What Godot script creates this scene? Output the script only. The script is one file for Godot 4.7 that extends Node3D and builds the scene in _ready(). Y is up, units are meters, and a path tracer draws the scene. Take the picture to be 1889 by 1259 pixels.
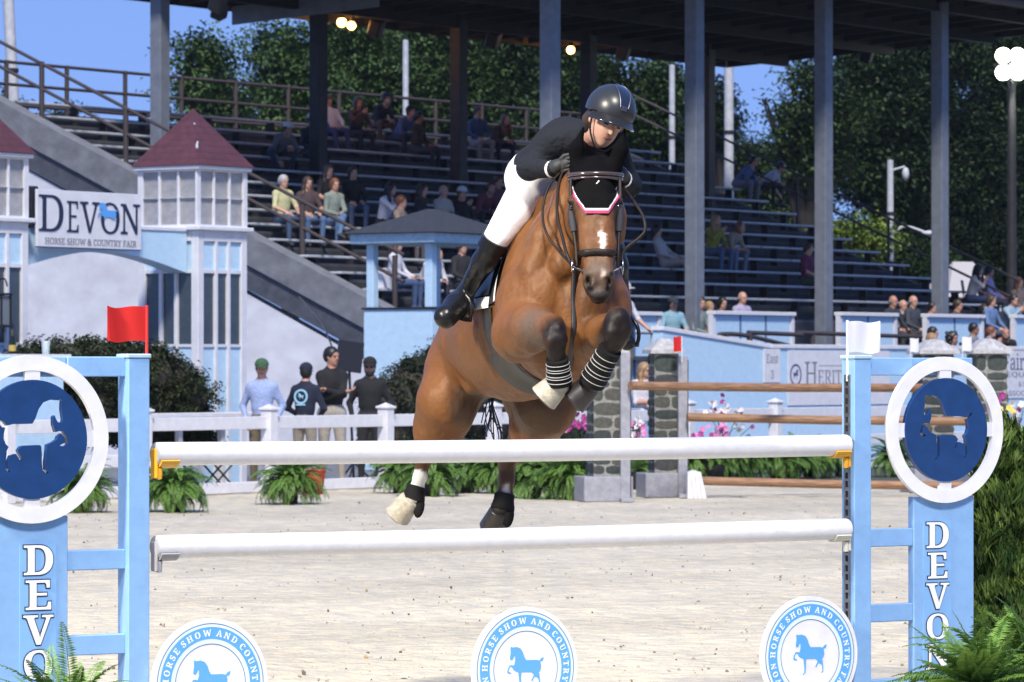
extends Node3D
# A show-jumping ring at dusk. World: camera over the origin looking along -Z, metres.
# The grandstand, the ring fence and the gate all run parallel: their common frame is turned by ALPHA
# (u runs along the stand, v away from the ring).  S(u, y, v) gives a world point of that frame.

const EYE := 1.67
const FOCAL := 7500.0          # focal length in survey columns (1889 wide)
const ALPHA := 0.9599          # 55 degrees
const JUMP := 0.5585           # 32 degrees, the turn of the near jump
var CA := cos(ALPHA)
var SA := sin(ALPHA)
var taken := {}
var M := {}
var rng := RandomNumberGenerator.new()

# ---------- survey ----------
func P(px: float, py: float, z: float) -> Vector3:
	return Vector3((px - 944.5) / FOCAL * z, EYE - (py - 676.0) / FOCAL * z, -z)
func S(u: float, y: float, v: float) -> Vector3:
	return Vector3(u * CA - v * SA, y, -(u * SA + v * CA))
func SU(px: float, v: float) -> float:
	var k := (px - 944.5) / FOCAL
	return v * (SA + k * CA) / (CA - k * SA)
func SZ(px: float, v: float) -> float:
	return SU(px, v) * SA + v * CA
func SY(px: float, py: float, v: float) -> float:
	return EYE - (py - 676.0) / FOCAL * SZ(px, v)

# ---------- naming ----------
func numbered(called: String) -> String:
	var n: int = taken.get(called, -1) + 1
	taken[called] = n
	return called if n == 0 else "%s_%03d" % [called, n]
func tag(o: Node, label: String, category: String, group := "", kind := ""):
	if label: o.set_meta("label", label)
	if category: o.set_meta("category", category)
	if group: o.set_meta("group", group)
	if kind: o.set_meta("kind", kind)
	return o
func thing(called: String, label: String, category: String, at := Vector3.ZERO, turn := 0.0, group := "") -> Node3D:
	var o := Node3D.new()
	o.name = numbered(called)
	add_child(o)
	o.position = at
	o.rotation.y = turn
	return tag(o, label, category, group)
func part(parent: Node, called: String, mesh: Mesh, m: Material, xf := Transform3D.IDENTITY) -> MeshInstance3D:
	var o := MeshInstance3D.new()
	o.mesh = mesh
	if m: o.material_override = m
	o.transform = xf
	o.name = called if parent != self else numbered(called)
	parent.add_child(o, true)
	return o
func copy(o: Node3D, label: String, at: Vector3, turn: float) -> Node3D:
	var c: Node3D = o.duplicate()
	c.name = numbered(String(o.name).rstrip("0123456789_"))
	add_child(c)
	c.position = at
	c.rotation.y = turn
	c.set_meta("label", label)
	return c
func structure(called: String, mesh: Mesh, m: Material, xf := Transform3D.IDENTITY) -> MeshInstance3D:
	return tag(part(self, called, mesh, m, xf), "", "", "", "structure")

# ---------- geometry ----------
class Geo:
	var v := PackedVector3Array()
	var n := PackedVector3Array()
	var c := PackedColorArray()
	var ix := PackedInt32Array()
	var col := Color(1, 1, 1)
	func vert(p: Vector3, q: Vector3) -> int:
		v.append(p); n.append(q); c.append(col)
		return v.size() - 1
	func face(a: int, b: int, d: int):
		var g := (v[b] - v[a]).cross(v[d] - v[a])
		if g.dot(n[a] + n[b] + n[d]) > 0.0:
			ix.append(a); ix.append(d); ix.append(b)
		else:
			ix.append(a); ix.append(b); ix.append(d)
	func tri(a: Vector3, b: Vector3, d: Vector3, q := Vector3.ZERO):
		var g := (b - a).cross(d - a).normalized()
		if q != Vector3.ZERO and g.dot(q) < 0.0: g = -g
		face(vert(a, g), vert(b, g), vert(d, g))
	func quad(a: Vector3, b: Vector3, d: Vector3, e: Vector3, q := Vector3.ZERO):
		var g := (b - a).cross(e - a)
		if g.length_squared() < 1e-14: g = (d - b).cross(e - b)
		g = g.normalized()
		if q != Vector3.ZERO and g.dot(q) < 0.0: g = -g
		var i := vert(a, g)
		vert(b, g); vert(d, g); vert(e, g)
		face(i, i + 1, i + 2)
		face(i, i + 2, i + 3)
	# box with chamfered edges
	func box(size: Vector3, xf := Transform3D.IDENTITY, b := 0.0):
		var h := size * 0.5
		b = minf(b, minf(h.x, minf(h.y, h.z)) * 0.9)
		var ax := [Vector3(1, 0, 0), Vector3(0, 1, 0), Vector3(0, 0, 1)]
		for a in 3:
			var a1: int = (a + 1) % 3
			var a2: int = (a + 2) % 3
			for s in [-1.0, 1.0]:
				var q: Vector3 = ax[a] * s
				var o: Vector3 = q * h[a]
				var e1: Vector3 = ax[a1] * (h[a1] - b)
				var e2: Vector3 = ax[a2] * (h[a2] - b)
				quad(xf * (o - e1 - e2), xf * (o + e1 - e2), xf * (o + e1 + e2), xf * (o - e1 + e2), xf.basis * q)
		if b <= 0.0: return
		for a in 3:
			var a1: int = (a + 1) % 3
			var a2: int = (a + 2) % 3
			var e: Vector3 = ax[a] * (h[a] - b)
			for s in [-1.0, 1.0]:
				for t in [-1.0, 1.0]:
					var p: Vector3 = ax[a1] * s * h[a1] + ax[a2] * t * (h[a2] - b)
					var r: Vector3 = ax[a1] * s * (h[a1] - b) + ax[a2] * t * h[a2]
					quad(xf * (p - e), xf * (p + e), xf * (r + e), xf * (r - e), xf.basis * (ax[a1] * s + ax[a2] * t))
		for s in [-1.0, 1.0]:
			for t in [-1.0, 1.0]:
				for w in [-1.0, 1.0]:
					tri(xf * Vector3(s * h.x, t * (h.y - b), w * (h.z - b)), xf * Vector3(s * (h.x - b), t * h.y, w * (h.z - b)), xf * Vector3(s * (h.x - b), t * (h.y - b), w * h.z), xf.basis * Vector3(s, t, w))
	# box between two points, cross-section w (sideways) x t (along up)
	func bar(a: Vector3, b: Vector3, w: float, t: float, up := Vector3.UP, bev := 0.0):
		var d := b - a
		var z := d.normalized()
		var x := up.cross(z).normalized()
		var y := z.cross(x)
		box(Vector3(w, t, d.length()), Transform3D(Basis(x, y, z), (a + b) * 0.5), bev)
	# swept tube with its own radii; caps rounded off by a fan
	func tube(pts: Array, radii, sides := 8, caps := true, flat := 1.0, flatdir := Vector3.ZERO):
		var count := pts.size()
		var prev := Vector3.ZERO
		var first := v.size()
		for i in count:
			var d: Vector3 = (pts[mini(i + 1, count - 1)] - pts[maxi(i - 1, 0)]).normalized()
			var x := prev - d * prev.dot(d)
			if prev == Vector3.ZERO or x.length() < 1e-5:
				if flatdir != Vector3.ZERO:
					x = (flatdir - d * flatdir.dot(d))
				else:
					x = d.cross(Vector3.UP if absf(d.y) < 0.9 else Vector3.RIGHT)
			if flatdir != Vector3.ZERO:
				x = (flatdir - d * flatdir.dot(d))
			x = x.normalized()
			prev = x
			var y := d.cross(x)
			var r: float = radii if radii is float else radii[i]
			for s in sides:
				var a := TAU * s / sides
				var q := x * cos(a) * flat + y * sin(a)
				var nn := (x * cos(a) + y * sin(a) * flat).normalized()
				vert(pts[i] + q * r, nn)
		for i in count - 1:
			for s in sides:
				var a := first + i * sides + s
				var b := first + i * sides + (s + 1) % sides
				face(a, b, b + sides)
				face(a, b + sides, a + sides)
		if caps:
			for e in 2:
				var i := 0 if e == 0 else count - 1
				var d: Vector3 = (pts[0] - pts[1]).normalized() if e == 0 else (pts[count - 1] - pts[count - 2]).normalized()
				var r: float = radii if radii is float else radii[i]
				var m := vert(pts[i] + d * r * 0.25, d)
				var base := v.size()
				for s in sides:
					vert(v[first + i * sides + s], d)
				for s in sides:
					face(m, base + s, base + (s + 1) % sides)
	# profile of (radius, y) turned about Y
	func lathe(prof: Array, seg := 16, xf := Transform3D.IDENTITY):
		var first := v.size()
		var k := prof.size()
		for i in k:
			var a: Vector2 = prof[maxi(i - 1, 0)]
			var b: Vector2 = prof[mini(i + 1, k - 1)]
			var t := (b - a).normalized()
			for s in seg:
				var w := TAU * s / seg
				var q := Vector3(t.y * cos(w), -t.x, t.y * sin(w))
				if q.length() < 1e-4: q = Vector3.UP
				vert(xf * Vector3(prof[i].x * cos(w), prof[i].y, prof[i].x * sin(w)), (xf.basis * q).normalized())
		for i in k - 1:
			for s in seg:
				var a := first + i * seg + s
				var b := first + i * seg + (s + 1) % seg
				face(a, b, b + seg)
				face(a, b + seg, a + seg)
	func ball(xf: Transform3D, seg := 10, rings := 6):
		var first := v.size()
		var inv := xf.basis.inverse().transposed()
		for i in rings + 1:
			var f := PI * i / rings
			for s in seg:
				var w := TAU * s / seg
				var q := Vector3(sin(f) * cos(w), cos(f), sin(f) * sin(w))
				vert(xf * q, (inv * q).normalized())
		for i in rings:
			for s in seg:
				var a := first + i * seg + s
				var b := first + i * seg + (s + 1) % seg
				face(a, b, b + seg)
				face(a, b + seg, a + seg)
	# flat simple polygon (x, y) pushed from z0 to z1
	func prism(poly: PackedVector2Array, z0: float, z1: float, xf := Transform3D.IDENTITY, sides := true):
		var t := Geometry2D.triangulate_polygon(poly)
		for i in range(0, t.size(), 3):
			for z in [z0, z1]:
				var q := xf.basis * Vector3(0, 0, signf(z - (z0 + z1) * 0.5))
				tri(xf * Vector3(poly[t[i]].x, poly[t[i]].y, z), xf * Vector3(poly[t[i + 1]].x, poly[t[i + 1]].y, z), xf * Vector3(poly[t[i + 2]].x, poly[t[i + 2]].y, z), q)
		if not sides: return
		var ccw := not Geometry2D.is_polygon_clockwise(poly)
		for i in poly.size():
			var a := poly[i]
			var b := poly[(i + 1) % poly.size()]
			var d := (b - a).normalized()
			var q := Vector3(d.y, -d.x, 0) if ccw else Vector3(-d.y, d.x, 0)
			quad(xf * Vector3(a.x, a.y, z0), xf * Vector3(b.x, b.y, z0), xf * Vector3(b.x, b.y, z1), xf * Vector3(a.x, a.y, z1), xf.basis * q)
	# one flat sheet of a polygon, facing +z
	func sheet(poly: PackedVector2Array, z: float, xf := Transform3D.IDENTITY):
		var t := Geometry2D.triangulate_polygon(poly)
		for i in range(0, t.size(), 3):
			tri(xf * Vector3(poly[t[i]].x, poly[t[i]].y, z), xf * Vector3(poly[t[i + 1]].x, poly[t[i + 1]].y, z), xf * Vector3(poly[t[i + 2]].x, poly[t[i + 2]].y, z), xf.basis * Vector3(0, 0, 1))
	func append(mesh: Mesh, xf: Transform3D):
		for k in mesh.get_surface_count():
			var a := mesh.surface_get_arrays(k)
			var base := v.size()
			var pv: PackedVector3Array = a[Mesh.ARRAY_VERTEX]
			var pn: PackedVector3Array = a[Mesh.ARRAY_NORMAL]
			for i in pv.size():
				vert(xf * pv[i], (xf.basis * pn[i]).normalized())
			if a[Mesh.ARRAY_INDEX] == null:
				for i in range(0, pv.size(), 3): face(base + i, base + i + 1, base + i + 2)
			else:
				var pi: PackedInt32Array = a[Mesh.ARRAY_INDEX]
				for i in range(0, pi.size(), 3): face(base + pi[i], base + pi[i + 1], base + pi[i + 2])
	func add_to(m: ArrayMesh) -> ArrayMesh:
		if ix.is_empty(): return m
		var a := []
		a.resize(Mesh.ARRAY_MAX)
		a[Mesh.ARRAY_VERTEX] = v
		a[Mesh.ARRAY_NORMAL] = n
		a[Mesh.ARRAY_COLOR] = c
		a[Mesh.ARRAY_INDEX] = ix
		m.add_surface_from_arrays(Mesh.PRIMITIVE_TRIANGLES, a)
		return m
	func mesh() -> ArrayMesh:
		return add_to(ArrayMesh.new())

func box_mesh(size: Vector3, bev := 0.0) -> ArrayMesh:
	var g := Geo.new()
	g.box(size, Transform3D.IDENTITY, bev)
	return g.mesh()
func tube_mesh(pts: Array, radii, sides := 8) -> ArrayMesh:
	var g := Geo.new()
	g.tube(pts, radii, sides)
	return g.mesh()
func bar_mesh(a: Vector3, b: Vector3, w: float, t: float, up := Vector3.UP, bev := 0.0) -> ArrayMesh:
	var g := Geo.new()
	g.bar(a, b, w, t, up, bev)
	return g.mesh()
func at(x: float, y: float, z: float) -> Transform3D:
	return Transform3D(Basis.IDENTITY, Vector3(x, y, z))
func ell(c: Vector3, r: Vector3, b := Basis.IDENTITY) -> Transform3D:
	return Transform3D(b * Basis.from_scale(r), c)
# a smooth run of points through the given ones
func smooth(pts: Array, per := 6) -> Array:
	var out := []
	for i in pts.size() - 1:
		var a: Vector3 = pts[maxi(i - 1, 0)]
		var d: Vector3 = pts[mini(i + 2, pts.size() - 1)]
		for j in per:
			out.append(pts[i].cubic_interpolate(pts[i + 1], a, d, float(j) / per))
	out.append(pts[-1])
	return out

# polygons with holes, cut into strips through the holes so that each piece is simple
func with_holes(outer: PackedVector2Array, holes: Array) -> Array:
	if holes.is_empty(): return [outer]
	var ys := [-1e3]
	for h in holes:
		var y := 0.0
		for p in h: y += p.y / h.size()
		ys.append(y)
	ys.sort()
	ys.append(1e3)
	var out := []
	for i in ys.size() - 1:
		if ys[i + 1] - ys[i] < 1e-5: continue
		var band := PackedVector2Array([Vector2(-1e3, ys[i]), Vector2(1e3, ys[i]), Vector2(1e3, ys[i + 1]), Vector2(-1e3, ys[i + 1])])
		var now: Array = Geometry2D.intersect_polygons(outer, band)
		for h in holes:
			var next := []
			for q in now:
				for w in Geometry2D.clip_polygons(q, h): next.append(w)
			now = next
		for q in now: out.append(q)
	return out
func circle2(c: Vector2, r: float, n := 48, ry := -1.0) -> PackedVector2Array:
	var p := PackedVector2Array()
	for i in n:
		p.append(c + Vector2(cos(TAU * i / n) * r, sin(TAU * i / n) * (r if ry < 0 else ry)))
	return p
# outlines of a glyph run: [[outer, [holes]], ...] with cap height 1
func glyphs(text: String, font: Font) -> Array:
	var tm := TextMesh.new()
	tm.text = text
	tm.font = font
	tm.font_size = 96
	tm.pixel_size = 0.01
	tm.depth = 0.0
	tm.curve_step = 2.0
	var a := tm.get_mesh_arrays()
	var v: PackedVector3Array = a[Mesh.ARRAY_VERTEX]
	var ix: PackedInt32Array = a[Mesh.ARRAY_INDEX]
	var edges := {}
	for i in range(0, ix.size(), 3):
		for j in 3:
			var p := Vector2(snappedf(v[ix[i + j]].x, 0.0005), snappedf(v[ix[i + j]].y, 0.0005))
			var q := Vector2(snappedf(v[ix[i + (j + 1) % 3]].x, 0.0005), snappedf(v[ix[i + (j + 1) % 3]].y, 0.0005))
			if edges.has([q, p]): edges.erase([q, p])
			else: edges[[p, q]] = true
	var follow := {}
	for e in edges: follow[e[0]] = e[1]
	var loops := []
	while follow.size():
		var p: Vector2 = follow.keys()[0]
		var loop := PackedVector2Array()
		while follow.has(p):
			loop.append(p)
			var q: Vector2 = follow[p]
			follow.erase(p)
			p = q
		if loop.size() > 2: loops.append(loop)
	var outs := []
	for i in loops.size():
		var inside := -1
		for j in loops.size():
			if i != j and Geometry2D.is_point_in_polygon(loops[i][0], loops[j]): inside = j
		if inside < 0: outs.append([loops[i], []])
	for i in loops.size():
		for o in outs:
			if o[0] != loops[i] and Geometry2D.is_point_in_polygon(loops[i][0], o[0]): o[1].append(loops[i])
	return outs
func serif(bold := false) -> Font:
	var f := SystemFont.new()
	f.font_names = PackedStringArray(["Droid Serif"])
	if bold: f.font_weight = 700
	return f
func sans(bold := false) -> Font:
	var f := SystemFont.new()
	f.font_names = PackedStringArray(["Droid Sans"])
	if bold: f.font_weight = 700
	return f
# flat lettering: text of the given cap height centred at the origin of xf (its x, y plane)
func lettering(g: Geo, text: String, font: Font, height: float, xf: Transform3D, width := 0.0, depth := 0.004):
	var tm := TextMesh.new()
	tm.text = text
	tm.font = font
	tm.font_size = 64
	tm.pixel_size = height / 46.0
	tm.depth = depth
	tm.curve_step = 4.0
	var b := tm.get_aabb()
	var sx := 1.0 if width <= 0.0 or b.size.x <= 0.0 else width / b.size.x
	g.append(tm, xf * Transform3D(Basis.from_scale(Vector3(sx, 1, 1)), Vector3(-b.get_center().x * sx, -b.get_center().y, 0)))

# ---------- a smooth field of joined capsules and ellipsoids, meshed as surface nets ----------
class Field:
	var A := PackedVector3Array()
	var BA := PackedVector3Array()
	var IL := PackedFloat32Array()
	var RA := PackedFloat32Array()
	var DR := PackedFloat32Array()
	var K := PackedFloat32Array()
	var KIND := PackedInt32Array()     # 0 capsule, 1 ellipsoid, 2 ellipsoid taken away, 3 capsule taken away
	var TAG := PackedInt32Array()
	var INV := []
	var REACH := PackedFloat32Array()
	func cap(a: Vector3, b: Vector3, ra: float, rb: float, t := 0, k := 0.05, cut := false):
		A.append(a); BA.append(b - a)
		IL.append(1.0 / maxf((b - a).length_squared(), 1e-9))
		RA.append(ra); DR.append(rb - ra); K.append(k)
		KIND.append(3 if cut else 0); TAG.append(t); INV.append(Basis.IDENTITY)
		REACH.append(maxf(ra, rb))
	func egg(c: Vector3, r: Vector3, t := 0, k := 0.05, turn := Basis.IDENTITY, cut := false):
		A.append(c); BA.append(Vector3.ZERO); IL.append(1.0)
		var small := minf(r.x, minf(r.y, r.z))
		RA.append(small); DR.append(0.0); K.append(k)
		KIND.append(2 if cut else 1); TAG.append(t)
		INV.append((turn * Basis.from_scale(r)).inverse())
		REACH.append(maxf(r.x, maxf(r.y, r.z)))
	func chain(pts: Array, rs: Array, t := 0, k := 0.05):
		for i in pts.size() - 1: cap(pts[i], pts[i + 1], rs[i], rs[i + 1], t, k)
	func one(i: int, p: Vector3) -> float:
		var pa := p - A[i]
		if KIND[i] == 0 or KIND[i] == 3:
			var t := clampf(pa.dot(BA[i]) * IL[i], 0.0, 1.0)
			return (pa - BA[i] * t).length() - (RA[i] + DR[i] * t)
		var q: Vector3 = INV[i] * pa
		var l := q.length()
		if l < 1e-6: return -RA[i]
		return l * (l - 1.0) / (q * INV[i]).length()
	func bound(i: int, p: Vector3) -> float:
		if KIND[i] == 0 or KIND[i] == 3: return one(i, p)
		return ((INV[i] * (p - A[i])).length() - 1.0) * RA[i]
	func value(p: Vector3, act: PackedInt32Array) -> float:
		var d := 1e3
		for i in act:
			var di := one(i, p)
			var k := K[i]
			if KIND[i] < 2:
				var h := maxf(k - absf(d - di), 0.0)
				d = minf(d, di) - h * h * 0.25 / k
			else:
				var h := maxf(k - absf(d + di), 0.0)
				d = maxf(d, -di) + h * h * 0.25 / k
		return d
	func near(p: Vector3, act: PackedInt32Array) -> int:
		var best := 1e3
		var t := 0
		for i in act:
			if KIND[i] >= 2: continue
			var di := one(i, p)
			if di < best:
				best = di
				t = TAG[i]
		return t
	# returns {v, n, t, ix}; ix runs clockwise
	func nets(cell: float) -> Dictionary:
		var lo := Vector3.ONE * 1e3
		var hi := -lo
		for i in A.size():
			if KIND[i] >= 2: continue
			for q in [A[i], A[i] + BA[i]]:
				lo = lo.min(q - Vector3.ONE * REACH[i])
				hi = hi.max(q + Vector3.ONE * REACH[i])
		lo -= Vector3.ONE * cell * 2.0
		hi += Vector3.ONE * cell * 2.0
		var n := 6
		var side := cell * n
		var bx := ceili((hi.x - lo.x) / side)
		var by := ceili((hi.y - lo.y) / side)
		var bz := ceili((hi.z - lo.z) / side)
		var ny := by * n + 2
		var nz := bz * n + 2
		var rad := side * 0.87
		var V := PackedVector3Array()
		var N := PackedVector3Array()
		var T := PackedInt32Array()
		var IX := PackedInt32Array()
		var cells := {}
		var quads := []
		var m := n + 1
		var val := PackedFloat32Array()
		val.resize(m * m * m)
		var off := PackedInt32Array([0, 1, m, m + 1, m * m, m * m + 1, m * m + m, m * m + m + 1])
		for x in bx:
			for y in by:
				for z in bz:
					var c := lo + Vector3(x + 0.5, y + 0.5, z + 0.5) * side
					var ds := PackedFloat32Array()
					ds.resize(A.size())
					var least := 1e3
					var cuts := false
					for i in A.size():
						ds[i] = bound(i, c)
						if KIND[i] < 2: least = minf(least, ds[i])
						elif ds[i] < rad: cuts = true
					if least > rad + 0.06: continue
					if least < -rad and not cuts: continue
					var act := PackedInt32Array()
					for i in A.size():
						if ds[i] < minf(maxf(least, -rad), rad) + rad * 2.0 + K[i]: act.append(i)
					var j := 0
					var any_in := false
					var any_out := false
					for a in m:
						for b in m:
							for e in m:
								var d := value(lo + Vector3(x * n + a, y * n + b, z * n + e) * cell, act)
								val[j] = d
								j += 1
								if d < 0.0: any_in = true
								else: any_out = true
					if not (any_in and any_out): continue
					for a in n:
						for b in n:
							for e in n:
								var s := (a * m + b) * m + e
								var inside := 0
								for o in off:
									if val[s + o] < 0.0: inside += 1
								var gx := x * n + a
								var gy := y * n + b
								var gz := z * n + e
								if inside > 0 and inside < 8:
									var sum := Vector3.ZERO
									var cnt := 0
									for q in 8:
										for w in [1, 2, 4]:
											if q & w: continue
											var d0 := val[s + off[q]]
											var d1 := val[s + off[q | w]]
											if (d0 < 0.0) == (d1 < 0.0): continue
											var f := d0 / (d0 - d1)
											var p0 := Vector3((q >> 2) & 1, (q >> 1) & 1, q & 1)
											var p1 := Vector3(((q | w) >> 2) & 1, ((q | w) >> 1) & 1, (q | w) & 1)
											sum += p0.lerp(p1, f)
											cnt += 1
									var p := lo + (Vector3(gx, gy, gz) + sum / cnt) * cell
									var h := cell * 0.6
									var g := Vector3(1, -1, -1) * value(p + Vector3(h, -h, -h), act) + Vector3(-1, -1, 1) * value(p + Vector3(-h, -h, h), act) + Vector3(-1, 1, -1) * value(p + Vector3(-h, h, -h), act) + Vector3(1, 1, 1) * value(p + Vector3(h, h, h), act)
									cells[(gx * ny + gy) * nz + gz] = V.size()
									V.append(p)
									N.append(g.normalized())
									T.append(near(p, act))
								var here := val[s] < 0.0
								if here != (val[s + m * m] < 0.0): quads.append([gx, gy, gz, 0])
								if here != (val[s + m] < 0.0): quads.append([gx, gy, gz, 1])
								if here != (val[s + 1] < 0.0): quads.append([gx, gy, gz, 2])
		for q in quads:
			var gx: int = q[0]
			var gy: int = q[1]
			var gz: int = q[2]
			var keys: Array
			if q[3] == 0: keys = [[gx, gy, gz], [gx, gy - 1, gz], [gx, gy - 1, gz - 1], [gx, gy, gz - 1]]
			elif q[3] == 1: keys = [[gx, gy, gz], [gx - 1, gy, gz], [gx - 1, gy, gz - 1], [gx, gy, gz - 1]]
			else: keys = [[gx, gy, gz], [gx - 1, gy, gz], [gx - 1, gy - 1, gz], [gx, gy - 1, gz]]
			var id := []
			for k in keys:
				var w: int = cells.get((k[0] * ny + k[1]) * nz + k[2], -1)
				if w >= 0: id.append(w)
			if id.size() < 4: continue
			for f in [[0, 1, 2], [0, 2, 3]]:
				var a: int = id[f[0]]
				var b: int = id[f[1]]
				var d: int = id[f[2]]
				if (V[b] - V[a]).cross(V[d] - V[a]).dot(N[a] + N[b] + N[d]) > 0.0:
					IX.append_array([a, d, b])
				else:
					IX.append_array([a, b, d])
		return {"v": V, "n": N, "t": T, "ix": IX}
# one mesh with a surface for every tag in the list order
func field_mesh(f: Field, cell: float, tags: Array, painter := 0, extra := {}) -> ArrayMesh:
	var r := f.nets(cell)
	var gs := {}
	for t in tags: gs[t] = Geo.new()
	var remap := {}
	for t in tags: remap[t] = {}
	var V: PackedVector3Array = r.v
	var N: PackedVector3Array = r.n
	var T: PackedInt32Array = r.t
	var IX: PackedInt32Array = r.ix
	for i in range(0, IX.size(), 3):
		var t := T[IX[i]]
		if T[IX[i + 1]] == T[IX[i + 2]]: t = T[IX[i + 1]]
		if not gs.has(t): t = tags[0]
		var g: Geo = gs[t]
		for j in 3:
			var w := IX[i + j]
			if not remap[t].has(w):
				if painter: g.col = paint_vertex(painter, V[w], N[w], T[w])
				if painter == 1:
					# muscle and skin relief
					var pv := V[w]
					var h0 := relief(pv)
					var e := 0.006
					var gr := Vector3(relief(pv + Vector3(e, 0, 0)) - h0, relief(pv + Vector3(0, e, 0)) - h0, relief(pv + Vector3(0, 0, e)) - h0) / e
					var nn := N[w]
					remap[t][w] = g.vert(pv + nn * h0, (nn - (gr - nn * gr.dot(nn))).normalized())
				else:
					remap[t][w] = g.vert(V[w], N[w])
			g.ix.append(remap[t][w])
	var m := ArrayMesh.new()
	for t in tags:
		if extra.has(t):
			var g: Geo = gs[t]
			var e: Geo = extra[t]
			var base := g.v.size()
			g.v.append_array(e.v); g.n.append_array(e.n); g.c.append_array(e.c)
			for w in e.ix: g.ix.append(base + w)
		if gs[t].ix.is_empty():
			gs[t].tri(Vector3.ZERO, Vector3(1e-4, 0, 0), Vector3(0, 1e-4, 0))
		gs[t].add_to(m)
	return m
# ---------- materials ----------
func lin(r: float, g: float, b: float) -> Color:
	return Color(r, g, b).linear_to_srgb()
var noises := {}
# seamless grey noise between lo and hi (sRGB multiplier), several octaves
func noise(key: String, seed_: int, freq: float, lo: float, hi: float, size := 256, oct := 4, gain := 0.55, power := 1.0) -> ImageTexture:
	if noises.has(key): return noises[key]
	var f := FastNoiseLite.new()
	f.seed = seed_
	f.noise_type = FastNoiseLite.TYPE_SIMPLEX_SMOOTH
	f.frequency = freq
	f.fractal_octaves = oct
	f.fractal_gain = gain
	var im := f.get_seamless_image(size, size)
	im.convert(Image.FORMAT_L8)
	var d := im.get_data()
	for i in d.size():
		d[i] = clampi(int(255.0 * lerpf(lo, hi, pow(d[i] / 255.0, power))), 0, 255)
	noises[key] = ImageTexture.create_from_image(Image.create_from_data(size, size, false, Image.FORMAT_L8, d))
	return noises[key]
func mat(c: Color, rough := 0.7, o := {}) -> StandardMaterial3D:
	var m := StandardMaterial3D.new()
	m.albedo_color = c
	m.roughness = rough
	m.metallic = o.get("metal", 0.0)
	m.metallic_specular = o.get("spec", 0.5)
	m.vertex_color_use_as_albedo = o.get("vc", false)
	if o.has("tex"):
		m.albedo_texture = o.tex
		m.uv1_triplanar = true
		m.uv1_world_triplanar = o.get("world", true)
		m.uv1_scale = Vector3.ONE * o.get("scale", 1.0) if not o.get("scale", 1.0) is Vector3 else o.scale
	if o.has("bump"):
		m.heightmap_enabled = true
		m.heightmap_texture = o.bump
		m.heightmap_scale = o.get("depth", 0.2)
		m.uv1_triplanar = true
		m.uv1_world_triplanar = o.get("world", true)
		m.uv1_scale = Vector3.ONE * o.get("scale", 1.0) if not o.get("scale", 1.0) is Vector3 else o.scale
	if o.has("coat"):
		m.clearcoat_enabled = true
		m.clearcoat = o.coat
		m.clearcoat_roughness = o.get("coat_rough", 0.15)
	if o.has("rim"):
		m.rim_enabled = true
		m.rim = o.rim
		m.rim_tint = 0.6
	if o.has("sss"):
		m.subsurf_scatter_enabled = true
		m.subsurf_scatter_strength = o.sss
	if o.has("back"):
		m.backlight_enabled = true
		m.backlight = o.back
	if o.has("emit"):
		m.emission_enabled = true
		m.emission = o.emit
		m.emission_energy_multiplier = o.get("energy", 1.0)
	return m

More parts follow.
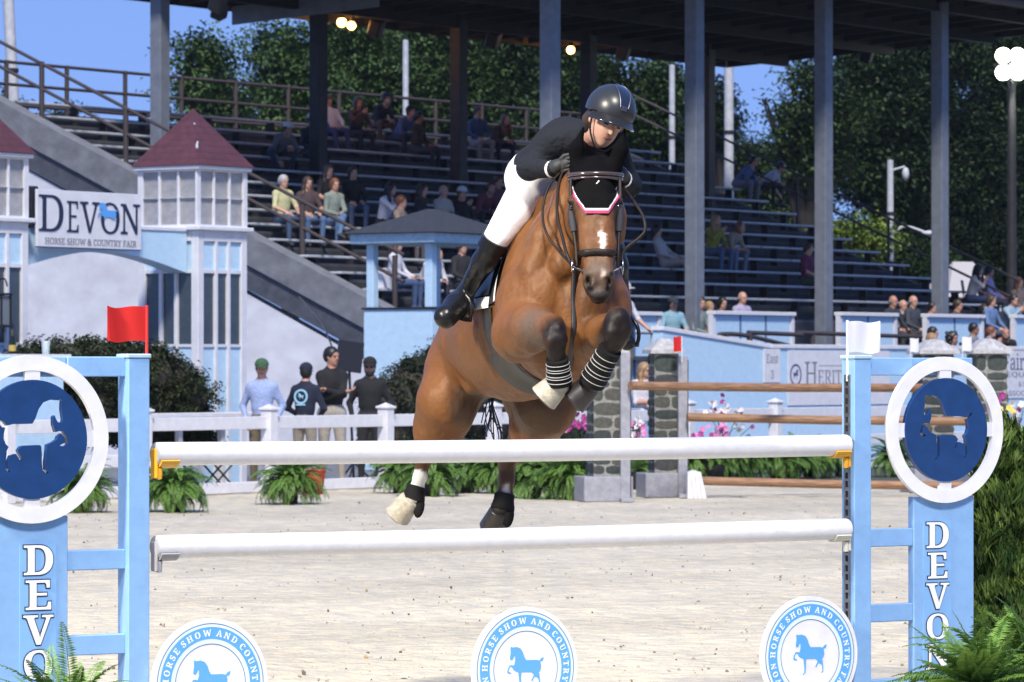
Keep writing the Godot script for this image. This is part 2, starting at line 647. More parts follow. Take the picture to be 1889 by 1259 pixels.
func materials():
	var dirt := noise("dirt", 11, 0.012, 0.80, 1.0, 512, 5, 0.6)
	var blot := noise("blot", 5, 0.02, 0.62, 1.0, 256, 5, 0.65)
	var fine := noise("fine", 3, 0.09, 0.0, 1.0, 256, 3, 0.6)
	var weave := noise("weave", 17, 0.25, 0.0, 1.0, 256, 2, 0.6)
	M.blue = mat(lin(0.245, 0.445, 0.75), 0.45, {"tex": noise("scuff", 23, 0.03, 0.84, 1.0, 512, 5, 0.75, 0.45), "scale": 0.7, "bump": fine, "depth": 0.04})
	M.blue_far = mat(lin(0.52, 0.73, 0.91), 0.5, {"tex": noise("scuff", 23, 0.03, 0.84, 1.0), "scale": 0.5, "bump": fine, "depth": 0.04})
	M.blue_edge = mat(lin(0.50, 0.72, 0.88), 0.45, {"tex": dirt, "scale": 1.3})
	M.decal_blue = mat(lin(0.21, 0.42, 0.72), 0.5)
	M.white = mat(lin(0.80, 0.80, 0.83), 0.4, {"tex": noise("whitedirt", 21, 0.015, 0.90, 1.0, 512, 5, 0.6), "scale": 0.9, "bump": fine, "depth": 0.03})
	M.rail_white = mat(lin(0.74, 0.74, 0.77), 0.38, {"tex": noise("scuff", 23, 0.03, 0.84, 1.0, 512, 5, 0.75, 0.45), "scale": 0.8, "bump": fine, "depth": 0.04})
	M.navy = mat(lin(0.010, 0.052, 0.19), 0.35, {"tex": dirt, "scale": 1.7})
	M.letter_navy = mat(lin(0.012, 0.02, 0.06), 0.5)
	M.letter_white = mat(lin(0.80, 0.82, 0.86), 0.45)
	M.seal_blue = mat(lin(0.10, 0.34, 0.78), 0.4)
	M.seal_pale = mat(lin(0.62, 0.76, 0.88), 0.4)
	M.seal_line = mat(lin(0.06, 0.16, 0.32), 0.4)
	M.metal = mat(lin(0.42, 0.44, 0.47), 0.38, {"metal": 0.9, "tex": blot, "scale": 2.0})
	M.dark_metal = mat(lin(0.03, 0.032, 0.036), 0.5, {"metal": 0.4})
	M.yellow = mat(lin(0.72, 0.36, 0.02), 0.4)
	M.flag_red = mat(lin(0.62, 0.018, 0.014), 0.7, {"back": lin(0.45, 0.02, 0.02)})
	M.flag_white = mat(lin(0.82, 0.82, 0.84), 0.7, {"back": lin(0.4, 0.4, 0.4)})
	M.wood = mat(lin(0.50, 0.27, 0.135), 0.55, {"tex": noise("grain", 31, 0.03, 0.55, 1.0, 256, 4, 0.6), "scale": Vector3(0.35, 5.0, 5.0), "world": false})
	M.grey_paint = mat(lin(0.40, 0.40, 0.44), 0.5, {"tex": dirt, "scale": 1.1})
	M.mortar = mat(lin(0.42, 0.42, 0.38), 0.9, {"tex": blot, "scale": 4.0})
	M.stones = []
	for c in [lin(0.075, 0.095, 0.08), lin(0.10, 0.115, 0.095), lin(0.055, 0.07, 0.065), lin(0.13, 0.13, 0.105), lin(0.085, 0.085, 0.085)]:
		M.stones.append(mat(c, 0.75, {"tex": blot, "scale": 3.0, "bump": fine, "depth": 0.4}))
	M.cap_stone = mat(lin(0.64, 0.63, 0.62), 0.7, {"tex": blot, "scale": 2.0})
	M.tower_white = mat(lin(0.74, 0.75, 0.80), 0.55, {"tex": noise("whitedirt", 21, 0.015, 0.90, 1.0), "scale": 0.5})
	M.wall_white = mat(lin(0.74, 0.75, 0.80), 0.8, {"tex": noise("wallstain", 41, 0.012, 0.84, 1.0, 512, 5, 0.6), "scale": 0.22, "bump": fine, "depth": 0.3})
	M.pane_grey = mat(lin(0.42, 0.42, 0.43), 0.3, {"tex": dirt, "scale": 1.0})
	M.glass_dark = mat(lin(0.055, 0.075, 0.095), 0.12, {"tex": dirt, "scale": 1.0, "spec": 0.6})
	M.roof_red = mat(lin(0.135, 0.04, 0.055), 0.7, {"tex": blot, "scale": 1.2})
	M.roof_grey = mat(lin(0.05, 0.055, 0.07), 0.8, {"tex": blot, "scale": 1.5})
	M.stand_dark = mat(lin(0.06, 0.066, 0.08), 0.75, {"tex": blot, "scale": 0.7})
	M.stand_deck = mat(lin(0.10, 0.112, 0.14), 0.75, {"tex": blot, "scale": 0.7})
	M.bench = mat(lin(0.60, 0.63, 0.67), 0.5, {"tex": dirt, "scale": 1.2})
	M.concrete = mat(lin(0.23, 0.24, 0.265), 0.85, {"tex": noise("conc", 43, 0.02, 0.72, 1.0, 256, 5), "scale": 0.5, "bump": fine, "depth": 0.4})
	M.steel_post = mat(lin(0.20, 0.225, 0.27), 0.5, {"tex": dirt, "scale": 0.6})
	M.steel_dark = mat(lin(0.035, 0.032, 0.035), 0.6, {"tex": blot, "scale": 1.0})
	M.rail_brown = mat(lin(0.055, 0.042, 0.04), 0.6)
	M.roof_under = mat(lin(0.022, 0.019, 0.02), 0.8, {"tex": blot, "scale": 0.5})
	M.black = mat(lin(0.012, 0.012, 0.013), 0.5)
	M.plastic_black = mat(lin(0.015, 0.015, 0.017), 0.35)
	M.banner = mat(lin(0.76, 0.76, 0.80), 0.6, {"tex": noise("whitedirt", 21, 0.015, 0.90, 1.0), "scale": 0.7})
	M.print_navy = mat(lin(0.05, 0.06, 0.16), 0.6)
	M.print_grey = mat(lin(0.20, 0.20, 0.24), 0.6)
	M.pole_white = mat(lin(0.62, 0.64, 0.68), 0.6, {"tex": dirt, "scale": 0.7})
	M.bark = mat(lin(0.03, 0.026, 0.022), 0.9, {"tex": blot, "scale": 1.0})
	M.soil = mat(lin(0.05, 0.04, 0.03), 0.95)
	M.leaf = mat(Color(1, 1, 1), 0.6, {"vc": true, "back": Color(0.30, 0.34, 0.16), "spec": 0.35})
	M.fern = mat(Color(1, 1, 1), 0.5, {"vc": true, "back": Color(0.30, 0.36, 0.16), "spec": 0.4})
	M.petal = mat(Color(1, 1, 1), 0.6, {"vc": true, "back": Color(0.3, 0.3, 0.3)})
	M.skin = []
	for c in [lin(0.50, 0.28, 0.20), lin(0.42, 0.22, 0.15), lin(0.56, 0.33, 0.25), lin(0.30, 0.15, 0.09)]:
		M.skin.append(mat(c, 0.5, {"sss": 0.12}))
	M.eye = mat(lin(0.015, 0.011, 0.01), 0.25)
	M.lip = mat(lin(0.33, 0.12, 0.11), 0.45)
	M.hairs = {"black": mat(lin(0.012, 0.010, 0.010), 0.45), "brown": mat(lin(0.045, 0.026, 0.016), 0.5), "blond": mat(lin(0.30, 0.19, 0.09), 0.5), "grey": mat(lin(0.40, 0.39, 0.38), 0.6), "red": mat(lin(0.16, 0.06, 0.025), 0.5)}
var cloths := {}
func cloth(r: float, g: float, b: float) -> StandardMaterial3D:
	var key := "%.3f %.3f %.3f" % [r, g, b]
	if not cloths.has(key):
		cloths[key] = mat(lin(r, g, b), 0.85, {"rim": 0.15, "tex": noises.dirt, "scale": 3.0, "world": false, "bump": noise("crease", 61, 0.018, 0.0, 1.0, 256, 3, 0.45), "depth": 0.35})
	return cloths[key]

func sand_material() -> StandardMaterial3D:
	# churned sand: pale grains, patches of darker footing, straw-coloured and dark flecks
	var n := 1024
	var a := FastNoiseLite.new(); a.seed = 71; a.frequency = 0.011; a.fractal_octaves = 5; a.fractal_gain = 0.62
	var b := FastNoiseLite.new(); b.seed = 72; b.frequency = 0.12; b.fractal_octaves = 3
	var ia := a.get_seamless_image(n, n)
	var ib := b.get_seamless_image(n, n)
	ia.convert(Image.FORMAT_L8); ib.convert(Image.FORMAT_L8)
	var da := ia.get_data()
	var db := ib.get_data()
	var out := PackedByteArray()
	out.resize(n * n * 3)
	for i in n * n:
		var p := da[i] / 255.0
		var q := db[i] / 255.0
		var t := 0.84 + 0.15 * p + 0.10 * (q - 0.5)
		var w := clampf((p - 0.35) * 1.6, 0.0, 1.0)
		out[i * 3] = clampi(int(255.0 * t * lerpf(0.97, 1.02, w)), 0, 255)
		out[i * 3 + 1] = clampi(int(255.0 * t * lerpf(0.955, 0.965, w)), 0, 255)
		out[i * 3 + 2] = clampi(int(255.0 * t * lerpf(0.93, 0.88, w)), 0, 255)
	var im := Image.create_from_data(n, n, false, Image.FORMAT_RGB8, out)
	var r := RandomNumberGenerator.new()
	r.seed = 9
	for i in 5200:
		var x := r.randi_range(0, n - 1)
		var y := r.randi_range(0, n - 1)
		var dark := r.randf()
		var c := Color(0.36, 0.31, 0.26) if dark < 0.55 else (Color(0.58, 0.48, 0.33) if dark < 0.8 else Color(0.93, 0.90, 0.86))
		for k in r.randi_range(1, 9):
			var px := posmod(x + r.randi_range(-2, 2), n)
			var py := posmod(y + r.randi_range(-2, 2), n)
			im.set_pixel(px, py, im.get_pixel(px, py).lerp(c, r.randf_range(0.25, 0.75)))
	var m := StandardMaterial3D.new()
	m.albedo_color = lin(0.80, 0.765, 0.645)
	m.roughness = 0.95
	m.metallic_specular = 0.25
	m.albedo_texture = ImageTexture.create_from_image(im)
	m.uv1_triplanar = true
	m.uv1_world_triplanar = true
	m.uv1_scale = Vector3.ONE * 0.29
	m.heightmap_enabled = true
	m.heightmap_texture = noise("churn", 77, 0.03, 0.0, 1.0, 512, 5, 0.6)
	m.heightmap_scale = 2.4
	m.detail_enabled = true
	m.detail_albedo = noise("patches", 79, 0.014, 0.86, 1.0, 256, 5, 0.62)
	m.detail_blend_mode = BaseMaterial3D.BLEND_MODE_MUL
	m.detail_uv_layer = BaseMaterial3D.DETAIL_UV_2
	m.uv2_triplanar = true
	m.uv2_world_triplanar = true
	m.uv2_scale = Vector3.ONE * 0.083
	return m

func ground():
	var g := Geo.new()
	g.quad(Vector3(-900, -0.02, 120), Vector3(900, -0.02, 120), Vector3(900, -0.02, -1600), Vector3(-900, -0.02, -1600), Vector3.UP)
	structure("ground", g.mesh(), mat(lin(0.10, 0.11, 0.07), 0.95, {"tex": noises.blot, "scale": 0.1}))
	g = Geo.new()
	# the ring's footing: a wide bed, and over the ground in front of the fence a trodden surface with hoof marks
	g.quad(S(8, -0.045, -8), S(76, -0.045, -8), S(76, -0.045, 34.6), S(8, -0.045, 34.6), Vector3.UP)
	var f := FastNoiseLite.new()
	f.seed = 4
	f.frequency = 0.35
	f.fractal_octaves = 4
	var marks := FastNoiseLite.new()
	marks.seed = 12
	marks.noise_type = FastNoiseLite.TYPE_CELLULAR
	marks.frequency = 2.3
	marks.fractal_type = FastNoiseLite.FRACTAL_NONE
	marks.cellular_jitter = 1.0
	marks.cellular_return_type = FastNoiseLite.RETURN_DISTANCE
	var nx := 190
	var nz := 400
	var hs := PackedFloat32Array()
	hs.resize((nx + 1) * (nz + 1))
	for i in nx + 1:
		for j in nz + 1:
			var x := lerpf(-8.0, 8.0, float(i) / nx)
			var z := lerpf(16.0, 58.0, float(j) / nz)
			var where := f.get_noise_2d(x * 1.3 + 40.0, z * 1.3)
			var pit := clampf(0.5 - (marks.get_noise_2d(x, z) + 1.0) * 1.5, 0.0, 1.0) * clampf(where * 3.0 + 0.6, 0.0, 1.0)
			hs[i * (nz + 1) + j] = f.get_noise_2d(x, z) * 0.012 + f.get_noise_2d(x * 7.0, z * 7.0) * 0.008 - pit * 0.045
	var base := g.v.size()
	for i in nx + 1:
		for j in nz + 1:
			var x := lerpf(-8.0, 8.0, float(i) / nx)
			var z := lerpf(16.0, 58.0, float(j) / nz)
			var hx := hs[mini(i + 1, nx) * (nz + 1) + j] - hs[maxi(i - 1, 0) * (nz + 1) + j]
			var hz := hs[i * (nz + 1) + mini(j + 1, nz)] - hs[i * (nz + 1) + maxi(j - 1, 0)]
			g.vert(Vector3(x, hs[i * (nz + 1) + j], -z), Vector3(-hx / (32.0 / nx), 1.0, hz / (84.0 / nz)).normalized())
	for i in nx:
		for j in nz:
			var p := g.v[base + i * (nz + 1) + j]
			if -p.x * SA - p.z * CA > 34.3: continue
			var a := base + i * (nz + 1) + j
			g.face(a, a + 1, a + nz + 2)
			g.face(a, a + nz + 2, a + nz + 1)
	structure("riding_ring", g.mesh(), sand_material())
	g = Geo.new()
	g.quad(S(20, -0.008, 34.55), S(110, -0.008, 34.55), S(110, -0.008, 62), S(20, -0.008, 62), Vector3.UP)
	structure("path", g.mesh(), M.concrete)
	# loose clods and chips lying on the sand
	var r := RandomNumberGenerator.new()
	r.seed = 33
	var c := Geo.new()
	for k in 1:
		c.ball(Transform3D(Basis.IDENTITY, Vector3.ZERO), 7, 4)
	for i in c.v.size():
		var s := 0.75 + 0.5 * absf(sin(c.v[i].x * 5.1 + c.v[i].y * 3.3 + c.v[i].z * 7.7))
		c.v[i] *= s
	var mm := MultiMesh.new()
	mm.transform_format = MultiMesh.TRANSFORM_3D
	mm.use_colors = true
	mm.mesh = c.mesh()
	var count := 4200
	mm.instance_count = count
	var seeds := []
	for i in 260: seeds.append(Vector2(r.randf_range(-7.5, 7.5), r.randf_range(20.5, 50.0)))
	for i in count:
		var z := lerpf(20.6, 52.0, pow(r.randf(), 1.3))
		var x := r.randf_range(-0.135, 0.135) * z
		if r.randf() < 0.35:
			var s: Vector2 = seeds[r.randi_range(0, seeds.size() - 1)]
			x = s.x + r.randfn(0.0, 0.22)
			z = s.y + r.randfn(0.0, 0.30)
		var v := -x * SA + z * CA
		if v > 33.5: z = 24.0
		var size := 0.0020 + 0.009 * pow(r.randf(), 5.0)
		var b := Basis.from_euler(Vector3(r.randf() * TAU, r.randf() * TAU, r.randf() * TAU)) * Basis.from_scale(Vector3(size, size * r.randf_range(0.5, 0.9), size * r.randf_range(0.8, 1.8)))
		mm.set_instance_transform(i, Transform3D(b, Vector3(x, size * 0.2, -z)))
		var t := r.randf()
		var col := Color(0.13, 0.10, 0.075)
		if t < 0.35: col = Color(0.33, 0.29, 0.25)
		elif t < 0.5: col = Color(0.30, 0.22, 0.11)
		elif t < 0.6: col = Color(0.50, 0.47, 0.43)
		mm.set_instance_color(i, col * r.randf_range(0.7, 1.2))
	var mi := MultiMeshInstance3D.new()
	mi.multimesh = mm
	mi.material_override = mat(Color(1, 1, 1), 0.95, {"vc": true})
	mi.name = "sand_clods"
	add_child(mi)
	tag(mi, "small dark clods and chips strewn over the pale ring sand", "clods", "", "stuff")

# a bank of ring floodlights on a mast to the left, out of the picture: it lights the near sand and the horse's side
func ring_floodlight():
	var t := thing("floodlight", "ring floodlight bank on a tall mast left of the near jump, outside the picture", "floodlight", Vector3(-12.0, 0, -8.0))
	var aim := (Vector3(0.3, 1.2, -20.5) - Vector3(-12, 12, -8)).normalized()
	var b := Basis.looking_at(aim)
	part(t, "mast", tube_mesh([Vector3(0, 0, 0), Vector3(0, 12.4, 0)], [0.16, 0.10], 12), M.steel_dark)
	part(t, "cross_arm", box_mesh(Vector3(2.4, 0.10, 0.10)), M.steel_dark, Transform3D(b, Vector3(0, 12.0, 0) - aim * 0.1))
	for k in 6:
		var o := Transform3D(b, Vector3(0, 12.0, 0)) * Transform3D(Basis.IDENTITY, Vector3(-1.0 + 0.4 * k, 0, -0.2))
		part(t, "lamp_housing", box_mesh(Vector3(0.36, 0.40, 0.22), 0.03), M.steel_dark, o)
		part(t, "lamp_face", box_mesh(Vector3(0.32, 0.36, 0.01)), mat(Color(1, 0.97, 0.9), 0.5, {"emit": Color(1.0, 0.95, 0.86), "energy": 6.0}), o * Transform3D(Basis.IDENTITY, Vector3(0, 0, -0.117)))
	var l := SpotLight3D.new()
	l.name = "flood"
	l.light_color = Color(1.0, 0.965, 0.88)
	l.light_energy = 420.0
	l.light_size = 1.0
	l.spot_range = 200.0
	l.spot_angle = 48.0
	l.spot_attenuation = 2.0
	l.shadow_enabled = true
	t.add_child(l)
	l.transform = Transform3D(b, Vector3(0, 12.0, 0) + aim * 0.45)

func _ready():
	rng.seed = 7
	# camera: a long lens at eye height across the ring
	var cam := Camera3D.new()
	cam.name = "camera"
	cam.position = Vector3(0, EYE, 0)
	cam.rotation_degrees = Vector3(0.355, 0, 0)
	cam.near = 1.0
	cam.far = 2500.0
	var lens := CameraAttributesPhysical.new()
	lens.frustum_focal_length = 143.0
	lens.frustum_focus_distance = 18.7
	lens.exposure_aperture = 11.0
	lens.frustum_near = 1.0
	lens.frustum_far = 2500.0
	cam.attributes = lens
	add_child(cam)
	cam.fov = 9.595
	# dusk sky
	var env := Environment.new()
	env.background_mode = Environment.BG_SKY
	var sky := Sky.new()
	var sm := ProceduralSkyMaterial.new()
	sm.sky_top_color = Color(0.40, 0.54, 0.84)
	sm.sky_horizon_color = Color(0.53, 0.67, 0.92)
	sm.sky_curve = 0.12
	sm.ground_bottom_color = Color(0.20, 0.22, 0.22)
	sm.ground_horizon_color = Color(0.36, 0.42, 0.50)
	sm.sun_angle_max = 1.0
	sky.sky_material = sm
	env.sky = sky
	env.background_energy_multiplier = 0.88
	env.tonemap_mode = Environment.TONE_MAPPER_LINEAR
	env.tonemap_exposure = 1.4
	env.sdfgi_enabled = true
	env.ssao_enabled = true
	env.ssil_enabled = true
	# faint evening haze between the ring and the trees
	env.fog_enabled = true
	env.fog_density = 0.00012
	env.fog_light_color = Color(0.70, 0.75, 0.82)
	var we := WorldEnvironment.new()
	we.name = "world"
	we.environment = env
	add_child(we)
	# key light, high behind the camera's left shoulder
	var sun := DirectionalLight3D.new()
	sun.name = "sun"
	sun.light_energy = 1.05
	sun.light_color = Color(1.0, 0.97, 0.92)
	sun.light_angular_distance = 9.0
	sun.shadow_enabled = true
	sun.rotation_degrees = Vector3(-50, 4, 0)
	add_child(sun)

	materials()
	ring_floodlight()
	print("materials ", Time.get_ticks_msec())
	ground()
	print("ground ", Time.get_ticks_msec())
	build_all()
	print("done ", Time.get_ticks_msec())
# ---------- the near jump ----------
var A0 := Vector3(-1.538, 0, -17.1)
func horse_outline(flip := 1.0) -> PackedVector2Array:
	var pts := [515, 582, 525, 595, 580, 590, 625, 610, 655, 660, 675, 730, 695, 770, 760, 772, 820, 772, 858, 783, 878, 755, 912, 737, 908, 770, 890, 795, 870, 797, 878, 840, 880, 880, 868, 920, 848, 944, 860, 972, 862, 1010, 868, 1060, 866, 1110, 850, 1135, 838, 1130, 853, 1105, 852, 1050, 838, 1010, 802, 996, 787, 1020, 774, 1050, 758, 1046, 773, 1010, 790, 972, 768, 940, 745, 935, 650, 932, 638, 940, 634, 1000, 634, 1060, 628, 1120, 602, 1150, 590, 1143, 611, 1118, 613, 1060, 606, 1000, 600, 930, 560, 910, 536, 890, 530, 866, 506, 846, 487, 880, 482, 914, 516, 934, 510, 944, 474, 940, 463, 920, 471, 880, 494, 831, 520, 828, 546, 836, 561, 780, 562, 722, 551, 709, 541, 738, 526, 765, 500, 760, 497, 735, 507, 660, 504, 600]
	var p := PackedVector2Array()
	for i in range(0, pts.size(), 2):
		p.append(Vector2(flip * (pts[i] - 690) / 642.0, (885 - pts[i + 1]) / 823.0))
	return p

func flag(called: String, label: String, at_: Vector3, turn: float, w: float, h: float, dir: float, m: Material, pole_mat: Material, pole_h: float):
	var t := thing(called, label, "flag", at_, turn)
	part(t, "pole", tube_mesh([Vector3(0, -0.12, 0), Vector3(0, pole_h, 0)], 0.007, 8), pole_mat)
	var g := Geo.new()
	var nx := 14
	var ny := 8
	for side in [0, 1]:
		var base := g.v.size()
		for i in nx + 1:
			for j in ny + 1:
				var a := float(i) / nx
				var b := float(j) / ny
				var wave := sin(a * 7.5 + b * 0.9) * 0.014 * a
				var dy := sin(a * 6.3 + 0.4) * 0.009 * a
				var p := Vector3(dir * (0.006 + a * w), pole_h - 0.005 - b * h + dy, wave + (0.0012 if side == 0 else -0.0012))
				var dw := cos(a * 7.5 + b * 0.9) * 0.014 * 7.5 * a / w
				g.vert(p, Vector3(-dir * dw, 0, 1).normalized() * (1.0 if side == 0 else -1.0))
		for i in nx:
			for j in ny:
				var q := base + i * (ny + 1) + j
				g.face(q, q + 1, q + ny + 2)
				g.face(q, q + ny + 2, q + ny + 1)
	part(t, "cloth", g.mesh(), m)

func wing(s: float, x0: float, label: String):
	var t := thing("jump_standard", label, "jump standard", A0 + Vector3(cos(JUMP), 0, -sin(JUMP)) * x0, JUMP, "light blue wing standards of the near jump")
	var bev := 0.004
	part(t, "upright", box_mesh(Vector3(0.10, 1.70, 0.10), bev), M.blue, at(s * 0.06, 0.855, 0))
	part(t, "upright_cap", box_mesh(Vector3(0.112, 0.018, 0.112), 0.004), M.blue_edge, at(s * 0.06, 1.713, 0))
	for y in [1.668, 0.862, 0.508, 0.155]:
		part(t, "crossbar", box_mesh(Vector3(0.27, 0.084, 0.042), bev), M.blue, at(s * 0.243, y, 0.0))
	part(t, "crossbar", box_mesh(Vector3(0.36, 0.084, 0.042), bev), M.blue, at(s * 0.56, 1.668, -0.004))
	part(t, "panel", box_mesh(Vector3(0.362, 1.04, 0.046), bev), M.blue, at(s * 0.558, 0.53, 0.003))
	part(t, "foot", box_mesh(Vector3(0.07, 0.06, 0.55), 0.006), M.blue, at(s * 0.06, 0.03, -0.003))
	part(t, "foot", box_mesh(Vector3(0.07, 0.06, 0.55), 0.006), M.blue, at(s * 0.60, 0.03, -0.003))
	# white wheel with four short spokes carrying the navy disc, a horse sawn out of it
	var c := Vector2(s * 0.55, 1.368)
	var g := Geo.new()
	for q in with_holes(circle2(c, 0.347, 72), [circle2(c, 0.284, 72)]):
		g.prism(q, 0.028, 0.052)
	part(t, "wheel_rim", g.mesh(), M.white)
	for k in 4:
		var a := k * PI / 2
		var d := Vector2(cos(a), sin(a))
		var e := Vector2(-d.y, d.x)
		g = Geo.new()
		g.prism(PackedVector2Array([c + d * 0.225 - e * 0.034, c + d * 0.29 - e * 0.034, c + d * 0.29 + e * 0.034, c + d * 0.225 + e * 0.034]), 0.030, 0.050)
		part(t, "wheel_spoke", g.mesh(), M.white)
	var hole := PackedVector2Array()
	for p in horse_outline(-s * -1.0): hole.append(c + Vector2(p.x * 0.45, p.y * 0.45 + 0.002))
	g = Geo.new()
	for q in with_holes(circle2(c, 0.246, 72), [hole]):
		g.prism(q, 0.032, 0.056)
	part(t, "emblem_disc", g.mesh(), M.navy)
	# lettering strip down the panel
	part(t, "lettering_strip", box_mesh(Vector3(0.165, 0.83, 0.003), 0.0), M.decal_blue, at(s * 0.515, 0.52, 0.0276))
	var f := serif(true)
	var n := 0
	for ch in ["D", "E", "V", "O", "N"]:
		var shape := glyphs(ch, f)
		var box := Rect2(shape[0][0][0], Vector2.ZERO)
		for p in shape[0][0]: box = box.expand(p)
		var sc := Vector2(0.140 * clampf(box.size.x / box.size.y, 0.72, 1.0) / box.size.x, 0.122 / box.size.y)
		var fit := func(poly: PackedVector2Array) -> PackedVector2Array:
			var o := PackedVector2Array()
			for p in poly: o.append((p - box.get_center()) * sc)
			return o
		var outer: PackedVector2Array = PackedVector2Array()
		for p in shape[0][0]: outer.append((p - box.get_center()) * sc)
		var holes := []
		for hq in shape[0][1]:
			var o := PackedVector2Array()
			for p in hq: o.append((p - box.get_center()) * sc)
			holes.append(o)
		var where := at(s * 0.515, 0.869 - n * 0.1445, 0.0)
		var face := Geo.new()
		for q in with_holes(outer, holes): face.prism(q, 0.0325, 0.0345)
		var l := part(t, "letter", face.mesh(), M.letter_white, where)
		var back := Geo.new()
		var grown := Geometry2D.offset_polygon(outer if not Geometry2D.is_polygon_clockwise(outer) else reversed(outer), 0.0046, Geometry2D.JOIN_MITER)
		var shrunk := []
		for hq in holes:
			for w in Geometry2D.offset_polygon(hq if not Geometry2D.is_polygon_clockwise(hq) else reversed(hq), -0.0046, Geometry2D.JOIN_MITER): shrunk.append(w)
		for q in with_holes(grown[0], shrunk): back.prism(q, 0.0292, 0.0315)
		part(l, "outline", back.mesh(), M.letter_navy)
		n += 1
	# steel cup track on the inner face
	g = Geo.new()
	for z in [-0.016, 0.016]:
		g.box(Vector3(0.006, 1.60, 0.010), at(s * 0.006, 0.83, z))
	for k in 37:
		g.box(Vector3(0.006, 0.012 if k % 2 else 0.018, 0.022), at(s * 0.006, 0.05 + k * 0.0435, 0))
	var tr := part(t, "cup_track", g.mesh(), M.metal)
	part(tr, "slot_shade", box_mesh(Vector3(0.003, 1.60, 0.03)), M.black, at(s * 0.0095 - s * 0.001, 0.83, 0))  # black strip added to paint the dark inside the slots
	return t
func reversed(p: PackedVector2Array) -> PackedVector2Array:
	var o := p.duplicate()
	o.reverse()
	return o

func jump_cup(label: String, local: Vector3, s: float, m: Material):
	var xf := Transform3D(Basis(Vector3.UP, JUMP), A0)
	var t := thing("jump_cup", label, "jump cup", xf * local, JUMP)
	var g := Geo.new()
	# a shallow cradle under the pole end
	for i in 8:
		var a := PI + PI * (0.16 + 0.68 * i / 8.0)
		var b := PI + PI * (0.16 + 0.68 * (i + 1) / 8.0)
		var r := 0.056
		var pa := Vector3(0, sin(a) * r, cos(a) * r)
		var pb := Vector3(0, sin(b) * r, cos(b) * r)
		g.bar(pa + Vector3(0, 0, 0), pb, 0.085, 0.008, Vector3(0, sin((a + b) / 2), cos((a + b) / 2)))
	part(t, "cradle", g.mesh(), m, at(-s * 0.052, 0, 0))
	part(t, "back_plate", box_mesh(Vector3(0.012, 0.125, 0.05), 0.003), m, at(0, -0.04, 0))
	part(t, "pin", tube_mesh([Vector3(0, -0.105, 0.0), Vector3(0, -0.06, 0.0)], [0.013, 0.016], 8), m, at(-s * 0.016, 0, 0.01))

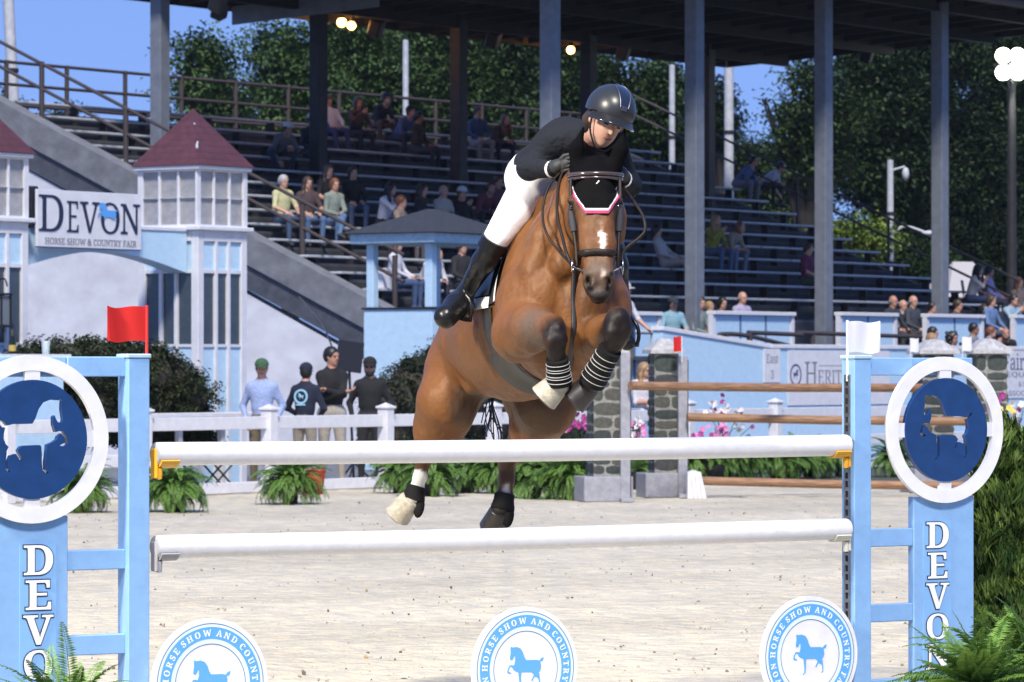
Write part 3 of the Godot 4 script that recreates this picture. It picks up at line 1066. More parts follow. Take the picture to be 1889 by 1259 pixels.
func near_jump():
	wing(-1.0, 0.0, "light blue wing standard under the red flag, at the left end of the white poles")
	wing(1.0, 3.66, "light blue wing standard under the white flag, at the right end of the white poles")
	var xf := Transform3D(Basis(Vector3.UP, JUMP), A0)
	flag("flag", "red flag on top of the left light blue wing standard", xf * Vector3(-0.014, 1.72, 0.03), JUMP, 0.185, 0.145, -1.0, M.flag_red, mat(lin(0.55, 0.03, 0.03), 0.5), 0.205)
	flag("flag", "white flag on top of the right light blue wing standard", xf * Vector3(3.668, 1.72, 0.0), JUMP, 0.175, 0.145, 1.0, M.flag_white, M.white, 0.165)
	for k in 2:
		var y: float = [1.301, 0.910][k]
		var t := thing("jump_pole", ["white top pole of the near jump, under the horse's belly", "white lower pole of the near jump, below the horse's hind hooves"][k], "pole", xf * Vector3(1.83, y, 0.035), JUMP, "white poles of the near jump")
		var g := Geo.new()
		var pts := []
		var rs := []
		for i in 13:
			pts.append(Vector3(lerpf(-1.80, 1.80, i / 12.0), -0.006 * sin(PI * i / 12.0), 0))
			rs.append(0.0495)
		pts.push_front(Vector3(-1.808, 0, 0)); rs.push_front(0.046)
		pts.append(Vector3(1.808, 0, 0)); rs.append(0.046)
		g.tube(pts, rs, 24, false)
		part(t, "shaft", g.mesh(), M.rail_white)
		for e in [-1.0, 1.0]:
			var d := Geo.new()
			d.lathe([Vector2(0.0, 0.004), Vector2(0.02, 0.004), Vector2(0.043, 0.003), Vector2(0.0462, -0.004)], 20, Transform3D(Basis(Vector3.BACK, -e * PI / 2), Vector3(e * 1.808, 0, 0)))
			part(t, "end_grain", d.mesh(), M.grey_paint)
	jump_cup("yellow jump cup holding the right end of the top white pole", Vector3(3.64, 1.301, 0.035), 1.0, M.yellow)
	jump_cup("yellow jump cup holding the left end of the top white pole", Vector3(0.02, 1.301, 0.035), -1.0, M.yellow)
	jump_cup("off white jump cup holding the right end of the lower white pole", Vector3(3.64, 0.910, 0.035), 1.0, mat(lin(0.62, 0.60, 0.52), 0.5))
	jump_cup("grey jump cup holding the left end of the lower white pole", Vector3(0.02, 0.910, 0.035), -1.0, M.grey_paint)
	# round boards with the show's seal at the foot of the jump
	var xs := [0.262, 1.835, 3.392]
	var names := ["round white show seal board beside the left wing standard", "round white show seal board at the middle of the jump", "round white show seal board beside the right wing standard"]
	for k in 3:
		var t := thing("seal_board", names[k], "sign board", xf * Vector3(xs[k], 0.33, 0.07), JUMP, "round seal boards under the near jump")
		var R := 0.274
		var g := Geo.new()
		g.prism(circle2(Vector2.ZERO, R, 80), -0.009, 0.009)
		part(t, "board", g.mesh(), M.white)
		for q in [["outer_line", 0.927, 0.913, M.seal_line, 0.0006], ["pale_band", 0.912, 0.870, M.seal_pale, 0.0005], ["lettering_band", 0.869, 0.687, M.seal_blue, 0.0010], ["pale_band", 0.686, 0.615, M.seal_pale, 0.0005], ["inner_line", 0.614, 0.602, M.seal_line, 0.0006]]:
			g = Geo.new()
			for w in with_holes(circle2(Vector2.ZERO, R * q[1], 80), [circle2(Vector2.ZERO, R * q[2], 80)]): g.prism(w, 0.0085, 0.009 + q[4] * 2.0, Transform3D.IDENTITY, false)
			part(t, q[0], g.mesh(), q[3])
		g = Geo.new()
		var hp := PackedVector2Array()
		for p in horse_outline(1.0): hp.append(p * R)
		g.prism(hp, 0.009, 0.0105)
		part(t, "horse_emblem", g.mesh(), M.seal_blue)
		g = Geo.new()
		var text := "DEVON HORSE SHOW AND COUNTRY FAIR"
		var f := serif(true)
		var widths := []
		var total := 0.0
		for ch in text:
			var w := f.get_string_size(ch, HORIZONTAL_ALIGNMENT_LEFT, -1, 64).x
			widths.append(w)
			total += w
		var span := deg_to_rad(292.0)
		var a0 := PI / 2 + span / 2
		var run := 0.0
		for i in text.length():
			var a: float = a0 - span * (run + widths[i] / 2) / total
			run += widths[i]
			if text[i] == " ": continue
			var up := Vector3(cos(a), sin(a), 0)
			var right := Vector3(sin(a), -cos(a), 0)
			lettering(g, text[i], f, R * 0.098, Transform3D(Basis(right, up, Vector3.BACK), up * R * 0.778 + Vector3(0, 0, 0.0112)), 0.0, 0.001)
		part(t, "lettering", g.mesh(), M.letter_white)
		for e in [-1.0, 1.0]:
			part(t, "foot", box_mesh(Vector3(0.035, 0.15, 0.03), 0.003), M.white, at(e * 0.12, -0.255, -0.026))
			part(t, "foot", box_mesh(Vector3(0.035, 0.03, 0.28), 0.003), M.white, at(e * 0.12, -0.315, -0.06))

# ---------- the oxer further back: stone pillars and brown rails ----------
var stone_shapes := []
func stone_mesh(r: RandomNumberGenerator) -> ArrayMesh:
	# unit stone, rounded unevenly
	var g := Geo.new()
	var nx := 4
	var ny := 4
	var base := 0
	for i in nx + 1:
		for j in ny + 1:
			var a := -0.5 + float(i) / nx
			var b := -0.5 + float(j) / ny
			var edge := maxf(absf(a), absf(b)) * 2.0
			var z := 0.0 if edge > 0.99 else (0.75 + r.randf_range(-0.12, 0.25))
			var p := Vector3(a, b, z)
			if edge > 0.99:
				p.x *= 1.0 - 0.16 * absf(b) * 2.0 * absf(b) * 2.0 + r.randf_range(-0.05, 0.03)
				p.y *= 1.0 - 0.26 * absf(a) * 2.0 * absf(a) * 2.0 + r.randf_range(-0.10, 0.03)
			g.vert(p, Vector3(a * 1.1 * edge, b * 1.1 * edge, 1.0).normalized())
	for i in nx:
		for j in ny:
			var q := base + i * (ny + 1) + j
			g.face(q, q + 1, q + ny + 2)
			g.face(q, q + ny + 2, q + ny + 1)
	return g.mesh()

func pillar(label: String, px: float, z: float, w: float, turn: float, seed_: int):
	var pos := P(px, 676, z)
	pos.y = 0.0
	var t := thing("stone_pillar", label, "pillar", pos, turn, "stone pillars of the brown oxer")
	var r := RandomNumberGenerator.new()
	r.seed = seed_
	part(t, "base_block", box_mesh(Vector3(w + 0.22, 0.31, w + 0.16), 0.01), M.grey_paint, at(-0.02, 0.155, 0))
	part(t, "core", box_mesh(Vector3(w - 0.03, 1.52, w - 0.03), 0.0), M.mortar, at(0, 1.07, 0))
	for side in 3:
		var turn_: float = [0.0, -PI / 2, PI / 2][side]
		var b := Basis(Vector3.UP, turn_)
		var y := 0.33
		while y < 1.80:
			var h := r.randf_range(0.075, 0.215)
			if y + h > 1.74: h = 1.83 - y
			var cut := r.randf_range(0.26, 0.74)
			if r.randf() < 0.28: cut = 1.0
			var x := 0.0
			for k in 2:
				var ww: float = cut if k == 0 else 1.0 - cut
				if ww < 0.05: continue
				var sx: float = ww * w - 0.014
				var ctr := Vector3((x + ww * 0.5 - 0.5) * w, y + h * 0.5, w * 0.5 - 0.014)
				x += ww
				part(t, "stone", stone_shapes[r.randi_range(0, stone_shapes.size() - 1)], M.stones[r.randi_range(0, M.stones.size() - 1)], Transform3D(b, Vector3.ZERO) * Transform3D(Basis.from_scale(Vector3(sx, h - 0.012, 0.026)), ctr))
			y += h
	var cap := Geo.new()
	var q := w * 0.5 + 0.055
	var pr := [Vector2(0.0, 0.20), Vector2(0.30, 0.185), Vector2(0.72, 0.10), Vector2(0.98, 0.045), Vector2(1.0, 0.0)]
	for i in 4:
		for k in 4:
			var ring := [Vector2(-1, -1), Vector2(1, -1), Vector2(1, 1), Vector2(-1, 1)]
			var c0: Vector2 = ring[k]
			var c1: Vector2 = ring[(k + 1) % 4]
			var a: float = pr[i].x * q
			var d: float = pr[i + 1].x * q
			cap.quad(Vector3(c0.x * a, pr[i].y, c0.y * a), Vector3(c1.x * a, pr[i].y, c1.y * a), Vector3(c1.x * d, pr[i + 1].y, c1.y * d), Vector3(c0.x * d, pr[i + 1].y, c0.y * d), Vector3(c0.x + c1.x, 1.5, c0.y + c1.y))
	cap.quad(Vector3(-q, 0, -q), Vector3(q, 0, -q), Vector3(q, 0, q), Vector3(-q, 0, q), Vector3.DOWN)
	part(t, "cap_stone", cap.mesh(), M.cap_stone, at(0, 1.832, 0))

func oxer_post(label: String, px: float, z: float, top: float):
	var pos := P(px, 676, z)
	pos.y = 0.0
	var t := thing("oxer_post", label, "post", pos, 0.12, "grey upright posts of the brown oxer")
	part(t, "upright", box_mesh(Vector3(0.12, top, 0.11), 0.006), M.grey_paint, at(0, top / 2, 0))
	part(t, "cup_track", box_mesh(Vector3(0.012, top - 0.1, 0.04), 0.0), M.dark_metal, at(0.066, top / 2, 0.02))
	part(t, "foot", box_mesh(Vector3(0.16, 0.05, 0.5), 0.006), M.grey_paint, at(0, 0.025, 0))

func brown_rail(label: String, a: Vector3, b: Vector3):
	var mid := (a + b) / 2
	var t := thing("brown_pole", label, "pole", mid, 0.0, "brown poles of the oxer")
	var d := (b - a).normalized()
	var z := d.cross(Vector3.UP).normalized()
	var bs := Basis(d, Vector3.UP, z).orthonormalized()
	var L := (b - a).length()
	part(t, "shaft", tube_mesh([Vector3(-L / 2, 0, 0), Vector3(0, -0.012, 0), Vector3(L / 2, 0, 0)], 0.056, 14), M.wood, Transform3D(bs, Vector3.ZERO))

func oxer():
	var r := RandomNumberGenerator.new()
	r.seed = 51
	for k in 8: stone_shapes.append(stone_mesh(r))
	pillar("stone pillar on a grey block nearest the horse's left foreleg", 1116, 50.3, 0.40, 0.22, 1)
	pillar("stone pillar with a red tag on its cap, right of the white-shirted blonde woman", 1224, 51.9, 0.34, 0.22, 2)
	pillar("stone pillar just behind the top of the right white wheel", 1722, 54.0, 0.46, 0.22, 3)
	pillar("stone pillar right of the right white wheel, by the flowers", 1821, 52.6, 0.44, 0.22, 4)
	oxer_post("grey post standing before the stone pillar nearest the horse", 1153, 50.1, 1.84)
	oxer_post("grey post on the stone pillar under the small red tag", 1259, 51.7, 1.80)
	brown_rail("top brown pole of the oxer, crossing both stone pillars on the left", P(1163, 712, 49.95), P(1700, 716, 52.9))
	brown_rail("middle brown pole of the oxer, above the pink flowers", P(1268, 770, 51.55), P(1790, 778, 52.2))
	brown_rail("lowest brown pole of the oxer, just above the sand", P(1272, 887, 51.55), P(1790, 897, 52.2))
	for q in [["small red tag on the cap of the stone pillar", 1258, 651, 51.5, M.flag_red, 0.10, 0.19, -1.0], ["small white tag left of the stone pillar behind the right wheel", 1680, 652, 53.5, M.flag_white, 0.10, 0.18, 1.0], ["small white tag between the two stone pillars on the right", 1776, 650, 52.4, M.flag_white, 0.11, 0.18, 1.0]]:
		flag("marker_tag", q[0], P(q[1], q[2], q[3]), 0.0, q[5], q[6], q[7], q[4], M.white, q[6] + 0.02)
	# a white rail holder standing at the lower pole
	var t := thing("ground_stand", "little white ribbed stand on the sand under the lowest brown pole", "stand", Vector3(P(1283, 676, 51.4).x, 0, -51.4), 0.1)
	var g := Geo.new()
	g.prism(PackedVector2Array([Vector2(-0.11, 0), Vector2(0.13, 0), Vector2(0.06, 0.33), Vector2(-0.04, 0.36), Vector2(-0.11, 0.33)]), -0.08, 0.08)
	part(t, "body", g.mesh(), M.white)
	for k in 3:
		part(t, "rib", box_mesh(Vector3(0.016, 0.26, 0.02), 0.004), M.white, Transform3D(Basis(Vector3.BACK, 0.12), Vector3(-0.05 + k * 0.055, 0.15, 0.088)))
# ---------- the site: fence, gate, grandstand, booth, walls ----------
var U0 := 0.0
var V0 := 0.0
func site(called: String, label: String, category: String, u: float, v: float, group := "", y := 0.0) -> Node3D:
	U0 = u
	V0 = v
	return thing(called, label, category, S(u, y, v), ALPHA, group)
func L(u: float, y: float, v: float) -> Vector3:
	return Vector3(u - U0, y, -(v - V0))
# box spanning u0..u1, y0..y1, v0..v1 in the current thing
func sbox(t: Node, called: String, m: Material, u0: float, u1: float, y0: float, y1: float, v0: float, v1: float, bev := 0.006) -> MeshInstance3D:
	return part(t, called, box_mesh(Vector3(absf(u1 - u0), absf(y1 - y0), absf(v1 - v0)), bev), m, Transform3D(Basis.IDENTITY, L((u0 + u1) / 2, (y0 + y1) / 2, (v0 + v1) / 2)))
func pipe(t: Node, called: String, m: Material, a: Vector3, b: Vector3, r: float) -> MeshInstance3D:
	return part(t, called, tube_mesh([a, b], r, 8), m)

func fence():
	var v := 33.3
	var t0 := 1.2608
	var step := 0.0769
	var where := ["beside the left wing standard", "behind the left end of the top pole", "left of the man in the green cap", "at the man in the green cap", "in front of the two men in black", "behind the horse's hind legs", "behind the horse's forelegs", "behind the stone pillars", "behind the pink flowers", "behind the right wing standard", "right of the right wing standard"]
	var n := 0
	for k in range(-4, 8):
		var ua := v * (t0 + step * k)
		var ub := v * (t0 + step * (k + 1))
		if k > 3 and k < 5: pass
		var t := site("fence_section", ["white three-rail fence section ", "white three-rail fence section "][0] + ["far left behind the white wheel", "behind the wheel of the left standard", "beside the left wing standard", "left of the man in the green cap", "in front of the two men in black shirts", "behind the horse's right hind leg", "behind the horse's forelegs", "behind the grey oxer posts", "behind the pink and white flowers", "left of the right wing standard", "behind the right white wheel", "far right behind the flowering pot"][n], "fence", ua, v, "white ring fence sections")
		n += 1
		var post := sbox(t, "post", M.white, ua - 0.085, ua + 0.085, 0.0, 1.09, v - 0.085, v + 0.085, 0.01)
		var cap := Geo.new()
		cap.box(Vector3(0.21, 0.035, 0.21), at(0, 0.018, 0), 0.008)
		cap.lathe([Vector2(0.0, 0.085), Vector2(0.12, 0.036)], 4, Transform3D(Basis(Vector3.UP, PI / 4), Vector3.ZERO))
		part(t, "post_cap", cap.mesh(), M.white, Transform3D(Basis.IDENTITY, L(ua, 1.09, v)))
		for q in [[0.845, 1.012], [0.40, 0.56], [0.02, 0.16]]:
			sbox(t, "rail", M.white, ua + 0.086, ub - 0.086, q[0], q[1], v - 0.025, v + 0.02, 0.006)

func counter():
	# low counter with a ledge behind the fence
	var t := site("ledge_table", "long pale ledge on legs behind the fence, below the dark hedge", "ledge", 35.0, 34.9)
	var ua := SU(255, 34.9)
	var ub := SU(497, 34.9)
	for k in 4:
		sbox(t, "leg", M.tower_white, lerpf(ua, ub - 0.08, k / 3.0), lerpf(ua, ub - 0.08, k / 3.0) + 0.08, 0.0, 0.90, 34.95, 35.03)
	sbox(t, "apron", M.tower_white, ua, ub, 0.90, 0.98, 34.93, 35.05)
	sbox(t, "ledge", M.white, ua - 0.05, ub + 0.08, 0.982, 1.04, 34.78, 35.2)
	sbox(t, "wooden_block", mat(lin(0.45, 0.36, 0.26), 0.8), SU(330, 34.85), SU(364, 34.85), 0.93, 0.975, 34.86, 34.898)
	# a counter with a blue skirt far left
	var v := 33.9
	t = site("blue_counter", "light blue counter with a white top holding a bottle, far left", "counter", SU(60, v), v)
	var top := SY(60, 654, v)
	sbox(t, "skirt", M.blue_far, SU(-60, v), SU(117, v), 0.0, top - 0.05, v, v + 0.5)
	sbox(t, "top", M.white, SU(-70, v), SU(125, v), top - 0.05, top, v - 0.06, v + 0.6)
	var b := site("bottle", "dark green champagne bottle standing on the white counter top", "bottle", SU(22, v + 0.2), v + 0.2, "", top)
	var g := Geo.new()
	g.lathe([Vector2(0.0, 0.0), Vector2(0.043, 0.0), Vector2(0.045, 0.01), Vector2(0.045, 0.15), Vector2(0.036, 0.19), Vector2(0.018, 0.235), Vector2(0.015, 0.30), Vector2(0.0, 0.302)], 16)
	part(b, "glass_body", g.mesh(), mat(lin(0.008, 0.014, 0.008), 0.12))
	g = Geo.new()
	g.lathe([Vector2(0.0462, 0.04), Vector2(0.0464, 0.05), Vector2(0.0464, 0.105), Vector2(0.0462, 0.115)], 16)
	part(b, "label", g.mesh(), mat(lin(0.42, 0.30, 0.06), 0.5))
	g = Geo.new()
	g.lathe([Vector2(0.021, 0.225), Vector2(0.018, 0.25), Vector2(0.0175, 0.305), Vector2(0.0, 0.308)], 12)
	part(b, "foil", g.mesh(), mat(lin(0.06, 0.045, 0.02), 0.35))
	b = site("glass_jar", "clear glass tumbler on the white counter top near the bottle", "glass", SU(84, v + 0.3), v + 0.3, "", top)
	g = Geo.new()
	g.lathe([Vector2(0.0, 0.0), Vector2(0.045, 0.0), Vector2(0.055, 0.17), Vector2(0.052, 0.17), Vector2(0.043, 0.008), Vector2(0.0, 0.008)], 16)
	var gm := mat(Color(0.9, 0.95, 0.95, 0.25), 0.08)
	gm.transparency = BaseMaterial3D.TRANSPARENCY_ALPHA
	part(b, "glass_wall", g.mesh(), gm)

# one square tower of the gate: front corner at (u, v), side w
func tower(label: String, u: float, v: float, w: float, lamp: bool):
	var t := site("gate_tower", label, "tower", u + w / 2, v + w / 2, "red-roofed gate towers")
	var e := 0.03
	# shaft: corner posts, mullions, blue panels and dark windows on the two ring faces
	var H := 3.58
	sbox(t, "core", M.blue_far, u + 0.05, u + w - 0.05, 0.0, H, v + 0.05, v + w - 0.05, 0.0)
	for c in [[0, 0], [1, 0], [0, 1], [1, 1]]:
		var cu: float = u + c[0] * (w - 0.13)
		var cv: float = v + c[1] * (w - 0.13)
		sbox(t, "corner_post", M.tower_white, cu, cu + 0.13, 0.0, H, cv, cv + 0.13, 0.008)
	var y1 := 1.98
	var y2 := 2.98
	for f in 2:
		# f 0: face toward the ring (-v), f 1: end face (-u)
		var n := 3
		var inner := w - 0.26
		for k in n:
			var a := 0.13 + inner * k / n
			var b := 0.13 + inner * (k + 1) / n
			if k > 0:
				if f == 0: sbox(t, "mullion", M.tower_white, u + a - 0.03, u + a + 0.03, 0.0, H, v - 0.004, v + 0.049, 0.005)
				else: sbox(t, "mullion", M.tower_white, u - 0.004, u + 0.049, 0.0, H, v + a - 0.03, v + a + 0.03, 0.005)
			var pa := a + 0.034
			var pb := b - 0.034
			if k == 0: pa = a + 0.003
			if k == n - 1: pb = b - 0.003
			for q in [[0.02, y1 - 0.04, M.blue_far, 0.030, "panel"], [y1, y2, M.glass_dark, 0.038, "window_pane"], [y2 + 0.05, 3.42, M.blue_far, 0.030, "panel"]]:
				if f == 0: sbox(t, q[4], q[2], u + pa, u + pb, q[0], q[1], v + q[3], v + 0.0498, 0.0)
				else: sbox(t, q[4], q[2], u + q[3], u + 0.0498, q[0], q[1], v + pa, v + pb, 0.0)
			for q in [[y1 - 0.04, y1], [y2, y2 + 0.05]]:
				if f == 0: sbox(t, "window_sill", M.tower_white, u + pa, u + pb, q[0], q[1], v + 0.008, v + 0.0498, 0.0)
				else: sbox(t, "window_sill", M.tower_white, u + 0.008, u + 0.0498, q[0], q[1], v + pa, v + pb, 0.0)
		if f == 0: sbox(t, "head_rail", M.tower_white, u + 0.13, u + w - 0.13, 3.43, H, v - 0.003, v + 0.0497, 0.0)
		else: sbox(t, "head_rail", M.tower_white, u - 0.003, u + 0.0497, 3.43, H, v + 0.13, v + w - 0.13, 0.0)
	sbox(t, "shaft_cornice", M.tower_white, u - 0.07, u + w + 0.07, H, H + 0.06, v - 0.07, v + w + 0.07, 0.01)
	# lantern with grey panes
	var h0 := H + 0.06
	var h1 := 4.44
	var z := -0.03
	sbox(t, "lantern_core", M.pane_grey, u - z + 0.02, u + w + z - 0.02, h0, h1, v - z + 0.02, v + w + z - 0.02, 0.0)
	for f in 2:
		var len_ := w - 2 * (-z)
		for k in 4:
			var a := 0.03 + (w - 0.06) * k / 3.0
			var hw := 0.045 if k == 0 or k == 3 else 0.018
			if f == 0: sbox(t, "glazing_bar", M.tower_white, u + a - hw, u + a + hw, h0, h1, v + 0.008, v + 0.047, 0.004)
			elif k > 0: sbox(t, "glazing_bar", M.tower_white, u + 0.008, u + 0.047, h0, h1, v + a - hw, v + a + hw, 0.004)
		var mid := (h0 + h1) / 2
		for y in [h0 + 0.012, mid, h1 - 0.015]:
			var hh := 0.016 if y == mid else 0.028
			for k in 3:
				var a := 0.03 + (w - 0.06) * k / 3.0 + (0.046 if k == 0 else 0.019)
				var b := 0.03 + (w - 0.06) * (k + 1) / 3.0 - (0.046 if k == 2 else 0.019)
				if f == 0: sbox(t, "glazing_bar", M.tower_white, u + a, u + b, y - hh + 0.016, y + hh - 0.014, v + 0.012, v + 0.0465, 0.0)
				else: sbox(t, "glazing_bar", M.tower_white, u + 0.012, u + 0.0465, y - hh + 0.016, y + hh - 0.014, v + a, v + b, 0.0)
	# the far two faces
	sbox(t, "lantern_side", M.tower_white, u + w - 0.028, u + w - 0.001, h0, h1, v + 0.05, v + w, 0.0)
	sbox(t, "lantern_side", M.tower_white, u + 0.05, u + w - 0.03, h0, h1, v + w - 0.028, v + w - 0.001, 0.0)
	sbox(t, "eave_board", M.tower_white, u - 0.05, u + w + 0.05, h1, h1 + 0.055, v - 0.05, v + w + 0.05, 0.006)
	var g := Geo.new()
	var q := 0.075
	var apex := L(u + w / 2, 5.34, v + w / 2)
	var cs := [L(u - q, h1 + 0.057, v - q), L(u + w + q, h1 + 0.057, v - q), L(u + w + q, h1 + 0.057, v + w + q), L(u - q, h1 + 0.057, v + w + q)]
	for k in 4:
		var a: Vector3 = cs[k]
		var b: Vector3 = cs[(k + 1) % 4]
		# shallow courses of shingle
		var rows := 9
		for i in rows:
			var f0 := float(i) / rows
			var f1 := float(i + 1) / rows
			var out := ((a + b) / 2 - L(u + w / 2, h1, v + w / 2)).normalized() * 0.0012
			out.y = 0.0012
			g.quad(a.lerp(apex, f0) + out, b.lerp(apex, f0) + out, b.lerp(apex, f1), a.lerp(apex, f1), (a + b) / 2 - L(u + w / 2, 3.0, v + w / 2))
	g.quad(cs[0], cs[1], cs[2], cs[3], Vector3.DOWN)
	var roof := part(t, "roof", g.mesh(), M.roof_red)
	# worn white patches along the hip
	var chip := Geo.new()
	for k in 3:
		var f: float = [0.34, 0.30, 0.72][k]
		var p: Vector3 = cs[0].lerp(apex, f)
		chip.ball(ell(p, Vector3([0.018, 0.014, 0.010][k], [0.06, 0.035, 0.012][k], 0.018), Basis(Vector3.RIGHT, 0.3)), 7, 5)
	if not lamp: part(roof, "worn_patch", chip.mesh(), M.tower_white)
	if lamp:
		var ln := site("wall_lantern", "black wall lantern on the far left gate tower", "lantern", u + w * 0.42, v - 0.10)
		ln.position.y = 2.2
		part(ln, "bracket", tube_mesh(smooth([Vector3(0, 0.52, 0.10), Vector3(0, 0.62, 0.05), Vector3(0, 0.60, -0.05), Vector3(0, 0.50, -0.06)], 5), 0.012, 6), M.black)
		part(ln, "roof_cap", box_mesh(Vector3(0.24, 0.03, 0.2), 0.008), M.black, at(0, 0.42, 0))
		part(ln, "base_plate", box_mesh(Vector3(0.24, 0.03, 0.2), 0.008), M.black, at(0, 0.0, 0))
		for a in [-1.0, 1.0]:
			for b in [-1.0, 1.0]:
				part(ln, "frame_bar", box_mesh(Vector3(0.02, 0.40, 0.02)), M.black, at(a * 0.09, 0.21, b * 0.075))
		part(ln, "pane", box_mesh(Vector3(0.16, 0.38, 0.13)), mat(lin(0.16, 0.18, 0.2), 0.15), at(0, 0.21, 0))
	return t

func gate():
	var v := 36.3
	var w := 1.10
	var u1 := SU(365, v)
	tower("red-roofed square gate tower with grey lantern panes, right of the show sign", u1, v, w, false)
	var u2 := SU(52, v) - w
	tower("red-roofed gate tower cut off by the left edge of the picture", u2, v, w, true)
	# arched beam between the towers with the sign on it
	var ua := u2 + w + 0.02
	var ub := u1 - 0.02
	var t := site("gate_arch", "light blue arched beam spanning between the two gate towers", "arch", (ua + ub) / 2, v + 0.35)
	var top := 3.56
	var poly := PackedVector2Array([Vector2(ua - U0, top), Vector2(ua - U0, 2.98)])
	for i in 15:
		var a := i / 14.0
		poly.append(Vector2(lerpf(ua - U0, ub - U0, a), 2.98 + 0.26 * sin(PI * a)))
	poly.append(Vector2(ub - U0, top))
	var g := Geo.new()
	g.prism(poly, -0.16, 0.16)
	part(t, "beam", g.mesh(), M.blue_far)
	sbox(t, "trim", M.tower_white, ua, ub, top, top + 0.05, v + 0.17, v + 0.53)
	# the sign
	var sv := v - 0.08
	var sa := SU(68, sv)
	var sb := SU(260, sv)
	var y0 := SY(164, 458, sv)
	var y1 := SY(164, 354, sv)
	var s := site("show_sign", "white show sign with tall black lettering and a blue horse, on the gate arch", "sign", (sa + sb) / 2, sv)
	var wd := sb - sa
	sbox(s, "board", M.tower_white, sa, sb, y0, y1, sv, sv + 0.04, 0.004)
	sbox(s, "bottom_edge", M.print_navy, sa, sb, y0 - 0.014, y0 - 0.002, sv - 0.003, sv + 0.043, 0.0)
	var hh := y1 - y0
	var f := serif(false)
	var x := -wd / 2
	# letters: centre x share, height share, centre y share, width share
	for q in [["D", 0.127, 0.64, 0.590, 0.23], ["E", 0.332, 0.55, 0.545, 0.110], ["V", 0.494, 0.55, 0.545, 0.185], ["O", 0.693, 0.55, 0.545, 0.180], ["N", 0.890, 0.54, 0.545, 0.190]]:
		g = Geo.new()
		lettering(g, q[0], f, hh * q[2], Transform3D(Basis.IDENTITY, Vector3(-wd / 2 + q[1] * wd, y0 + q[3] * hh, 0.006)), q[4] * wd, 0.006)
		part(s, "letter", g.mesh(), M.letter_navy)
	g = Geo.new()
	var hp := PackedVector2Array()
	for p in horse_outline(1.0):
		if p.y < -0.10: p.y = -0.10 + (p.y + 0.1) * 0.12
		hp.append(Vector2(-wd / 2 + (0.665 + p.x * 0.27) * wd, y0 + (0.60 + p.y * 0.60) * hh))
	g.prism(hp, 0.010, 0.014)
	part(s, "horse_emblem", g.mesh(), M.seal_blue)
	g = Geo.new()
	lettering(g, "Horse Show & Country Fair".to_upper(), f, hh * 0.105, Transform3D(Basis.IDENTITY, Vector3(0.02, y0 + 0.105 * hh, 0.005)), wd * 0.88, 0.004)
	part(s, "small_lettering", g.mesh(), M.print_grey)

func wall_prism(t: Node, called: String, m: Material, pts: Array, u0: float, u1: float):
	# polygon in (v, y), thickness along u
	var poly := PackedVector2Array()
	for p in pts: poly.append(Vector2(-(p[0] - V0), p[1]))
	var g := Geo.new()
	# local: z = -v ; build with x axis = z
	g.prism(poly, u0 - U0, u1 - U0, Transform3D(Basis(Vector3(0, 0, 1), Vector3(0, 1, 0), Vector3(1, 0, 0)), Vector3.ZERO))
	return part(t, called, g.mesh(), m)

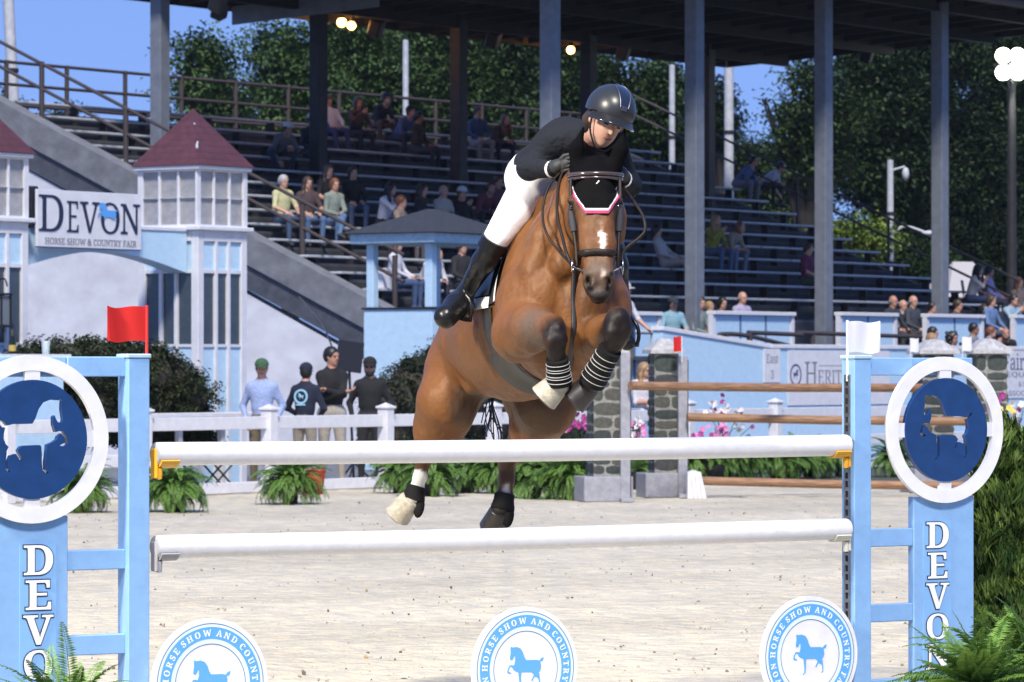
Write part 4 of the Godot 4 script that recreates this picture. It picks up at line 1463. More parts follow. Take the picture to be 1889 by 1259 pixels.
const ROWS := 13
const RISE := 0.305
const RUN := 0.74
const UL := 57.0
const UR := 80.0
func row_v(i: float) -> float: return 43.0 + RUN * i
func row_h(i: float) -> float: return 3.04 + RISE * i
func grandstand():
	var t := site("grandstand", "dark roofed grandstand with rows of pale plank benches behind the ring", "grandstand", 68.5, 47.0)
	for i in ROWS:
		var v := row_v(i)
		var h := row_h(i)
		var deck := h - 0.43
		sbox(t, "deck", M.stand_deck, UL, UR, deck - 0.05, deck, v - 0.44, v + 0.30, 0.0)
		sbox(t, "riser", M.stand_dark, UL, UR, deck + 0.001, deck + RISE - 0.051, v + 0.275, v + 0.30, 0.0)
		# planks are interrupted by aisles
		var cuts := [[UL, 62.6], [62.66, 68.9], [68.96, 74.8], [74.86, UR]]
		for c in cuts:
			sbox(t, "bench", M.bench, c[0], c[1], h - 0.045, h, v - 0.13, v + 0.13, 0.008)
		for k in 12:
			var u := UL + 0.35 + k * (UR - UL - 0.7) / 11.0
			sbox(t, "bench_bracket", M.steel_dark, u - 0.03, u + 0.03, deck + 0.001, h - 0.046, v - 0.07, v + 0.10, 0.0)
	# front wall below the first row
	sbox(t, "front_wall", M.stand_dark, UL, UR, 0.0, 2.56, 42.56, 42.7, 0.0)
	# back frame under the top row
	var vb := row_v(ROWS - 1) + 0.35
	sbox(t, "back_beam", M.steel_dark, UL, UR, row_h(ROWS - 1) - 0.75, row_h(ROWS - 1) - 0.45, vb, vb + 0.12, 0.0)
	# sloping concrete stringer and the white side wall at the left end
	var va := 42.5
	var ve := 53.2
	var ya := 2.62
	var ye := row_h(ROWS) + 0.45
	wall_prism(t, "stringer", M.concrete, [[va - 0.3, ya - 0.55], [ve, ye - 0.55], [ve, ye], [va - 0.3, ya]], 56.60, 56.98)
	wall_prism(t, "stringer_face", M.stand_deck, [[va - 0.3, ya - 1.0], [ve, ye - 1.0], [ve, ye - 0.552], [va - 0.3, ya - 0.552]], 56.66, 56.97)
	wall_prism(t, "side_wall", M.wall_white, [[va + 0.05, 0.0], [ve - 0.1, 0.0], [ve - 0.1, ye - 1.05], [va + 0.05, ya - 0.99]], 56.70, 56.96)
	# right end stringer
	wall_prism(t, "end_stringer", M.stand_dark, [[va, 2.3], [ve, ye - 0.75], [ve, ye - 0.55], [va, 2.52]], UR + 0.02, UR + 0.16)
	# posts
	for tt in [1.457, 1.574, 1.690, 1.805]:
		var v := 41.2
		var u: float = tt * v
		sbox(t, "front_post", M.steel_post, u - 0.15, u + 0.15, 0.0, 9.36, v - 0.13, v + 0.13, 0.012)
	for tt in [1.1936, 1.2925, 1.389, 1.487, 1.585]:
		var v := 49.0
		var u: float = tt * v
		sbox(t, "back_post", M.steel_post if tt < 1.2 else M.steel_dark, u - 0.14, u + 0.14, 3.6, 8.93, v - 0.13, v + 0.13, 0.012)  # posts under the roof take dark steel, their shade painted in
	# roof: shallow slope, rising toward the ring
	var rf := Geo.new()
	var ru0 := 58.0
	var ru1 := 81.2
	var y_back := 8.86
	var slope := -0.052
	var vf := 39.6
	var vk := 50.7
	var yk := y_back
	var yf := y_back + (vf - 50.7) * slope
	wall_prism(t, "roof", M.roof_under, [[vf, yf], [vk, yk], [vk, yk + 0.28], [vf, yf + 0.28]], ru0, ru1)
	sbox(t, "back_fascia", M.roof_under, ru0, ru1, yk - 0.16, yk + 0.30, vk + 0.002, vk + 0.06, 0.0)
	wall_prism(t, "end_fascia", M.roof_under, [[vf, yf - 0.18], [vk, yk - 0.16], [vk, yk + 0.3], [vf, yf + 0.3]], ru1 + 0.002, ru1 + 0.06)
	wall_prism(t, "end_fascia", M.steel_post, [[vf, yf - 0.18], [vk, yk - 0.16], [vk, yk + 0.3], [vf, yf + 0.3]], ru0 - 0.06, ru0 - 0.002)
	wall_prism(t, "drop_panel", M.steel_post, [[47.0, 8.60], [50.6, 8.42], [50.6, 8.80], [47.0, 9.0]], 62.6, 62.66)
	for v in [39.8, 41.2, 43.6, 46.2, 49.0]:
		var y: float = y_back + (v - 50.7) * slope
		sbox(t, "roof_beam", M.roof_under, ru0 + 0.1, ru1 - 0.1, y - 0.30, y - 0.002, v - 0.08, v + 0.08, 0.0)
	for k in 20:
		var u := ru0 + 0.6 + k * 1.19
		wall_prism(t, "rafter", M.roof_under, [[vf + 0.1, yf - 0.16], [vk - 0.1, yk - 0.14], [vk - 0.1, yk - 0.004], [vf + 0.1, yf - 0.004]], u, u + 0.07)
	# back railing
	var rv := 53.0
	for y in [7.55, 7.12, 6.72]:
		pipe(t, "back_rail", M.rail_brown, L(UL - 0.1, y, rv), L(UR - 0.2, y, rv), 0.032)
	for k in 14:
		var u := UL - 0.1 + k * 1.76
		pipe(t, "rail_post", M.rail_brown, L(u, 6.1, rv), L(u, 7.58, rv), 0.045)
	# sloping hand rails down the left end
	for dy in [0.95, 0.48]:
		pipe(t, "hand_rail", M.rail_brown, L(57.25, ye - 0.12 + dy, 53.0), L(57.25, ya + 0.05 + dy, 42.4), 0.034)
	for k in 6:
		var v := 52.9 - k * 2.06
		var y := lerpf(ye, ya, (53.0 - v) / 10.6)
		pipe(t, "rail_post", M.rail_brown, L(57.25, y - 0.5, v), L(57.25, y + 0.90, v), 0.05)
	# the right end too
	for dy in [0.9, 0.45]:
		pipe(t, "hand_rail", M.rail_brown, L(UR + 0.1, ye - 0.12 + dy, 53.0), L(UR + 0.1, ya + 0.05 + dy, 42.4), 0.028)
	for k in 5:
		var v := 52.9 - k * 2.4
		var y := lerpf(ye, ya, (53.0 - v) / 10.6)
		pipe(t, "rail_post", M.rail_brown, L(UR + 0.1, y - 0.5, v), L(UR + 0.1, y + 0.86, v), 0.035)

func booth():
	var v := 38.0
	var ua := SU(797, v)
	var ub := ua + 1.9
	var t := site("judges_booth", "light blue viewing booth with a dark hipped roof in front of the stand", "booth", (ua + ub) / 2, v + 1.0)
	var sill := SY(750, 566, v)
	sbox(t, "wall", M.blue_far, ua, ub, 0.0, sill - 0.03, v, v + 1.36, 0.008)
	sbox(t, "sill", M.dark_metal, ua - 0.03, ub + 0.03, sill - 0.028, sill, v - 0.03, v + 1.39, 0.004)
	var eave := SY(750, 446, v)
	for c in [[0, 0], [1, 0], [0, 1], [1, 1]]:
		var cu: float = ua + 0.03 + c[0] * (ub - ua - 0.2)
		var cv: float = v + 0.03 + c[1] * 1.16
		sbox(t, "post", M.blue_far, cu, cu + 0.14, sill + 0.001, eave, cv, cv + 0.14, 0.008)
	sbox(t, "fascia", M.blue_edge, ua - 0.16, ub + 0.16, eave, eave + 0.16, v - 0.16, v + 1.52, 0.008)
	var g := Geo.new()
	var q := 0.26
	var top := SY(790, 388, v + 1.0)
	var cs := [L(ua - q, eave + 0.165, v - q), L(ub + q, eave + 0.165, v - q), L(ub + q, eave + 0.165, v + 1.36 + q), L(ua - q, eave + 0.165, v + 1.36 + q)]
	var r0 := L(lerpf(ua, ub, 0.42), top, v + 0.68)
	var r1 := L(lerpf(ua, ub, 0.58), top, v + 0.68)
	g.quad(cs[0], cs[1], r1, r0, Vector3(0, 1, 1))
	g.quad(cs[2], cs[3], r0, r1, Vector3(0, 1, -1))
	g.tri(cs[3], cs[0], r0, Vector3(-1, 1, 0))
	g.tri(cs[1], cs[2], r1, Vector3(1, 1, 0))
	g.quad(cs[0], cs[1], cs[2], cs[3], Vector3.DOWN)
	part(t, "roof", g.mesh(), M.roof_grey)
	sbox(t, "floor", M.stand_dark, ua + 0.05, ub - 0.05, sill - 0.6, sill - 0.55, v + 0.05, v + 1.31, 0.0)

func ring_wall():
	var v := 36.5
	var ua := SU(1214, v)
	var um := SU(1412, v)
	var ub := 78.0
	var ya := SY(1214, 610, v)
	var ym := SY(1412, 643, v)
	var t := site("blue_wall", "light blue wall with a white cap and a sloping left end, behind the fence", "wall", um, v)
	var g := Geo.new()
	g.prism(PackedVector2Array([Vector2(ua - U0, 0), Vector2(ub - U0, 0), Vector2(ub - U0, ym), Vector2(0, ym), Vector2(ua - U0, ya)]), -0.1, 0.1)
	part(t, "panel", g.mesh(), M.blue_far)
	part(t, "cap_rail", bar_mesh(L(ua - 0.03, ya + 0.035, v), L(um, ym + 0.035, v), 0.26, 0.07, Vector3.UP, 0.006), M.white)
	sbox(t, "cap_rail", M.white, um + 0.01, ub, ym + 0.001, ym + 0.07, v - 0.13, v + 0.13, 0.006)
	for k in 6:
		sbox(t, "seam", M.blue_edge, um - 1.6 + k * 2.44, um - 1.585 + k * 2.44, 0.0, 1.95, v - 0.104, v - 0.1, 0.0)
	var fz := v - 0.104
	# entrance number
	var s := site("entrance_sign", "narrow white entrance sign reading East 3 on the blue wall", "sign", SU(1422, fz), fz)
	var y0 := SY(1422, 706, fz)
	var y1 := SY(1422, 644, fz)
	var a := SU(1408, fz) - U0
	var b := SU(1438, fz) - U0
	part(s, "board", box_mesh(Vector3(b - a, y1 - y0, 0.02), 0.002), M.banner, at((a + b) / 2, (y0 + y1) / 2, 0.011))
	g = Geo.new()
	lettering(g, "East", serif(), 0.15, Transform3D(Basis.IDENTITY, Vector3((a + b) / 2, y1 - 0.17, 0.023)), (b - a) * 0.72, 0.003)
	lettering(g, "3", serif(), 0.15, Transform3D(Basis.IDENTITY, Vector3((a + b) / 2, y1 - 0.44, 0.023)), 0.0, 0.003)
	part(s, "lettering", g.mesh(), M.print_grey)
	# banners
	s = site("banner", "white banner with a round blue horse logo and grey serif lettering, on the blue wall", "banner", SU(1510, fz), fz)
	y0 = SY(1500, 748, fz)
	y1 = SY(1500, 647, fz)
	a = SU(1453, fz) - U0
	b = SU(1640, fz) - U0
	part(s, "cloth", box_mesh(Vector3(b - a, y1 - y0, 0.012), 0.002), M.banner, at((a + b) / 2, (y0 + y1) / 2, 0.008))
	g = Geo.new()
	var yc := SY(1500, 692, fz)
	var xl := SU(1467, fz) - U0
	for w in with_holes(circle2(Vector2(xl, yc), 0.19, 40), [circle2(Vector2(xl, yc), 0.155, 40)]): g.prism(w, 0.0142, 0.0165)
	var hp := PackedVector2Array()
	for p in horse_outline(-1.0): hp.append(Vector2(xl, yc) + p * 0.26)
	g.prism(hp, 0.0142, 0.0165)
	part(s, "logo", g.mesh(), M.print_navy)
	g = Geo.new()
	var xa := SU(1486, fz) - U0
	var xb := SU(1592, fz) - U0
	lettering(g, "H", serif(), 0.42, Transform3D(Basis.IDENTITY, Vector3(xa + 0.17, yc + 0.02, 0.0148)), 0.0, 0.002)
	lettering(g, "ERITAGE", serif(), 0.25, Transform3D(Basis.IDENTITY, Vector3((xa + 0.40 + xb) / 2, yc - 0.04, 0.0148)), xb - xa - 0.40, 0.002)
	g.box(Vector3(xb - xa - 0.5, 0.012, 0.002), at((xa + xb) / 2 + 0.2, yc + 0.16, 0.0155))
	part(s, "lettering", g.mesh(), M.print_grey)
	s = site("banner", "pale banner with blue lettering at the right edge of the picture", "banner", SU(1900, fz), fz)
	y0 = SY(1880, 735, fz)
	y1 = SY(1880, 644, fz)
	a = SU(1850, fz) - U0
	b = SU(2010, fz) - U0
	part(s, "cloth", box_mesh(Vector3(b - a, y1 - y0, 0.012), 0.002), M.banner, at((a + b) / 2, (y0 + y1) / 2, 0.008))
	g = Geo.new()
	lettering(g, "Fairfield", serif(), 0.30, Transform3D(Basis.IDENTITY, Vector3(a + 0.90, y1 - 0.24, 0.0148)), 1.75, 0.002)
	for k in 3:
		lettering(g, ["EQUINE", "& CO", "ASSOCIATES"][k], sans(), 0.09, Transform3D(Basis.IDENTITY, Vector3(a + 0.8, y1 - 0.50 - k * 0.17, 0.0148)), [1.3, 0.35, 1.5][k], 0.002)
	part(s, "lettering", g.mesh(), M.print_navy)

func boxes():
	# spectators' boxes in front of the stand: pale blue panels under white rails
	var v := 40.0
	var spans := [[1120, 1216, 576], [1311, 1462, 576], [1546, 1652, 578], [1706, 1812, 581], [1868, 1960, 583]]
	var lab := ["light blue box front just right of the horse's shoulder", "wide light blue box front above the blue wall's slope", "light blue box front behind the white flag", "light blue box front above the right stone pillars", "light blue box front at the right edge of the picture"]
	for k in spans.size():
		var q: Array = spans[k]
		var ua := SU(q[0], v)
		var ub := SU(q[1], v)
		var y1 := SY((q[0] + q[1]) / 2.0, q[2], v)
		var t := site("spectator_box", lab[k], "spectator box", (ua + ub) / 2, v, "ringside viewing boxes")
		sbox(t, "top_rail", M.white, ua, ub, y1 - 0.06, y1 + 0.01, v - 0.09, v + 0.09, 0.006)
		for e in [ua + 0.05, ub - 0.05]: sbox(t, "end_post", M.tower_white, e - 0.05, e + 0.05, 0.6, y1 - 0.061, v - 0.05, v + 0.05, 0.0)
		var n := 2 if ub - ua < 2.7 else 3
		for i in n:
			var a := lerpf(ua + 0.10, ub - 0.10, float(i) / n)
			var b := lerpf(ua + 0.10, ub - 0.10, float(i + 1) / n)
			sbox(t, "panel", M.blue_far, a + 0.03, b - 0.03, 0.6, y1 - 0.062, v - 0.02, v + 0.02, 0.0)
			if i > 0: sbox(t, "divider", mat(lin(0.10, 0.17, 0.30), 0.6), a - 0.028, a + 0.028, 0.6, y1 - 0.062, v - 0.03, v + 0.03, 0.0)
	var p := site("box_platform", "dark raised platform carrying the spectator boxes", "platform", 68.0, 40.5)
	sbox(p, "deck", M.stand_deck, 57.2, 84.0, 1.78, 1.85, 39.8, 42.5, 0.0)
	sbox(p, "front_board", M.stand_dark, 57.2, 84.0, 0.0, 1.779, 40.06, 40.16, 0.0)
	p = site("lower_platform", "dark lower platform between the blue wall and the boxes", "platform", 70.0, 38.2)
	sbox(p, "deck", M.stand_deck, 58.0, 84.0, 1.17, 1.24, 37.3, 39.7, 0.0)
	sbox(p, "front_board", M.stand_dark, 58.0, 84.0, 0.0, 1.169, 37.4, 37.5, 0.0)
	# pipe rails
	var t := site("pipe_rail", "brown pipe hand rail in front of the wide blue box front", "railing", SU(1390, 38.0), 38.0)
	var a := L(SU(1330, 38.0), SY(1330, 617, 38.0), 38.0)
	var b := L(SU(1380, 38.0), SY(1380, 620, 38.0), 38.0)
	var c := L(SU(1470, 38.0), SY(1470, 642, 38.0), 38.0)
	part(t, "rail", tube_mesh(smooth([a + Vector3(0, -0.06, 0), a, b, c], 6), 0.04, 8), M.rail_brown)
	part(t, "rail", tube_mesh([b + Vector3(0, 0.06, 0), L(SU(1480, 38.0), SY(1480, 618, 38.0), 38.0)], 0.04, 8), M.rail_brown)
	for px in [1340, 1383]: pipe(t, "post", M.rail_brown, L(SU(px, 38.0), 1.24, 38.0), L(SU(px, 38.0), SY(px, 614, 38.0), 38.0), 0.055)
	t = site("pipe_rail", "brown pipe hand rail between the spectator boxes on the right", "railing", SU(1560, 38.6), 38.6)
	pipe(t, "rail", M.rail_brown, L(SU(1470, 38.6), SY(1470, 614, 38.6), 38.6), L(SU(1700, 38.6), SY(1700, 622, 38.6), 38.6), 0.04)
	for px in [1500, 1600, 1690]: pipe(t, "post", M.rail_brown, L(SU(px, 38.6), 1.24, 38.6), L(SU(px, 38.6), SY(px, 617, 38.6), 38.6), 0.045)
	t = site("pipe_rail", "pale pipe hand rail held by the man in the white hat", "railing", SU(1180, 38.0), 38.0)
	pipe(t, "rail", M.pole_white, L(SU(1110, 38.0), SY(1110, 613, 38.0), 38.0), L(SU(1216, 38.0), SY(1216, 613, 38.0), 38.0), 0.04)
	for px in [1120, 1205]: pipe(t, "post", M.pole_white, L(SU(px, 38.0), 0.0, 38.0), L(SU(px, 38.0), SY(px, 612, 38.0), 38.0), 0.045)

func hanging_things():
	# lamps and speakers under the stand roof
	for q in [["warm lit lamp under the stand roof, left of the pair", 630, 41, 50.0, 0.10], ["warm lit lamp under the stand roof, right of the pair", 648, 47, 50.0, 0.09], ["single warm lit lamp under the stand roof above the rider's helmet", 1053, 92, 50.0, 0.09]]:
		var v: float = q[3]
		var t := site("roof_lamp", q[0], "lamp", SU(q[1], v), v, "lit lamps under the stand roof", SY(q[1], q[2], v))
		var g := Geo.new()
		g.ball(ell(Vector3.ZERO, Vector3.ONE * q[4]), 12, 8)
		part(t, "bulb", g.mesh(), mat(Color(1, 0.8, 0.5), 0.4, {"emit": Color(1.0, 0.72, 0.40), "energy": 9.0}))
		part(t, "socket", tube_mesh([Vector3(0, 0.08, 0), Vector3(0, 0.4, 0)], [0.06, 0.04], 8), M.black)
		var l := OmniLight3D.new()
		l.name = "glow"
		l.light_color = Color(1.0, 0.70, 0.38)
		l.light_energy = 0.4
		l.light_size = 0.08
		l.omni_range = 60.0
		l.omni_attenuation = 2.0
		l.shadow_enabled = true
		t.add_child(l)
	var lab := ["black speaker box under the roof, furthest left", "black speaker box under the roof beside the left roof step", "black speaker box under the roof beside the lit lamps", "black speaker box under the roof above the far left spectators", "black speaker box under the roof right of the helmet", "black speaker box under the roof edge, right of the sky gap"]
	var k := 0
	for q in [[405, 18, 49.5], [402, 3, 47.0], [694, 50, 49.5], [910, 72, 49.5], [1150, 96, 49.8], [1600, 101, 47.0]]:
		var v: float = q[2]
		var y := SY(q[0], q[1], v)
		var t := site("roof_speaker", lab[k], "speaker", SU(q[0], v), v, "black boxes hung under the stand roof", y)
		k += 1
		var top: float = 8.86 + (v - 50.7) * -0.052 - y
		part(t, "cabinet", box_mesh(Vector3(0.28, 0.36, 0.26), 0.03), M.plastic_black, Transform3D(Basis.from_euler(Vector3(0.4, 0.3, 0.35)), Vector3.ZERO))
		part(t, "hanger", tube_mesh([Vector3(0, 0.1, 0), Vector3(0, maxf(top, 0.2), 0)], 0.025, 6), M.plastic_black)

func poles():
	# white poles and lamp masts beyond the stand
	var lab := ["white pole rising behind the far left end of the stand", "white pole behind the seated group at the top of the stand", "thin white pole behind the rows right of the helmet", "thick white pole beside the sky gap", "pale utility pole with a curved lamp arm, right of the stand"]
	var k := 0
	for q in [[25, -40, 260, 82.0, 0.11], [748, 74, 205, 104.0, 0.075], [1240, 120, 300, 98.5, 0.07], [1345, 108, 345, 98.0, 0.11], [1643, 296, 470, 98.0, 0.075]]:
		var z: float = q[3]
		var a := P(q[0], q[1], z)
		var t := thing("tall_pole", lab[k], "pole", Vector3(a.x, 0, a.z), 0.0, "white poles beyond the stand")
		var tilt := Vector3(0.35, 0, 0) if k == 0 else Vector3.ZERO
		part(t, "shaft", tube_mesh([Vector3.ZERO + tilt, Vector3(0, a.y, 0) - tilt * 0.4], [q[4] * 1.15, q[4]], 12), M.pole_white)
		for y in [0.62, 0.8]:
			part(t, "band", tube_mesh([Vector3(0, a.y * y, 0) + tilt * (1.0 - y * 1.4), Vector3(0, a.y * y + 0.08, 0) + tilt * (1.0 - y * 1.4)], q[4] * 1.25, 10), M.dark_metal)
		if k == 4:
			part(t, "lamp_arm", tube_mesh(smooth([Vector3(0, a.y - 1.9, 0), Vector3(0.3, a.y - 1.6, 0), Vector3(0.8, a.y - 1.72, 0)], 6), 0.035, 8), M.pole_white)
			var g := Geo.new()
			g.ball(ell(Vector3(0.95, a.y - 1.76, 0), Vector3(0.22, 0.07, 0.11)), 10, 6)
			part(t, "lamp_head", g.mesh(), M.pole_white)
			part(t, "bracket", tube_mesh([Vector3(0, a.y - 0.25, 0), Vector3(0.35, a.y - 0.15, 0)], 0.03, 6), M.pole_white)
			g = Geo.new()
			g.ball(ell(Vector3(0.37, a.y - 0.32, 0), Vector3(0.09, 0.16, 0.09)), 8, 6)
			part(t, "insulator", g.mesh(), M.pole_white)
		k += 1
	# the lit floodlight at the right edge
	var z := 96.0
	var p := P(1872, 118, z)
	var t := thing("floodlight", "blazing white floodlight on a mast at the right edge, before the dark trees", "floodlight", Vector3(p.x, 0, p.z))
	part(t, "mast", tube_mesh([Vector3(0, 0, -0.5), Vector3(0, p.y + 0.3, -0.5)], [0.14, 0.09], 10), M.steel_dark)
	part(t, "cross_arm", box_mesh(Vector3(1.5, 0.09, 0.09)), M.steel_dark, at(0.3, p.y, -0.38))
	var em := mat(Color(1, 1, 0.95), 0.5, {"emit": Color(0.98, 1.0, 0.90), "energy": 24.0})
	for k2 in 6:
		var x := -0.26 + (k2 % 3) * 0.34
		var dy := -0.2 if k2 < 3 else 0.2
		var pod := Geo.new()
		pod.lathe([Vector2(0.0, -0.24), Vector2(0.07, -0.22), Vector2(0.17, -0.01), Vector2(0.185, 0.0)], 18, Transform3D(Basis(Vector3.RIGHT, PI / 2), Vector3(x, p.y + dy, 0)))
		part(t, "lamp_housing", pod.mesh(), M.steel_dark)
		var disc := Geo.new()
		disc.lathe([Vector2(0.0, 0.03), Vector2(0.10, 0.022), Vector2(0.18, 0.0)], 18, Transform3D(Basis(Vector3.RIGHT, PI / 2), Vector3(x, p.y + dy, 0)))
		part(t, "lamp_face", disc.mesh(), em)
	var l := SpotLight3D.new()
	l.name = "flood"
	l.light_color = Color(0.98, 1.0, 0.92)
	l.light_energy = 60.0
	l.light_size = 0.3
	l.spot_range = 200.0
	l.spot_angle = 65.0
	l.spot_attenuation = 2.0
	l.shadow_enabled = true
	t.add_child(l)
	l.position = Vector3(0.2, p.y, 0.08)
	l.rotation_degrees = Vector3(-22, 180 - 25 + 180, 0)
# ---------- plants ----------
func leaf_pair(g: Geo, o: Vector3, d: Vector3, w: Vector3, n: Vector3, len_: float, wid: float, bend := 0.15):
	# a leaf folded along its midrib
	var tip := o + d * len_ - n * len_ * bend
	var mid := o + d * len_ * 0.45 + n * wid * 0.05
	var a := mid + w * wid * 0.5 + n * wid * 0.16
	var b := mid - w * wid * 0.5 + n * wid * 0.16
	var i := g.vert(o, n)
	g.vert(a, (n - w * 0.35).normalized()); g.vert(tip, n); g.vert(b, (n + w * 0.35).normalized())
	g.face(i, i + 1, i + 2)
	g.face(i, i + 2, i + 3)
func sprig(seed_: int, leaves: int, reach: float, len_: float, wid: float) -> ArrayMesh:
	var r := RandomNumberGenerator.new()
	r.seed = seed_
	var g := Geo.new()
	for k in leaves:
		var o := Vector3(r.randfn(0, 0.5), r.randfn(0, 0.4), r.randfn(0, 0.5)) * reach
		var d := Vector3(r.randf_range(-1, 1), r.randf_range(-0.7, 0.5), r.randf_range(-1, 1)).normalized()
		var n := (Vector3(r.randf_range(-0.6, 0.6), 1.0, r.randf_range(-0.6, 0.6))).normalized()
		n = (n - d * n.dot(d)).normalized()
		var t := r.randf_range(0.7, 1.25)
		g.col = Color(t * r.randf_range(0.9, 1.15), t, t * r.randf_range(0.8, 1.1))
		leaf_pair(g, o, d, d.cross(n), n, len_ * r.randf_range(0.7, 1.3), wid * r.randf_range(0.7, 1.2))
	return g.mesh()
var sprigs := {}
# foliage filling a list of ellipsoids [centre, radii]
func foliage(parent: Node, called: String, blobs: Array, count: int, mesh: Mesh, c0: Color, c1: Color, seed_: int, clump: float, per: int, hollow := 0.55):
	var r := RandomNumberGenerator.new()
	r.seed = seed_
	var g := Geo.new()
	var sa := mesh.surface_get_arrays(0)
	var sv: PackedVector3Array = sa[Mesh.ARRAY_VERTEX]
	var sn: PackedVector3Array = sa[Mesh.ARRAY_NORMAL]
	var sc: PackedColorArray = sa[Mesh.ARRAY_COLOR]
	var si: PackedInt32Array = sa[Mesh.ARRAY_INDEX]
	var tints := []
	for k in 12:
		var base := c0.lerp(c1, r.randf()) * r.randf_range(0.6, 1.5)
		var pc := PackedColorArray()
		for q in sc: pc.append(Color(q.r * base.r, q.g * base.g, q.b * base.b))
		tints.append(pc)
	var weights := []
	var sum := 0.0
	for b in blobs:
		sum += pow(b[1].x * b[1].y * b[1].z, 0.66)
		weights.append(sum)
	var c := Vector3.ZERO
	var near_tint := 0
	var reach := 1.0 / (1.0 + clump * 0.9)
	for i in count:
		if i % per == 0:
			var pick := r.randf() * sum
			var k := 0
			while weights[k] < pick: k += 1
			var d := Vector3(r.randfn(), r.randfn(), r.randfn()).normalized() * pow(r.randf(), hollow * 0.6)
			c = blobs[k][0] + d * blobs[k][1] * reach
			near_tint = r.randi_range(0, 9)
		var p := c + Vector3(r.randfn(), r.randfn() * 0.6, r.randfn()) * clump
		var xf := Transform3D(Basis.from_euler(Vector3(r.randf_range(-0.5, 0.5), r.randf() * TAU, r.randf_range(-0.5, 0.5))), Vector3.ZERO)
		var at_ := g.v.size()
		g.n.append_array(xf * sn)
		g.v.append_array(Transform3D(xf.basis.scaled(Vector3.ONE * r.randf_range(0.7, 1.3)), p) * sv)
		g.c.append_array(tints[near_tint + r.randi_range(0, 2)])
		for q in si: g.ix.append(at_ + q)
	return part(parent, called, g.mesh(), M.leaf)

func tree(label: String, z: float, blobs_px: Array, count: int, c0: Color, c1: Color, seed_: int, kind := "big", group := "trees behind the stand"):
	var blobs := []
	var base := Vector3.ZERO
	var low := 1e3
	for b in blobs_px:
		var dz: float = b[4] if b.size() > 4 else 0.0
		var p := P(b[0], b[1], z + dz)
		var s := (z + dz) / FOCAL
		blobs.append([p, Vector3(b[2] * s, b[3] * s, maxf(b[2], b[3]) * s * 0.8)])
		base += p / blobs_px.size()
	base.y = 0
	var t := thing("tree", label, "tree", base, 0.0, group)
	for b in blobs: b[0] -= base
	# trunk and limbs
	var mid: Vector3 = blobs[0][0]
	var top := mid.y
	var g := Geo.new()
	var r := RandomNumberGenerator.new()
	r.seed = seed_
	var fork := Vector3(r.randf_range(-0.3, 0.3), maxf(top * 0.45, 0.8), 0)
	g.tube(smooth([Vector3.ZERO, fork * 0.5 + Vector3(0.1, 0, 0), fork, mid], 4), [0.34, 0.31, 0.29, 0.27, 0.26, 0.25, 0.24, 0.23, 0.22, 0.19, 0.15, 0.1, 0.06], 9)
	for b in blobs:
		for k in 3:
			var e: Vector3 = b[0] + Vector3(r.randf_range(-0.7, 0.7), r.randf_range(-0.3, 0.8), r.randf_range(-0.7, 0.7)) * b[1]
			g.tube(smooth([fork, fork.lerp(e, 0.5) + Vector3(0, 0.5, 0), e], 4), [0.16, 0.14, 0.12, 0.1, 0.085, 0.07, 0.055, 0.04, 0.02], 6)
	part(t, "trunk", g.mesh(), M.bark)
	foliage(t, "crown", blobs, int(count * 2.0), sprigs[kind], c0, c1, seed_ + 1, 0.36 if kind == "big" else 0.26, 14)
	return t

